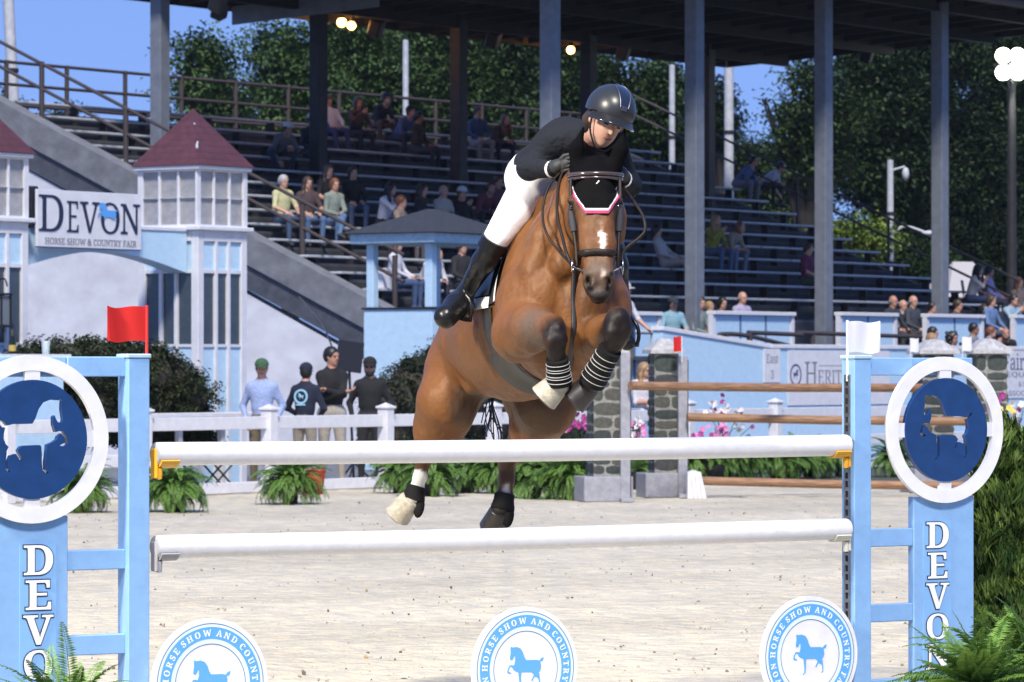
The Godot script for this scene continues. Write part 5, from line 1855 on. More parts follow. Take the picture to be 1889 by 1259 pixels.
func trees():
	sprigs.big = sprig(1, 14, 0.26, 0.14, 0.09)
	sprigs.fine = sprig(2, 14, 0.17, 0.10, 0.06)
	sprigs.hedge = sprig(3, 18, 0.09, 0.055, 0.032)
	var dk := Color(0.012, 0.028, 0.010)
	var md := Color(0.026, 0.055, 0.017)
	var lt := Color(0.048, 0.088, 0.026)
	tree("airy green tree against the sky above the red tower roof", 104, [[388, 108, 34, 22], [352, 88, 24, 14], [345, 128, 22, 10], [395, 150, 36, 20], [360, 168, 26, 10], [408, 195, 40, 30], [380, 232, 52, 24], [400, 280, 80, 36]], 620, md * 1.5, lt * 1.5, 201)
	tree("leafy tree behind the top left corner of the stand", 110, [[525, 66, 34, 16], [490, 92, 26, 12], [548, 112, 56, 36], [505, 160, 36, 40], [560, 190, 90, 70], [520, 260, 100, 56]], 1200, md * 1.5, lt * 1.5, 203)
	tree("broad green tree behind the lit lamps", 114, [[650, 62, 70, 36], [640, 110, 80, 50], [690, 160, 100, 85], [620, 230, 90, 70]], 1400, md * 1.2, lt * 1.2, 205)
	tree("dense green tree behind the white pole in the middle of the stand", 116, [[800, 70, 110, 50], [800, 130, 110, 80], [840, 190, 110, 95], [770, 240, 90, 70]], 1600, md * 1.3, lt * 1.3, 207)
	tree("dark tree behind the stand, left of the rider's back", 118, [[940, 80, 90, 50], [940, 140, 100, 80], [960, 200, 90, 90], [900, 250, 100, 60]], 1500, dk, md, 209)
	tree("dark leafy tree with sky showing through, behind the rider's helmet", 112, [[1070, 120, 70, 36], [1080, 170, 80, 50], [1130, 205, 70, 70], [1050, 240, 90, 60]], 760, md, lt, 211)
	tree("dark leafy tree with sky gaps, right of the rider's helmet", 112, [[1210, 130, 50, 26], [1215, 175, 56, 40], [1255, 220, 48, 60], [1180, 250, 70, 55]], 520, md, lt, 213)
	tree("dark narrow tree beside the thick white pole", 104, [[1322, 200, 16, 80], [1335, 240, 18, 50]], 220, dk * 0.8, dk, 215, "fine")
	tree("spreading tree with loose twigs at the right of the sky gap", 108, [[1512, 140, 34, 30], [1455, 192, 36, 12], [1492, 215, 38, 16], [1532, 215, 38, 60], [1420, 184, 20, 6], [1480, 262, 36, 16], [1510, 300, 40, 40]], 620, md, lt * 0.9, 217)
	tree("tall dark tree behind the second front post from the right", 112, [[1610, 110, 62, 70], [1640, 200, 85, 100], [1590, 260, 60, 80], [1640, 330, 100, 80]], 2000, dk, md, 219)
	tree("tall dark tree between the two right-hand posts", 116, [[1720, 100, 95, 95], [1700, 220, 100, 110], [1760, 320, 100, 110], [1690, 420, 110, 80]], 2400, dk, md, 221)
	tree("tall dark tree behind the floodlight at the right edge", 120, [[1860, 110, 100, 110], [1850, 240, 110, 120], [1880, 350, 100, 110], [1830, 440, 110, 80]], 2400, dk, md, 223)
	tree("distant tree low in the sky gap", 125, [[1390, 285, 45, 18], [1430, 300, 50, 26], [1350, 310, 40, 20], [1400, 345, 60, 30], [1470, 345, 60, 40], [1430, 390, 70, 30]], 800, md, lt, 225)
	tree("bright yellow-green bush behind the stepped ends of the benches", 98, [[1575, 432, 40, 24], [1605, 455, 34, 20], [1560, 460, 40, 20]], 420, Color(0.13, 0.20, 0.035), Color(0.17, 0.24, 0.05), 227, "fine")
	tree("dark bush beside the utility pole at the right of the stand", 112, [[1650, 470, 60, 55], [1700, 500, 70, 50], [1610, 510, 60, 40]], 900, dk, md, 229, "fine")
	tree("dark bush behind the women at the far right", 114, [[1810, 500, 90, 60], [1870, 470, 60, 70], [1760, 470, 50, 60]], 900, dk * 0.7, dk, 231, "fine")
	tree("dark twigs at the left edge behind the white pole", 100, [[5, 195, 22, 22], [120, 225, 36, 22], [150, 250, 50, 22]], 150, dk, md, 233, "fine")
	tree("dark far trees low behind the middle of the stand", 150, [[700, 260, 130, 60], [900, 260, 130, 60], [520, 260, 120, 60], [1100, 270, 130, 60], [1270, 280, 90, 60]], 2200, dk * 0.8, dk, 235)

func hedges():
	var t := site("hedge", "rounded dark green clipped hedge in front of the gate tower", "hedge", SU(230, 35.6), 35.6)
	var blobs := []
	for q in [[60, 700, 60], [110, 692, 60], [165, 690, 62], [220, 695, 62], [270, 700, 62], [315, 712, 48], [335, 735, 30]]:
		var c := P(q[0], q[1], SZ(q[0], 35.6)) - t.position
		blobs.append([t.basis.inverse() * c, Vector3(0.46, q[2] * 0.0078, 0.42)])
		blobs.append([t.basis.inverse() * (c + Vector3(0, -0.45, 0)), Vector3(0.46, 0.45, 0.40)])
	foliage(t, "leaves", blobs, 7000, sprigs.hedge, Color(0.018, 0.032, 0.012), Color(0.045, 0.055, 0.022), 301, 0.07, 6, 0.25)
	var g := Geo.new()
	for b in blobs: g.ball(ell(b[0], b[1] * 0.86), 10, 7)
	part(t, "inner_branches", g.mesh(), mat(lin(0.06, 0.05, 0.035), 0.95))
	t = site("hedge", "dark mounded hedge between the man in the black cap and the horse", "hedge", SU(780, 36.6), 36.6)
	blobs = []
	for q in [[720, 745, 50], [755, 725, 55], [790, 708, 60], [825, 695, 66], [865, 700, 66], [905, 710, 66], [945, 720, 60], [990, 725, 60], [1030, 725, 60]]:
		var c := P(q[0], q[1], SZ(q[0], 36.6)) - t.position
		blobs.append([t.basis.inverse() * c, Vector3(0.46, q[2] * 0.0085, 0.42)])
		blobs.append([t.basis.inverse() * (c + Vector3(0, -0.5, 0)), Vector3(0.46, 0.5, 0.40)])
	foliage(t, "leaves", blobs, 5000, sprigs.hedge, Color(0.018, 0.03, 0.012), Color(0.04, 0.05, 0.02), 303, 0.08, 6, 0.25)
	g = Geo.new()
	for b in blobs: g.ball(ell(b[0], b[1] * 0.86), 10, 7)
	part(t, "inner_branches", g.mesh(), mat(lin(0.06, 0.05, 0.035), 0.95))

var fronds := []
func frond_mesh(seed_: int, pairs: int, droop: float, c0: Color, c1: Color) -> ArrayMesh:
	# unit length frond leaving the origin along +z, arching over
	var r := RandomNumberGenerator.new()
	r.seed = seed_
	var g := Geo.new()
	var pts := []
	var p := Vector3.ZERO
	var pitch := 0.0
	var n := pairs + 3
	for i in n + 1:
		pts.append(p)
		p += Vector3(0, sin(pitch), cos(pitch)) / n
		pitch -= droop / n * (0.4 + 1.6 * i / n)
	g.col = c0 * 1.1
	var rs := []
	for i in pts.size(): rs.append(lerpf(0.006, 0.0015, float(i) / pts.size()))
	g.tube(pts, rs, 4, false)
	for i in range(2, n):
		var f := float(i) / n
		var len_ := 0.135 * pow(sin(PI * clampf(0.10 + 0.90 * f, 0, 1)), 0.75) * (1.0 - 0.25 * f) + 0.012
		var d: Vector3 = (pts[i + 1] - pts[i]).normalized() if i < n else Vector3.BACK
		var up := d.cross(Vector3.RIGHT).normalized()
		if up.y < 0 and droop < 1.0: up = -up
		up = Vector3.RIGHT.cross(d) * -1.0
		if up.dot(Vector3.UP) < -0.2: up = -up
		for s in [-1.0, 1.0]:
			var dir: Vector3 = (Vector3.RIGHT * s + d * 0.35 + up * r.randf_range(-0.12, 0.22)).normalized()
			g.col = c0.lerp(c1, clampf(f * 0.6 + r.randf_range(-0.1, 0.3), 0, 1))
			leaf_pair(g, pts[i], dir, d, up, len_ * r.randf_range(0.85, 1.1), (0.95 / pairs) * r.randf_range(0.7, 1.0), 0.22)
	return g.mesh()
func fern(label: String, px: float, z: float, n: int, len_: float, h: float, seed_: int, near_: bool, group := "ferns along the ring fence"):
	var pos := P(px, 676, z)
	pos.y = 0
	var t := thing("fern", label, "fern", pos, 0.0, group)
	var r := RandomNumberGenerator.new()
	r.seed = seed_
	var g := Geo.new()
	g.lathe([Vector2(0.0, 0.0), Vector2(0.09, 0.0), Vector2(0.11, h - 0.02), Vector2(0.12, h), Vector2(0.10, h), Vector2(0.0, h - 0.02)], 14)
	part(t, "pot", g.mesh(), M.plastic_black)
	for k in n:
		var a := k * 2.39996 + r.randf_range(-0.3, 0.3)
		var f := float(k) / n
		var up := lerpf(1.35, -0.15, pow(f, 0.75)) + r.randf_range(-0.15, 0.15)
		var s := len_ * r.randf_range(0.75, 1.1) * lerpf(1.0, 0.85, f)
		var b := Basis(Vector3.UP, a) * Basis(Vector3.RIGHT, -up) * Basis(Vector3.BACK, r.randf_range(-0.4, 0.4))
		var idx := r.randi_range(0, 3) + (4 if near_ else 0)
		part(t, "frond", fronds[idx], M.fern, Transform3D(b.scaled(Vector3.ONE * s), Vector3(r.randf_range(-0.05, 0.05), h, r.randf_range(-0.05, 0.05))))

func blossom_mesh(c: Color) -> ArrayMesh:
	var g := Geo.new()
	for k in 5:
		var a := TAU * k / 5
		var d := Vector3(cos(a), sin(a), 0.25).normalized()
		var n := Vector3(-cos(a) * 0.25, -sin(a) * 0.25, 1).normalized()
		g.col = c * (0.9 + 0.05 * k)
		leaf_pair(g, Vector3.ZERO, d, d.cross(n), n, 0.05, 0.05, -0.1)
	g.col = Color(0.55, 0.35, 0.08)
	g.ball(ell(Vector3(0, 0, 0.006), Vector3.ONE * 0.007), 6, 4)
	return g.mesh()
func flowers(label: String, px: float, z: float, top: float, spread: float, cols: Array, n: int, seed_: int):
	var pos := P(px, 676, z)
	pos.y = 0
	var t := thing("flowering_plant", label, "flowers", pos, 0.0, "flowering plants along the fence")
	var r := RandomNumberGenerator.new()
	r.seed = seed_
	var g := Geo.new()
	g.lathe([Vector2(0.0, 0.0), Vector2(0.12, 0.0), Vector2(0.16, 0.24), Vector2(0.14, 0.24), Vector2(0.0, 0.22)], 14)
	part(t, "pot", g.mesh(), M.plastic_black)
	for k in n:
		var e := Vector3(r.randfn(0, 0.5) * spread, top * r.randf_range(0.62, 1.0), r.randfn(0, 0.4) * spread + 0.05)
		g = Geo.new()
		g.col = Color(0.06, 0.11, 0.03)
		g.tube(smooth([Vector3(0, 0.2, 0), Vector3(e.x * 0.4, top * 0.6, e.z * 0.4), e], 3), 0.005, 5)
		part(t, "stem", g.mesh(), M.leaf)
		for q in 4:
			part(t, "blossom", cols[r.randi_range(0, cols.size() - 1)], M.petal, Transform3D(Basis.from_euler(Vector3(r.randf_range(-0.8, 0.5), r.randf_range(-0.9, 0.9), r.randf() * TAU)).scaled(Vector3.ONE * r.randf_range(0.8, 1.25)), e + Vector3(r.randfn(), r.randfn() * 1.2, r.randfn()) * 0.05))
	for k in 16:
		var b := Basis(Vector3.UP, r.randf() * TAU) * Basis(Vector3.RIGHT, -r.randf_range(0.3, 1.2))
		part(t, "leaf_spray", fronds[r.randi_range(0, 3)], M.fern, Transform3D(b.scaled(Vector3.ONE * top * r.randf_range(0.45, 0.7)), Vector3(0, 0.24, 0)))

func planting():
	for k in 4: fronds.append(frond_mesh(401 + k, 24, [1.2, 1.8, 2.3, 1.5][k], Color(0.06, 0.14, 0.025), Color(0.17, 0.30, 0.055)))
	for k in 4: fronds.append(frond_mesh(411 + k, 38, [0.7, 1.2, 1.7, 0.4][k], Color(0.05, 0.13, 0.025), Color(0.19, 0.33, 0.06)))
	var q := [["bushy fern seen through the left white wheel", 150, 46.4, 38, 0.52], ["round bushy fern just right of the left wing standard", 318, 46.6, 46, 0.56], ["spreading fern below the man in the green cap", 535, 49.2, 42, 0.56], ["fern beside the horse's right hind hoof", 795, 52.2, 42, 0.58], ["fern left of the horse's right hind hoof", 738, 53.4, 36, 0.5], ["small fern between the horse's hind legs", 862, 53.6, 34, 0.5], ["fern at the horse's left hind cannon", 918, 53.4, 34, 0.54], ["dark fern right of the horse's left hind leg", 985, 51.4, 44, 0.58], ["dark fern left of the grey pillar block", 1050, 51.0, 44, 0.62], ["fern between the two grey blocks", 1190, 56.0, 34, 0.5], ["low fern left of the pink flowers", 1280, 58.8, 34, 0.5], ["fern under the pink flowers", 1312, 59.4, 38, 0.56], ["fern first right of the pink flowers", 1342, 59.6, 36, 0.54], ["fern second right of the pink flowers", 1372, 60.0, 38, 0.54], ["fern third right of the pink flowers", 1432, 60.6, 38, 0.54], ["fern halfway between the pink flowers and the right wing standard", 1463, 60.8, 36, 0.54], ["fern fourth right of the pink flowers", 1494, 61.2, 38, 0.54], ["fern next to the right wing standard's post", 1552, 61.8, 34, 0.52], ["fern behind the right white wheel", 1650, 62.0, 34, 0.55]]
	var n := 0
	for e in q:
		fern(e[0], e[1], e[2], int(e[3] * 3.3), e[4] * 1.06, 0.25, 500 + n, false)
		n += 1
	fern("large bright fern covering the last letter of the right wing standard", 1800, 18.35, 90, 0.46, 0.20, 520, true, "ferns at the near jump")
	fern("bright fern at the bottom right corner", 1915, 18.7, 70, 0.48, 0.24, 521, true, "ferns at the near jump")
	fern("bright fern tips at the bottom left, in front of the left wing standard", 128, 16.2, 70, 0.42, 0.24, 522, true, "ferns at the near jump")
	var pink := blossom_mesh(Color(0.70, 0.22, 0.48))
	var mag := blossom_mesh(Color(0.38, 0.03, 0.24))
	var wht := blossom_mesh(Color(0.78, 0.74, 0.76))
	var yel := blossom_mesh(Color(0.70, 0.60, 0.10))
	flowers("pink orchids low behind the middle brown pole", 1318, 58.6, 0.86, 0.55, [pink, pink, pink, mag], 9, 601)
	flowers("white and magenta orchids rising above the middle brown pole", 1336, 59.6, 1.16, 0.28, [wht, wht, mag], 8, 602)
	flowers("magenta flowers between the horse and the stone pillar", 1072, 52.5, 1.02, 0.30, [mag, mag, pink], 9, 603)
	flowers("pale pink flowers at the foot of the first stone pillar", 1176, 55.0, 0.92, 0.3, [pink, wht], 6, 604)
	flowers("magenta, white and yellow flowers right of the right white wheel", 1862, 47.0, 1.26, 0.50, [mag, mag, wht, wht, pink, yel], 22, 605)
	# clipped evergreen behind the right wing standard
	var z := 20.6
	var p := P(1862, 676, z)
	p.y = 0
	var t := thing("evergreen_shrub", "dense dark columnar evergreen behind the right wing standard", "shrub", p)
	var r := RandomNumberGenerator.new()
	r.seed = 701
	var g := Geo.new()
	for k in 26:
		g.col = Color(1, 1, 1)
		var d := Vector3(r.randf_range(-0.06, 0.06), r.randf_range(-0.04, 0.16), 0)
	for k in 22:
		# upright flat spray of scale leaves
		var o := Vector3(r.randf_range(-0.02, 0.02), k * 0.0035, r.randf_range(-0.02, 0.02))
		var d := Vector3(r.randf_range(-0.38, 0.38), 1.0, r.randf_range(-0.38, 0.38)).normalized()
		var nn := Vector3(r.randf_range(-0.4, 0.4), 0.1, 1).normalized()
		nn = (nn - d * nn.dot(d)).normalized()
		var tt := r.randf_range(0.7, 1.3)
		g.col = Color(tt, tt, tt)
		leaf_pair(g, o, d, d.cross(nn), nn, 0.07, 0.012, 0.1)
	var blobs := []
	for k in 7:
		var y := 0.12 + k * 0.175
		blobs.append([Vector3(0, y, 0), Vector3(0.20, 0.15, 0.20) * lerpf(1.1, 0.72, k / 6.0)])
	foliage(t, "foliage", blobs, 3600, g.mesh(), Color(0.026, 0.066, 0.014), Color(0.11, 0.17, 0.032), 702, 0.02, 5, 0.2)
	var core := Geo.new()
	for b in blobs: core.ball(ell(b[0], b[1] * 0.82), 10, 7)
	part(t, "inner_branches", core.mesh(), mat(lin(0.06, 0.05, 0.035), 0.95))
# ---------- people ----------
# tags: 0 skin, 1 top, 2 trousers, 3 shoes, 4 eyes, 5 lips, 6 forearm, 7 shin
const SKIN := 0
const TOP := 1
const LEGS := 2
const SHOE := 3
const EYE_ := 4
const LIP := 5
const FORE := 6
const SHIN := 7
func elbow(a: Vector3, b: Vector3, la: float, lb: float, pole: Vector3) -> Vector3:
	var d := b - a
	var L_ := minf(d.length(), la + lb - 0.001)
	var x := (la * la - lb * lb + L_ * L_) / (2.0 * L_)
	var h := sqrt(maxf(la * la - x * x, 0.0))
	var n := d.normalized()
	var p := (pole - n * pole.dot(n)).normalized()
	return a + n * x + p * h
func face_parts(f: Field, c: Vector3, b: Basis, ex: Dictionary, k := 1.0, lids := 1.0):
	# c is the middle of the head, b its frame (z forward)
	f.egg(c + b * Vector3(0, 0.022, -0.012) * k, Vector3(0.076, 0.100, 0.096) * k, SKIN, 0.02, b)
	f.egg(c + b * Vector3(0, -0.050, 0.022) * k, Vector3(0.057, 0.066, 0.066) * k, SKIN, 0.03, b)
	f.cap(c + b * Vector3(0, 0.012, 0.082) * k, c + b * Vector3(0, -0.026, 0.104) * k, 0.009 * k, 0.014 * k, SKIN, 0.014)
	f.cap(c + b * Vector3(-0.03, 0.026, 0.074) * k, c + b * Vector3(0.03, 0.026, 0.074) * k, 0.015 * k, 0.015 * k, SKIN, 0.02)
	f.egg(c + b * Vector3(0, -0.092, 0.060) * k, Vector3(0.022, 0.018, 0.018) * k, SKIN, 0.02, b)
	for s in [-1.0, 1.0]:
		f.egg(c + b * Vector3(s * 0.078, -0.008, -0.005) * k, Vector3(0.010, 0.030, 0.018) * k, SKIN, 0.008, b)
		f.egg(c + b * Vector3(s * 0.034, 0.004, 0.088) * k, Vector3(0.016, 0.009, 0.012) * k, SKIN, 0.012, b, true)
		ex[EYE_].ball(ell(c + b * Vector3(s * 0.033, 0.003, 0.076) * k, Vector3(0.0145, 0.0075 * lids, 0.010) * k, b), 8, 5)
	ex[LIP].ball(ell(c + b * Vector3(0, -0.058, 0.085) * k, Vector3(0.023, 0.008, 0.010) * k, b), 8, 5)
func hand_parts(g: Geo, w: Vector3, dir: Vector3, side: Vector3, curl := 0.5, k := 1.0):
	# palm and five fingers; dir runs on from the wrist, side points to the thumb
	var nrm := dir.cross(side).normalized()
	g.ball(ell(w + dir * 0.045 * k, Vector3(0.040, 0.052, 0.018) * k, Basis(side, dir, nrm)), 8, 6)
	for i in 4:
		var o: Vector3 = w + dir * 0.085 * k + side * (0.028 - 0.019 * i) * k
		var len_: float = [0.066, 0.075, 0.070, 0.054][i] * k
		var bend := nrm * -curl
		var m := o + (dir + bend * 0.35).normalized() * len_ * 0.5
		var e := m + (dir * (1.0 - curl * 0.8) + bend * 1.1).normalized() * len_ * 0.55
		g.tube([o - dir * 0.02 * k, o, m, e], [0.010 * k, 0.0095 * k, 0.0085 * k, 0.007 * k], 6)
	var o2 := w + dir * 0.028 * k + side * 0.030 * k
	g.tube([o2, o2 + (side * 0.8 + dir * 0.8).normalized() * 0.035 * k, o2 + (side * 0.5 + dir * 1.0 - nrm * curl * 0.6).normalized() * 0.066 * k], [0.013 * k, 0.011 * k, 0.008 * k], 6)

func person_mesh(j: Dictionary, cell: float) -> Dictionary:
	var f := Field.new()
	var ex := {}
	for t in [SKIN, EYE_, LIP]: ex[t] = Geo.new()
	var R: Basis = j.get("spine", Basis.IDENTITY)
	var wide: float = j.get("wide", 1.0)
	var pel: Vector3 = j.pelvis
	var nk: Vector3 = j.neck
	var waist: Vector3 = pel.lerp(nk, 0.36) + R * Vector3(0, 0, 0.0)
	var chest: Vector3 = pel.lerp(nk, 0.68)
	f.egg(pel, Vector3(0.165 * wide, 0.12, 0.125), LEGS, 0.06, R)
	f.egg(waist, Vector3(0.150 * wide, 0.15, 0.115), TOP, 0.06, R)
	f.egg(chest, Vector3(0.170 * wide, 0.17, 0.118), TOP, 0.06, R)
	f.cap(j.sh[0], j.sh[1], 0.060, 0.060, TOP, 0.07)
	f.cap(j.sh[0].lerp(nk, 0.2), nk + R * Vector3(0, 0.02, -0.01), 0.05, 0.052, TOP, 0.05)
	f.cap(j.sh[1].lerp(nk, 0.2), nk + R * Vector3(0, 0.02, -0.01), 0.05, 0.052, TOP, 0.05)
	f.cap(chest, nk, 0.09, 0.06, TOP, 0.05)
	var hb: Basis = j.get("look", Basis.IDENTITY)
	var head: Vector3 = j.head
	f.cap(nk - R * Vector3(0, 0.02, 0), head - hb * Vector3(0, 0.06, 0.015), 0.055, 0.052, SKIN, 0.025)
	face_parts(f, head, hb, ex)
	for s in 2:
		f.cap(j.sh[s], j.el[s], 0.058, 0.046, TOP, 0.04)
		f.cap(j.el[s], j.wr[s], 0.044, 0.031, FORE, 0.025)
		var d: Vector3 = (j.wr[s] - j.el[s]).normalized()
		var hd: Vector3 = j.hd[s] if j.has("hd") else d
		hd = hd.normalized()
		f.cap(j.wr[s], j.wr[s] + hd * 0.05, 0.027, 0.030, SKIN, 0.02)
		var side: Vector3 = (R * Vector3(1.0 if s == 0 else -1.0, 0.3, 0.4))
		side = (side - hd * side.dot(hd)).normalized()
		hand_parts(ex[SKIN], j.wr[s], hd, side, j.get("curl", 0.5))
		f.cap(j.hip[s], j.kn[s], 0.092 * wide, 0.062, LEGS, 0.05)
		f.cap(j.kn[s], j.an[s], 0.060, 0.042, SHIN, 0.03)
		f.cap(j.an[s] - Vector3(0, 0.02, 0), j.toe[s], 0.044, 0.034, SHOE, 0.03)
		f.egg(j.an[s] + (j.an[s] - j.toe[s]).normalized() * 0.03 - Vector3(0, 0.035, 0), Vector3(0.038, 0.035, 0.045), SHOE, 0.02)
	var m := field_mesh(f, cell, [SKIN, TOP, LEGS, SHOE, EYE_, LIP, FORE, SHIN], 0, ex)
	return {"mesh": m, "head": Transform3D(hb, head)}

func seated_pose(lean: float, twist: float, o := {}) -> Dictionary:
	var R := Basis(Vector3.UP, twist) * Basis(Vector3.RIGHT, lean)
	var pel := Vector3(0, 0.105, 0)
	var nk := pel + R * Vector3(0, 0.50, 0)
	var look: Basis = Basis(Vector3.UP, twist + o.get("turn", 0.0)) * Basis(Vector3.RIGHT, o.get("nod", 0.05))
	var j := {"spine": R, "pelvis": pel, "neck": nk, "look": look, "head": nk + Basis(Vector3.UP, twist) * Basis(Vector3.RIGHT, lean * 0.6) * Vector3(0, 0.165, 0.025), "wide": o.get("wide", 1.0), "curl": o.get("curl", 0.5)}
	j.sh = [nk + R * Vector3(-0.155, -0.055, 0), nk + R * Vector3(0.155, -0.055, 0)]
	var spread: float = o.get("spread", 0.06)
	j.hip = [Vector3(-0.09, 0.085, 0.03), Vector3(0.09, 0.085, 0.03)]
	j.kn = o.get("kn", [Vector3(-0.09 - spread, 0.09, 0.45), Vector3(0.09 + spread, 0.09, 0.45)])
	j.an = o.get("an", [Vector3(-0.10 - spread * 0.6, -0.33, 0.42), Vector3(0.10 + spread * 0.6, -0.33, 0.42)])
	j.toe = [j.an[0] + Vector3(-0.03, -0.065, 0.16), j.an[1] + Vector3(0.03, -0.065, 0.16)]
	j.wr = o.get("wr", [Vector3(-0.13, 0.20, 0.33), Vector3(0.13, 0.20, 0.33)])
	j.el = []
	for s in 2:
		var sg := -1.0 if s == 0 else 1.0
		j.el.append(elbow(j.sh[s], j.wr[s], 0.28, 0.26, o.get("pole", Vector3(sg * 0.8, -0.5, -0.5)) if not o.has("poles") else o.poles[s]))
	return j
func standing_pose(o := {}) -> Dictionary:
	var lean: float = o.get("lean", 0.0)
	var R := Basis(Vector3.UP, o.get("twist", 0.0)) * Basis(Vector3.RIGHT, lean)
	var pel := Vector3(0, 0.94, 0)
	var nk := pel + R * Vector3(0, 0.53, 0)
	var look: Basis = Basis(Vector3.UP, o.get("turn", 0.0)) * Basis(Vector3.RIGHT, o.get("nod", 0.0))
	var j := {"spine": R, "pelvis": pel, "neck": nk, "look": look, "head": nk + Vector3(0, 0.165, 0.02), "wide": o.get("wide", 1.0), "curl": o.get("curl", 0.5)}
	j.sh = [nk + R * Vector3(-0.155, -0.075, 0), nk + R * Vector3(0.155, -0.075, 0)]
	j.hip = [pel + Vector3(-0.09, -0.03, 0), pel + Vector3(0.09, -0.03, 0)]
	j.kn = [Vector3(-0.105, 0.50, 0.02), Vector3(0.115, 0.50, 0.03)]
	j.an = [Vector3(-0.12, 0.09, -0.02), Vector3(0.13, 0.09, 0.0)]
	j.toe = [Vector3(-0.15, 0.035, 0.15), Vector3(0.17, 0.035, 0.16)]
	j.wr = o.get("wr", [Vector3(-0.26, 0.88, 0.06), Vector3(0.26, 0.88, 0.06)])
	j.el = []
	for s in 2:
		var sg := -1.0 if s == 0 else 1.0
		j.el.append(elbow(j.sh[s], j.wr[s], 0.29, 0.27, o.poles[s] if o.has("poles") else Vector3(sg * 0.6, 0, -1)))
	if o.has("hd"): j.hd = o.hd
	return j

var bodies := {}
var hairs := {}
func hair_mesh(kind: String) -> ArrayMesh:
	# in the head's frame
	var f := Field.new()
	if kind == "bald":
		f.cap(Vector3(-0.074, 0.0, -0.03), Vector3(0.0, -0.005, -0.098), 0.020, 0.024, 0, 0.03)
		f.cap(Vector3(0.074, 0.0, -0.03), Vector3(0.0, -0.005, -0.098), 0.020, 0.024, 0, 0.03)
		return field_mesh(f, 0.011, [0])
	f.egg(Vector3(0, 0.038, -0.018), Vector3(0.088, 0.100, 0.105), 0, 0.02)
	if kind == "long":
		f.egg(Vector3(0, -0.02, -0.055), Vector3(0.085, 0.12, 0.070), 0, 0.04)
		for s in [-1.0, 1.0]:
			f.chain([Vector3(s * 0.070, 0.03, 0.01), Vector3(s * 0.088, -0.08, -0.01), Vector3(s * 0.098, -0.20, 0.01), Vector3(s * 0.092, -0.28, 0.03)], [0.026, 0.032, 0.034, 0.016], 0, 0.04)
		f.chain([Vector3(0, -0.05, -0.08), Vector3(0, -0.20, -0.10), Vector3(0, -0.28, -0.09)], [0.07, 0.065, 0.04], 0, 0.04)
	elif kind == "bob":
		f.egg(Vector3(0, -0.01, -0.045), Vector3(0.098, 0.125, 0.085), 0, 0.03)
	elif kind == "curly":
		f.egg(Vector3(0, 0.0, -0.04), Vector3(0.125, 0.135, 0.105), 0, 0.03)
		for k in 22:
			var a := k * 2.4
			var y := -0.10 + 0.01 * k
			f.egg(Vector3(cos(a) * 0.115, y, sin(a) * 0.08 - 0.045), Vector3.ONE * 0.034, 0, 0.012)
	else:
		f.egg(Vector3(0, 0.0, -0.058), Vector3(0.078, 0.075, 0.060), 0, 0.03)
	# the face stays clear
	f.egg(Vector3(0, -0.045, 0.115), Vector3(0.072 if kind != "short" else 0.086, 0.115, 0.085), 0, 0.02, Basis.IDENTITY, true)
	return field_mesh(f, 0.011, [0])
func cap_mesh(back := false) -> ArrayMesh:
	var g := Geo.new()
	var pr := []
	for i in 9:
		var a := PI / 2 * i / 8.0
		pr.append(Vector2(sin(a) * 1.0, cos(a)))
	pr.append(Vector2(1.0, -0.12))
	g.lathe(pr, 20, Transform3D(Basis.from_scale(Vector3(0.090, 0.088, 0.108)), Vector3(0, 0.056, -0.012)))
	g.ball(ell(Vector3(0, 0.137, -0.012), Vector3(0.009, 0.006, 0.009)), 6, 4)
	var s := -1.0 if back else 1.0
	# curved bill
	var n := 10
	var first := g.v.size()
	for layer in 2:
		for i in n + 1:
			var a := PI * i / n
			var w := cos(a)
			for q in 2:
				var depth: float = 0.0 if q == 0 else sin(a) * 0.078
				g.vert(Vector3(w * 0.083, 0.047 - 0.022 * w * w - q * sin(a) * 0.018 - layer * 0.004, s * (0.066 + 0.030 * sin(a) + depth)), Vector3(w * 0.3, 1, 0).normalized() * (1.0 if layer == 0 else -1.0))
	for layer in 2:
		for i in n:
			var b := first + layer * (n + 1) * 2 + i * 2
			g.face(b, b + 1, b + 3)
			g.face(b, b + 3, b + 2)
	return g.mesh()

func setup_people():
	var c := 0.021
	bodies.upright = person_mesh(seated_pose(0.05, 0.0, {"turn": 0.1}), c)
	bodies.forward = person_mesh(seated_pose(0.75, 0.0, {"spread": 0.12, "nod": -0.25, "wr": [Vector3(-0.05, 0.14, 0.55), Vector3(0.06, 0.15, 0.54)], "curl": 0.9}), c)
	bodies.back = person_mesh(seated_pose(-0.35, 0.1, {"nod": 0.2, "wr": [Vector3(-0.10, 0.22, 0.20), Vector3(0.14, 0.22, 0.24)], "kn": [Vector3(-0.13, 0.12, 0.45), Vector3(0.13, 0.11, 0.46)], "an": [Vector3(-0.13, -0.27, 0.62), Vector3(0.14, -0.30, 0.58)]}), c)
	bodies.chin = person_mesh(seated_pose(0.32, -0.25, {"turn": 0.25, "wr": [Vector3(-0.06, 0.52, 0.36), Vector3(0.12, 0.20, 0.34)]}), c)
	bodies.crossed = person_mesh(seated_pose(0.12, 0.3, {"turn": -0.3, "wr": [Vector3(0.02, 0.21, 0.30), Vector3(0.06, 0.23, 0.32)], "kn": [Vector3(-0.04, 0.10, 0.44), Vector3(0.06, 0.17, 0.43)], "an": [Vector3(-0.05, -0.33, 0.40), Vector3(-0.06, -0.16, 0.56)], "wide": 0.9}), c)
	bodies.low = person_mesh(seated_pose(0.95, 0.15, {"spread": 0.14, "nod": 0.1, "wr": [Vector3(-0.12, -0.10, 0.52), Vector3(0.16, 0.12, 0.50)]}), c)
	for k in ["short", "long", "bob", "curly", "bald"]: hairs[k] = hair_mesh(k)
	hairs.cap = cap_mesh()

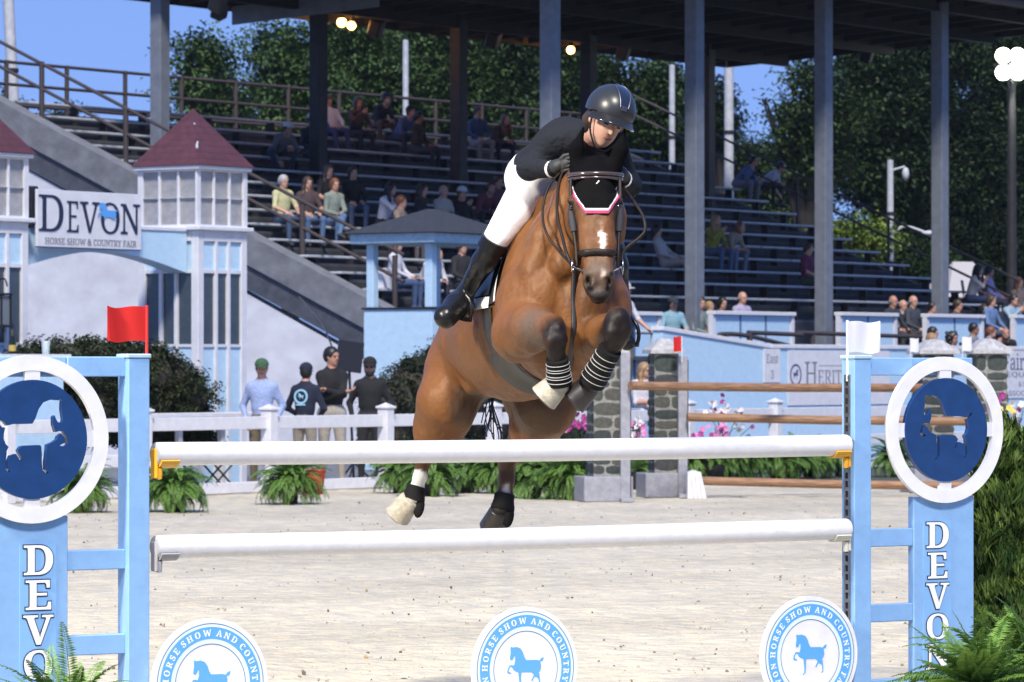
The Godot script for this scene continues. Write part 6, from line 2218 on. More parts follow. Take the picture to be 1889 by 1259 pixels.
# body, colours, hair; returns the person
func person(label: String, body: Dictionary, at_: Vector3, turn: float, o: Dictionary, group := "") -> Node3D:
	var p := MeshInstance3D.new()
	p.name = numbered("person")
	p.mesh = body.mesh
	add_child(p)
	p.position = at_
	p.rotation.y = turn
	p.scale = Vector3.ONE * o.get("size", 1.0)
	tag(p, label, "person", group)
	var skin: Material = M.skin[o.get("skin", 0)]
	var top: Material = cloth(o.top[0], o.top[1], o.top[2])
	var legs: Material = cloth(o.legs[0], o.legs[1], o.legs[2])
	var sh: Array = o.get("shoe", [0.05, 0.05, 0.055])
	p.set_surface_override_material(0, skin)
	p.set_surface_override_material(1, top)
	p.set_surface_override_material(2, legs)
	p.set_surface_override_material(3, cloth(sh[0], sh[1], sh[2]))
	p.set_surface_override_material(4, M.eye)
	p.set_surface_override_material(5, M.lip)
	p.set_surface_override_material(6, top if o.get("sleeves", true) else skin)
	p.set_surface_override_material(7, skin if o.get("shorts", false) else legs)
	var hx: Transform3D = body.head
	if o.get("hair", "short") != "none":
		part(p, "hair", hairs[o.get("hair", "short")], M.hairs[o.get("tone", "brown")], hx)
	if o.has("cap"):
		part(p, "cap", hairs.cap, cloth(o.cap[0], o.cap[1], o.cap[2]), hx * Transform3D(Basis.from_scale(Vector3(1.09, 1.06, 1.06)), Vector3(0, 0.004, 0)))
	return p

func stand_row(px: float, top: float, tall: float) -> float:
	var best := 1e9
	var pick := 0
	for i in ROWS:
		var e := absf(SY(px, top, row_v(i)) - (row_h(i) + tall))
		if e < best:
			best = e
			pick = i
	return float(pick)

func spectators():
	var g1 := "spectators seated in the grandstand"
	# px, head-top py, body, turn, look, label
	var list := [
		[508, 218, "low", 0.0, {"top": [0.16, 0.16, 0.17], "legs": [0.03, 0.04, 0.07], "cap": [0.75, 0.75, 0.76], "skin": 1}, "man in a white cap and grey shirt bending far forward, high on the left"],
		[572, 203, "upright", 0.1, {"top": [0.03, 0.035, 0.05], "legs": [0.02, 0.02, 0.03], "cap": [0.74, 0.73, 0.70]}, "man in a white cap and dark vest beside the bending man"],
		[613, 170, "back", 0.0, {"top": [0.62, 0.62, 0.66], "legs": [0.03, 0.05, 0.14], "tone": "brown"}, "person in a white tee leaning back on the top rows"],
		[655, 176, "chin", 0.2, {"top": [0.09, 0.05, 0.05], "legs": [0.015, 0.018, 0.04], "hair": "long", "skin": 1}, "long-haired person in a brown jacket beside the white tee on the top rows"],
		[690, 180, "forward", 0.3, {"top": [0.02, 0.02, 0.035], "legs": [0.14, 0.08, 0.06], "cap": [0.02, 0.025, 0.05]}, "person in a dark cap leaning forward on the top rows"],
		[733, 188, "forward", 0.1, {"top": [0.09, 0.13, 0.28], "legs": [0.03, 0.03, 0.05], "cap": [0.02, 0.02, 0.03]}, "man in a blue tee under the white pole on the top rows"],
		[768, 210, "upright", 0.5, {"top": [0.05, 0.03, 0.025], "legs": [0.04, 0.045, 0.07], "skin": 3, "tone": "black"}, "person in dark brown right of the blue tee"],
		[880, 205, "upright", -0.2, {"top": [0.05, 0.09, 0.17], "legs": [0.30, 0.27, 0.23], "skin": 1}, "person in a dark blue top left of the rider's back"],
		[910, 210, "forward", 0.0, {"top": [0.10, 0.06, 0.05], "legs": [0.03, 0.035, 0.06], "hair": "long", "tone": "red"}, "red-haired person next to the rider's back"],
		[520, 318, "upright", 0.25, {"top": [0.62, 0.60, 0.33], "legs": [0.06, 0.10, 0.19], "sleeves": false, "tone": "grey", "wide": 1.1}, "grey-haired man in a pale yellow polo and jeans"],
		[566, 329, "upright", 0.0, {"top": [0.08, 0.05, 0.055], "legs": [0.09, 0.16, 0.30], "hair": "long", "sleeves": false}, "brunette woman in jeans beside the yellow polo"],
		[612, 335, "crossed", 0.0, {"top": [0.26, 0.31, 0.27], "legs": [0.10, 0.19, 0.36], "hair": "bob", "tone": "red"}, "woman in a pale green patterned shirt and jeans"],
		[604, 292, "upright", 0.1, {"top": [0.012, 0.012, 0.014], "legs": [0.015, 0.015, 0.02], "hair": "long", "sleeves": false}, "woman in black above the pale green shirt"],
		[650, 296, "upright", -0.1, {"top": [0.014, 0.013, 0.014], "legs": [0.07, 0.12, 0.24], "hair": "bob"}, "woman in a black jacket and blue jeans"],
		[704, 345, "chin", 0.6, {"top": [0.72, 0.72, 0.80], "legs": [0.02, 0.02, 0.03], "hair": "long", "tone": "black"}, "dark-haired woman in a white blouse, in profile"],
		[736, 352, "upright", 0.5, {"top": [0.34, 0.25, 0.20], "legs": [0.10, 0.09, 0.09], "hair": "short", "tone": "red"}, "pale person right of the white blouse"],
		[771, 350, "crossed", 0.4, {"top": [0.03, 0.03, 0.03], "legs": [0.10, 0.09, 0.06], "hair": "long"}, "woman in black above the booth roof's left side"],
		[815, 350, "upright", 0.1, {"top": [0.55, 0.50, 0.44], "legs": [0.16, 0.14, 0.12], "hair": "bald", "tone": "grey"}, "man in a cream shirt above the booth roof"],
		[845, 341, "chin", 0.0, {"top": [0.025, 0.02, 0.025], "legs": [0.02, 0.02, 0.03], "cap": [0.66, 0.67, 0.72], "tone": "red"}, "bearded man in a white cap and dark shirt above the booth roof"],
		[884, 342, "forward", -0.1, {"top": [0.16, 0.04, 0.07], "legs": [0.03, 0.03, 0.04], "skin": 1}, "person in maroon above the booth roof, nearest the rider's thigh"],
		[916, 320, "upright", 0.0, {"top": [0.14, 0.06, 0.09], "legs": [0.03, 0.03, 0.04]}, "person in plum just left of the rider's breeches"],
		[727, 446, "upright", 0.6, {"top": [0.72, 0.72, 0.80], "legs": [0.05, 0.09, 0.20], "hair": "long"}, "person in a white shirt and jeans seen through the booth, at the left post"],
		[778, 446, "forward", 0.1, {"top": [0.70, 0.70, 0.78], "legs": [0.03, 0.03, 0.05]}, "person in a white shirt seen through the booth, at the right post"],
		[850, 470, "upright", 0.0, {"top": [0.02, 0.02, 0.025], "legs": [0.02, 0.02, 0.025], "tone": "black"}, "person in black seen between the booth post and the rider's boot"],
		[1360, 295, "forward", 0.4, {"top": [0.10, 0.16, 0.34], "legs": [0.20, 0.21, 0.25], "tone": "black"}, "man in a blue tee on the upper right benches beside the sky gap"],
		[1403, 305, "low", 0.4, {"top": [0.52, 0.52, 0.60], "legs": [0.015, 0.015, 0.02], "tone": "black", "sleeves": false}, "person in a white tee and black trousers on the upper right benches"],
		[1228, 428, "back", 0.5, {"top": [0.52, 0.50, 0.48], "legs": [0.46, 0.40, 0.36], "hair": "bob", "tone": "black"}, "woman in a pale top and beige trousers reclining right of the horse"],
		[1312, 405, "chin", 0.1, {"top": [0.33, 0.33, 0.05], "legs": [0.10, 0.16, 0.28], "hair": "long", "tone": "blond"}, "blonde woman in a yellow-green top beside the middle post"],
		[1334, 402, "forward", 0.3, {"top": [0.36, 0.31, 0.24], "legs": [0.20, 0.24, 0.34], "hair": "bob", "tone": "red", "sleeves": false}, "person in a tan top just right of the yellow-green top"],
		[1488, 447, "upright", 0.3, {"top": [0.17, 0.03, 0.08], "legs": [0.06, 0.09, 0.07], "shorts": true, "sleeves": false}, "person in a maroon top left of the fourth post"],
	]
	for q in list:
		var o: Dictionary = q[4]
		var tall: float = {"upright": 0.90, "back": 0.84, "forward": 0.76, "low": 0.66, "chin": 0.85, "crossed": 0.89}[q[2]]
		var i := stand_row(q[0], q[1], tall)
		person(q[5], bodies[q[2]], S(SU(q[0], row_v(i)), row_h(i) + 0.004, row_v(i)), ALPHA + q[3] - (0.55 if q[0] < 700 else 0.3), o, g1)
	# people on chairs in the boxes and behind the blue wall: px, py, v, floor
	var g2 := "spectators seated in the ringside boxes"
	var seats := [
		[1241, 549, 41.2, 1.85, "upright", -0.2, {"top": [0.25, 0.45, 0.55], "legs": [0.03, 0.03, 0.04], "cap": [0.03, 0.04, 0.06], "sleeves": false}, "man in a dark cap and light blue shirt between the two left boxes"],
		[1286, 548, 41.2, 1.85, "crossed", 0.1, {"top": [0.23, 0.29, 0.28], "legs": [0.02, 0.025, 0.05], "hair": "bob", "tone": "black"}, "black-haired person in a grey-green top between the two left boxes"],
		[1306, 556, 42.0, 1.85, "upright", 0.2, {"top": [0.20, 0.16, 0.14], "legs": [0.05, 0.05, 0.06], "tone": "blond"}, "person half hidden behind the wide blue box's left end"],
		[1331, 548, 41.3, 1.85, "upright", 0.0, {"top": [0.05, 0.05, 0.07], "legs": [0.05, 0.05, 0.06], "hair": "bob", "tone": "black"}, "dark-haired person looking over the wide blue box"],
		[1367, 538, 41.3, 1.85, "upright", 0.2, {"top": [0.44, 0.40, 0.58], "legs": [0.1, 0.1, 0.12], "hair": "bald", "tone": "grey"}, "white-haired man in lavender looking over the wide blue box"],
		[1645, 545, 41.4, 1.85, "upright", 0.3, {"top": [0.03, 0.035, 0.05], "legs": [0.05, 0.05, 0.06], "hair": "bald", "tone": "grey", "skin": 1}, "bald man in dark clothes right of the third post"],
		[1663, 553, 42.1, 1.85, "upright", 0.3, {"top": [0.3, 0.3, 0.33], "legs": [0.05, 0.05, 0.06], "hair": "none"}, "person half hidden between the two bald men"],
		[1682, 545, 41.4, 1.85, "upright", 0.3, {"top": [0.05, 0.06, 0.08], "legs": [0.05, 0.05, 0.06], "hair": "bald", "tone": "grey"}, "second bald man from the left, near the right-hand post"],
		[1712, 558, 41.4, 1.85, "crossed", 0.5, {"top": [0.10, 0.08, 0.22], "legs": [0.05, 0.05, 0.06], "tone": "black"}, "dark-haired person in purple left of the right-hand post"],
		[1764, 553, 41.4, 1.85, "upright", 0.5, {"top": [0.10, 0.07, 0.07], "legs": [0.05, 0.05, 0.06], "tone": "brown"}, "brown-haired person just right of the right-hand post"],
		[1787, 560, 41.6, 1.85, "forward", 0.3, {"top": [0.05, 0.03, 0.04], "legs": [0.05, 0.05, 0.06], "hair": "bob", "tone": "black"}, "dark-haired person leaning over the fourth blue box"],
		[1826, 545, 40.6, 1.85, "upright", 0.4, {"top": [0.13, 0.22, 0.42], "legs": [0.08, 0.10, 0.16], "hair": "bob"}, "brown-haired person in a blue shirt at the far right boxes"],
		[1860, 545, 40.6, 1.85, "chin", 0.3, {"top": [0.32, 0.46, 0.60], "legs": [0.10, 0.12, 0.16], "tone": "black"}, "black-haired man in a pale blue shirt at the far right boxes"],
		[1790, 489, 43.4, 2.5, "chin", 0.9, {"top": [0.66, 0.62, 0.58], "legs": [0.06, 0.09, 0.18], "hair": "long", "tone": "black", "sleeves": false}, "long-haired woman in a white top sitting high at the far right"],
		[1822, 491, 43.4, 2.5, "upright", 0.7, {"top": [0.42, 0.38, 0.66], "legs": [0.06, 0.07, 0.12], "hair": "bob", "tone": "black"}, "woman in a lavender sweater sitting high at the far right"],
		[1878, 512, 43.0, 2.35, "upright", 0.2, {"top": [0.30, 0.22, 0.18], "legs": [0.1, 0.09, 0.08], "hair": "long", "tone": "red"}, "long-haired person at the right edge below the lavender sweater"],
		[1682, 612, 38.4, 1.24, "forward", 0.6, {"top": [0.18, 0.15, 0.05], "legs": [0.05, 0.05, 0.06], "hair": "long", "tone": "blond"}, "person in olive turned away beside the left white tag"],
		[1717, 603, 38.4, 1.24, "upright", 0.7, {"top": [0.05, 0.06, 0.12], "legs": [0.05, 0.05, 0.06], "tone": "black"}, "dark-haired young man above the first right stone pillar"],
		[1755, 612, 38.2, 1.24, "upright", 0.2, {"top": [0.06, 0.04, 0.04], "legs": [0.05, 0.05, 0.06], "hair": "curly", "tone": "black", "skin": 1}, "curly-haired woman between the two right stone pillars"],
		[1793, 596, 38.9, 1.24, "upright", 0.6, {"top": [0.25, 0.25, 0.28], "legs": [0.05, 0.05, 0.06], "skin": 3, "tone": "black"}, "man behind the child in blue above the right stone pillar"],
		[1811, 604, 38.2, 1.24, "chin", 1.0, {"top": [0.06, 0.16, 0.55], "legs": [0.05, 0.05, 0.06], "tone": "red", "size": 0.94}, "red-haired child in a bright blue shirt above the right stone pillar"],
		[1853, 603, 38.3, 1.24, "forward", -0.5, {"top": [0.012, 0.012, 0.014], "legs": [0.02, 0.02, 0.02], "hair": "bald", "tone": "black", "skin": 1}, "bald man in black at the far right above the banner"],
	]
	var ch: Node3D = null
	for q in seats:
		var tall: float = {"upright": 0.90, "forward": 0.76, "chin": 0.85, "crossed": 0.89}[q[4]]
		var v: float = q[2]
		var y: float = SY(q[0], q[1], v) - tall * q[6].get("size", 1.0)
		var where := S(SU(q[0], v), y + 0.002, v)
		person(q[7], bodies[q[4]], where, ALPHA + q[5] - 0.5, q[6], g2)
		# the chair below
		var lab: String = "dark folding chair under the " + String(q[7]).substr(0, String(q[7]).length())
		var words := lab.split(" ")
		if words.size() > 16: lab = " ".join(words.slice(0, 16))
		if ch == null:
			ch = thing("folding_chair", lab, "chair", where, ALPHA + q[5] - 0.5, "dark folding chairs in the boxes")
			var cm := mat(lin(0.035, 0.04, 0.05), 0.5)
			part(ch, "seat", box_mesh(Vector3(0.42, 0.03, 0.42), 0.008), cm, at(0, -0.017, 0.12))
			part(ch, "backrest", box_mesh(Vector3(0.42, 0.30, 0.02), 0.008), cm, Transform3D(Basis(Vector3.RIGHT, -0.12), Vector3(0, 0.36, -0.16)))
			for s in [-1.0, 1.0]:
				part(ch, "back_leg", tube_mesh([Vector3(s * 0.2, 0.5, -0.18), Vector3(s * 0.2, -0.02, -0.10), Vector3(s * 0.2, -0.47, -0.16)], 0.012, 6), M.steel_dark)
				part(ch, "front_leg", tube_mesh([Vector3(s * 0.19, -0.03, 0.28), Vector3(s * 0.19, -0.47, 0.32)], 0.012, 6), M.steel_dark)
		else:
			copy(ch, lab, where, ALPHA + q[5] - 0.5)

func standing_people():
	var g := "people standing behind the fence"
	var v := 34.2
	var b := person_mesh(standing_pose({"turn": 0.2, "wr": [Vector3(-0.19, 0.93, 0.10), Vector3(0.20, 0.92, 0.06)], "poles": [Vector3(-0.7, 0, -0.8), Vector3(0.7, 0, -0.8)], "curl": 0.8}), 0.017)
	person("man in a green cap and pale blue pullover standing behind the fence", b, S(SU(483, v), 0, v), -0.1, {"top": [0.38, 0.48, 0.78], "legs": [0.17, 0.135, 0.09], "cap": [0.05, 0.13, 0.06], "tone": "brown", "size": 0.995}, g)
	b = person_mesh(standing_pose({"lean": 0.06, "turn": 0.25, "wr": [Vector3(-0.12, 0.98, 0.22), Vector3(0.14, 1.0, 0.22)], "poles": [Vector3(-0.9, 0, -0.6), Vector3(0.9, 0, -0.6)]}), 0.017)
	var man := person("man in a navy cap seen from behind, with a ring emblem on his navy shirt", b, S(SU(562, v), 0, v), PI - 0.35, {"top": [0.012, 0.018, 0.045], "legs": [0.36, 0.32, 0.27], "cap": [0.012, 0.016, 0.04], "tone": "black", "size": 0.965}, g)
	var e := Geo.new()
	for w in with_holes(circle2(Vector2.ZERO, 0.105, 40), [circle2(Vector2.ZERO, 0.078, 40)]): e.prism(w, -0.004, 0.004)
	var hp := PackedVector2Array()
	for p in horse_outline(1.0): hp.append(p * 0.13)
	e.prism(hp, -0.004, 0.004)
	e.box(Vector3(0.14, 0.02, 0.008), at(0, -0.115, 0))
	part(man, "shirt_emblem", e.mesh(), mat(lin(0.30, 0.55, 0.72), 0.7), Transform3D(Basis(Vector3.UP, PI) * Basis(Vector3.RIGHT, -0.05), Vector3(0.015, 1.30, -0.106)))
	b = person_mesh(standing_pose({"turn": 0.75, "twist": 0.35, "wide": 1.06, "wr": [Vector3(0.14, 1.19, 0.20), Vector3(-0.10, 1.22, 0.24)], "poles": [Vector3(-0.6, -0.8, 0.1), Vector3(0.8, -0.8, 0.0)], "hd": [Vector3(0.9, 0.25, -0.2), Vector3(-0.9, 0.1, 0.1)]}), 0.017)
	person("tall man in a black zip jacket with folded arms", b, S(SU(612, v + 0.1), 0, v + 0.1), 0.15, {"top": [0.012, 0.012, 0.014], "legs": [0.44, 0.40, 0.35], "tone": "black", "skin": 1, "shoe": [0.03, 0.03, 0.035], "size": 1.10}, g)
	b = person_mesh(standing_pose({"turn": -0.1, "wide": 1.05, "wr": [Vector3(-0.24, 0.94, 0.10), Vector3(0.20, 1.05, 0.18)]}), 0.017)
	var beard := Field.new()
	beard.egg(Vector3(0, -0.085, 0.045), Vector3(0.060, 0.042, 0.050), 0, 0.02)
	beard.cap(Vector3(-0.066, -0.05, 0.01), Vector3(0.0, -0.09, 0.05), 0.016, 0.03, 0, 0.02)
	beard.cap(Vector3(0.066, -0.05, 0.01), Vector3(0.0, -0.09, 0.05), 0.016, 0.03, 0, 0.02)
	man = person("bearded man in a black cap, dark glasses and black shirt", b, S(SU(682, v), 0, v), 0.05, {"top": [0.012, 0.013, 0.016], "legs": [0.02, 0.02, 0.024], "cap": [0.012, 0.012, 0.014], "tone": "black", "skin": 1, "size": 1.01}, g)
	part(man, "beard", field_mesh(beard, 0.010, [0]), M.hairs.black, b.head)
	var gl := Geo.new()
	for s in [-1.0, 1.0]: gl.ball(ell(Vector3(s * 0.034, 0.006, 0.090), Vector3(0.029, 0.018, 0.009)), 10, 6)
	gl.box(Vector3(0.15, 0.007, 0.006), at(0, 0.012, 0.088))
	part(man, "sunglasses", gl.mesh(), M.plastic_black, b.head)
	var print_ := Geo.new()
	lettering(print_, "TEAM", sans(true), 0.020, at(0, 0, 0), 0.10, 0.003)
	# the man with the white hat at the pale rail
	b = person_mesh(standing_pose({"turn": 0.3, "wr": [Vector3(-0.24, 0.90, 0.06), Vector3(0.22, 0.98, 0.34)], "poles": [Vector3(-0.6, 0, -1), Vector3(0.5, -0.4, -0.8)]}), 0.019)
	var vv := 37.6
	var sc := 1.0
	var y := SY(1152, 522, vv) - 1.76
	var plat := site("step_block", "dark concrete step behind the horse, under the man in the white hat", "step", SU(1152, vv), vv)
	part(plat, "tread", box_mesh(Vector3(1.4, maxf(y, 0.05), 1.2), 0.01), M.stand_deck, at(0, maxf(y, 0.05) / 2, 0))
	person("man in a white hat and white shirt behind the horse, hand on the rail", b, S(SU(1152, vv), y, vv), 0.9, {"top": [0.70, 0.70, 0.74], "legs": [0.16, 0.15, 0.13], "cap": [0.60, 0.58, 0.54], "sleeves": false}, g)
	# seated woman between the stone pillars
	b = person_mesh(seated_pose(0.1, 0.0, {"turn": 0.5, "wr": [Vector3(0.06, 0.28, 0.24), Vector3(0.02, 0.22, 0.26)], "wide": 0.95}), 0.019)
	vv = 34.6
	y = SY(1190, 668, vv) - 0.90
	person("blonde woman in a white top sitting between the stone pillars", b, S(SU(1186, vv), y, vv), 0.35, {"top": [0.74, 0.72, 0.76], "legs": [0.30, 0.44, 0.58], "hair": "long", "tone": "blond", "sleeves": false}, g)
	var st := site("white_chair", "white framed light blue chair under the blonde woman", "chair", SU(1186, vv), vv)
	st.rotation.y = 0.35
	part(st, "seat", box_mesh(Vector3(0.5, 0.05, 0.46), 0.01), M.blue_edge, at(0, y - 0.027, 0.10))
	part(st, "backrest", box_mesh(Vector3(0.5, 0.40, 0.03), 0.01), M.blue_edge, at(0, y + 0.28, -0.20))
	part(st, "front_panel", box_mesh(Vector3(0.42, y - 0.12, 0.02), 0.004), M.blue, at(0, (y - 0.12) / 2 + 0.04, 0.60))
	for s in [-1.0, 1.0]:
		part(st, "armrest", box_mesh(Vector3(0.05, 0.04, 0.80), 0.008), M.white, at(s * 0.25, y + 0.16, 0.22))
		part(st, "leg", box_mesh(Vector3(0.05, y + 0.14, 0.05), 0.006), M.white, at(s * 0.25, (y + 0.14) / 2, 0.60))
		part(st, "leg", box_mesh(Vector3(0.05, y + 0.45, 0.05), 0.006), M.white, at(s * 0.25, (y + 0.45) / 2, -0.18))

func clutter():
	# tilted monitor on a stand behind the men
	var v := 35.2
	var p := P(645, 658, SZ(645, v))
	var t := thing("monitor", "black flat monitor tilted on a stand behind the two men in black", "monitor", Vector3(p.x, 0, p.z), 0.30)
	part(t, "screen", box_mesh(Vector3(0.38, 0.44, 0.05), 0.008), M.plastic_black, Transform3D(Basis(Vector3.BACK, -0.14) * Basis(Vector3.RIGHT, -0.1), Vector3(0, p.y, 0)))
	part(t, "stand_pole", tube_mesh([Vector3(0.06, 0, 0), Vector3(0.0, p.y - 0.1, -0.04)], 0.02, 8), M.dark_metal)
	for k in 3: part(t, "stand_leg", tube_mesh([Vector3(0.06, 0.3, 0), Vector3(0.06 + cos(k * 2.1) * 0.3, 0.01, sin(k * 2.1) * 0.3)], 0.014, 6), M.dark_metal)
	# cable drooping to the booth
	t = site("cable", "thin dark cable hanging from the stringer down to the monitor", "cable", SU(560, 37.0), 37.0)
	part(t, "cord", tube_mesh(smooth([t.basis.inverse() * (P(552, 548, SZ(552, 42.0)) - t.position), t.basis.inverse() * (P(590, 590, SZ(590, 39.0)) - t.position), t.basis.inverse() * (P(614, 645, SZ(614, 35.5)) - t.position)], 8), 0.014, 6), M.plastic_black)
	# red bucket by the fern
	p = P(577, 880, 53.0)
	t = thing("red_bucket", "red plastic bucket beside the fern below the man in navy", "bucket", Vector3(p.x, 0, p.z))
	var g := Geo.new()
	g.lathe([Vector2(0.0, 0.0), Vector2(0.13, 0.0), Vector2(0.165, 0.30), Vector2(0.172, 0.30), Vector2(0.172, 0.32), Vector2(0.155, 0.32), Vector2(0.125, 0.02), Vector2(0.0, 0.02)], 18)
	part(t, "tub", g.mesh(), mat(lin(0.55, 0.035, 0.02), 0.4))
	part(t, "handle", tube_mesh(smooth([Vector3(-0.165, 0.29, 0), Vector3(-0.10, 0.40, 0.02), Vector3(0.10, 0.40, 0.02), Vector3(0.165, 0.29, 0)], 5), 0.007, 6), M.plastic_black)
	# dark folding stool with crossed legs
	p = P(402, 870, 54.6)
	t = thing("folding_stool", "dark folding stool with crossed legs behind the fence", "stool", Vector3(p.x, 0, p.z), 0.5)
	for s in [-1.0, 1.0]:
		part(t, "leg", tube_mesh([Vector3(-0.2, 0, s * 0.16), Vector3(0.2, 0.42, s * 0.16)], 0.014, 6), M.dark_metal)
		part(t, "leg", tube_mesh([Vector3(0.2, 0, s * 0.18), Vector3(-0.2, 0.42, s * 0.18)], 0.014, 6), M.dark_metal)
	part(t, "seat", box_mesh(Vector3(0.44, 0.03, 0.40), 0.01), M.plastic_black, at(0, 0.435, 0))
	# white shopping bag on a bench seen through the booth
	var i := stand_row(715, 530, 0.32)
	t = site("paper_bag", "white paper bag on the bench seen through the booth", "bag", SU(716, row_v(i)), row_v(i), "", row_h(i))
	part(t, "bag_body", box_mesh(Vector3(0.50, 0.36, 0.16), 0.01), M.banner, at(0, 0.181, 0))
	part(t, "handle", tube_mesh(smooth([Vector3(-0.08, 0.36, 0), Vector3(-0.05, 0.47, 0), Vector3(0.05, 0.47, 0), Vector3(0.08, 0.36, 0)], 4), 0.006, 5), M.plastic_black)
	# blue cup beside the white tee
	i = stand_row(600, 246, 0.14)
	t = site("blue_cup", "bright blue cup on the top bench beside the white tee", "cup", SU(598, row_v(i)), row_v(i), "", row_h(i))
	g = Geo.new()
	g.lathe([Vector2(0.0, 0.0), Vector2(0.075, 0.0), Vector2(0.10, 0.28), Vector2(0.09, 0.28), Vector2(0.07, 0.01), Vector2(0.0, 0.01)], 14)
	part(t, "cup_wall", g.mesh(), mat(lin(0.02, 0.09, 0.45), 0.4))
	part(t, "lid", box_mesh(Vector3(0.1, 0.02, 0.1), 0.008), M.plastic_black, at(0, 0.29, 0))
	# pale canopy beyond the right end of the stand
	var z := 108.0
	p = P(1765, 500, z)
	t = thing("tent", "pale tent canopy behind the right-hand post", "tent", Vector3(p.x, 0, p.z), 0.4)
	g = Geo.new()
	var y0 := P(0, 550, z).y
	var y1 := P(0, 483, z).y
	g.quad(Vector3(-0.75, y0, 0.9), Vector3(0.9, y0, 0.9), Vector3(0.5, y1, 0), Vector3(-0.1, y1, 0), Vector3(0, 1, 1))
	g.quad(Vector3(-0.75, y0, -0.9), Vector3(0.9, y0, -0.9), Vector3(0.5, y1, 0), Vector3(-0.1, y1, 0), Vector3(0, 1, -1))
	g.tri(Vector3(-0.75, y0, 0.9), Vector3(-0.75, y0, -0.9), Vector3(-0.1, y1, 0), Vector3(-1, 0.5, 0))
	g.tri(Vector3(0.9, y0, 0.9), Vector3(0.9, y0, -0.9), Vector3(0.5, y1, 0), Vector3(1, 0.5, 0))
	part(t, "canopy", g.mesh(), mat(lin(0.42, 0.40, 0.40), 0.8))
	for s in [[-0.7, 0.85], [0.85, 0.85], [-0.7, -0.85], [0.85, -0.85]]: part(t, "pole", tube_mesh([Vector3(s[0], 0, s[1]), Vector3(s[0], y0, s[1])], 0.03, 6), M.pole_white)
	# black radio box on the gate
	t = site("speaker_box", "small black box on the wall beside the show sign", "speaker", SU(57, 36.5), 36.5, "", SY(57, 382, 36.5))
	part(t, "cabinet", box_mesh(Vector3(0.16, 0.56, 0.14), 0.02), M.plastic_black)
	part(t, "bracket", box_mesh(Vector3(0.06, 0.06, 0.3), 0.01), M.dark_metal, at(0, 0.0, -0.22))
# ---------- horse and rider ----------
var HO := Vector3.ZERO          # ground point below the horse's barrel
func H(px: float, py: float, z: float) -> Vector3:
	return P(px, py, z) - HO
var spots := []                 # coat markings and painted inner-thigh shade: centre, radius, softness, colour
const COAT := Color(0.155, 0.064, 0.021)
var coat_noise := FastNoiseLite.new()
func paint_vertex(k: int, p: Vector3, n: Vector3, _t: int) -> Color:
	if k != 1: return Color(1, 1, 1)
	var c := COAT * (1.0 + 0.10 * coat_noise.get_noise_3dv(p) + 0.05 * coat_noise.get_noise_3dv(p * 6.0))
	for s in spots:
		var d: float
		if s.size() > 4:
			var ab: Vector3 = s[4] - s[0]
			var t := clampf((p - s[0]).dot(ab) / ab.length_squared(), 0.0, 1.0)
			d = (p - s[0] - ab * t).length() - s[1]
		else:
			d = (p - s[0]).length() - s[1]
		d += 0.012 * coat_noise.get_noise_3dv(p * 9.0)
		var w := clampf(0.5 - d / s[2], 0.0, 1.0)
		w = w * w * (3.0 - 2.0 * w)
		c = c.lerp(s[3], w)
	return Color(c.r, c.g, c.b)
func relief(p: Vector3) -> float:
	var a := coat_noise.get_noise_3d(p.x * 2.6, p.y * 1.5, p.z * 2.6)
	var b := coat_noise.get_noise_3d(p.x * 9.0 + 7.0, p.y * 5.0, p.z * 9.0)
	return a * 0.008 + b * 0.0008
# outermost crossing of the field seen from far along d toward c
func onto(f: Field, act: PackedInt32Array, c: Vector3, d: Vector3, far: float, lift: float) -> Vector3:
	var t := far
	for i in 60:
		var v := f.value(c + d * t, act)
		if v < 0.0015: break
		t -= maxf(v * 0.8, 0.002)
		if t < 0.0: break
	return c + d * (t + lift)
# a sheet wrapped on the body: rays leave the axis a->b; ang0..ang1 measured from lat toward up
func drape(f: Field, act: PackedInt32Array, a: Vector3, b: Vector3, lat: Vector3, up: Vector3, ang0: float, ang1: float, nu: int, nv: int, lift: float, far := 0.75) -> ArrayMesh:
	var pts := []
	for i in nu + 1:
		for j in nv + 1:
			var ang := lerpf(ang0, ang1, float(i) / nu)
			var o := a.lerp(b, float(j) / nv)
			pts.append(onto(f, act, o, lat * cos(ang) + up * sin(ang), far, lift))
	return sheet_mesh(pts, nu, nv, a.lerp(b, 0.5))
func sheet_mesh(pts: Array, nu: int, nv: int, inner: Vector3, cols := []) -> ArrayMesh:
	var g := Geo.new()
	for i in nu + 1:
		for j in nv + 1:
			var p: Vector3 = pts[i * (nv + 1) + j]
			var du: Vector3 = pts[mini(i + 1, nu) * (nv + 1) + j] - pts[maxi(i - 1, 0) * (nv + 1) + j]
			var dv: Vector3 = pts[i * (nv + 1) + mini(j + 1, nv)] - pts[i * (nv + 1) + maxi(j - 1, 0)]
			var n := du.cross(dv).normalized()
			if n.dot(p - inner) < 0.0: n = -n
			if cols.size(): g.col = cols[i * (nv + 1) + j]
			g.vert(p, n)
	for i in nu:
		for j in nv:
			var q := i * (nv + 1) + j
			g.face(q, q + 1, q + nv + 2)
			g.face(q, q + nv + 2, q + nv + 1)
	return g.mesh()

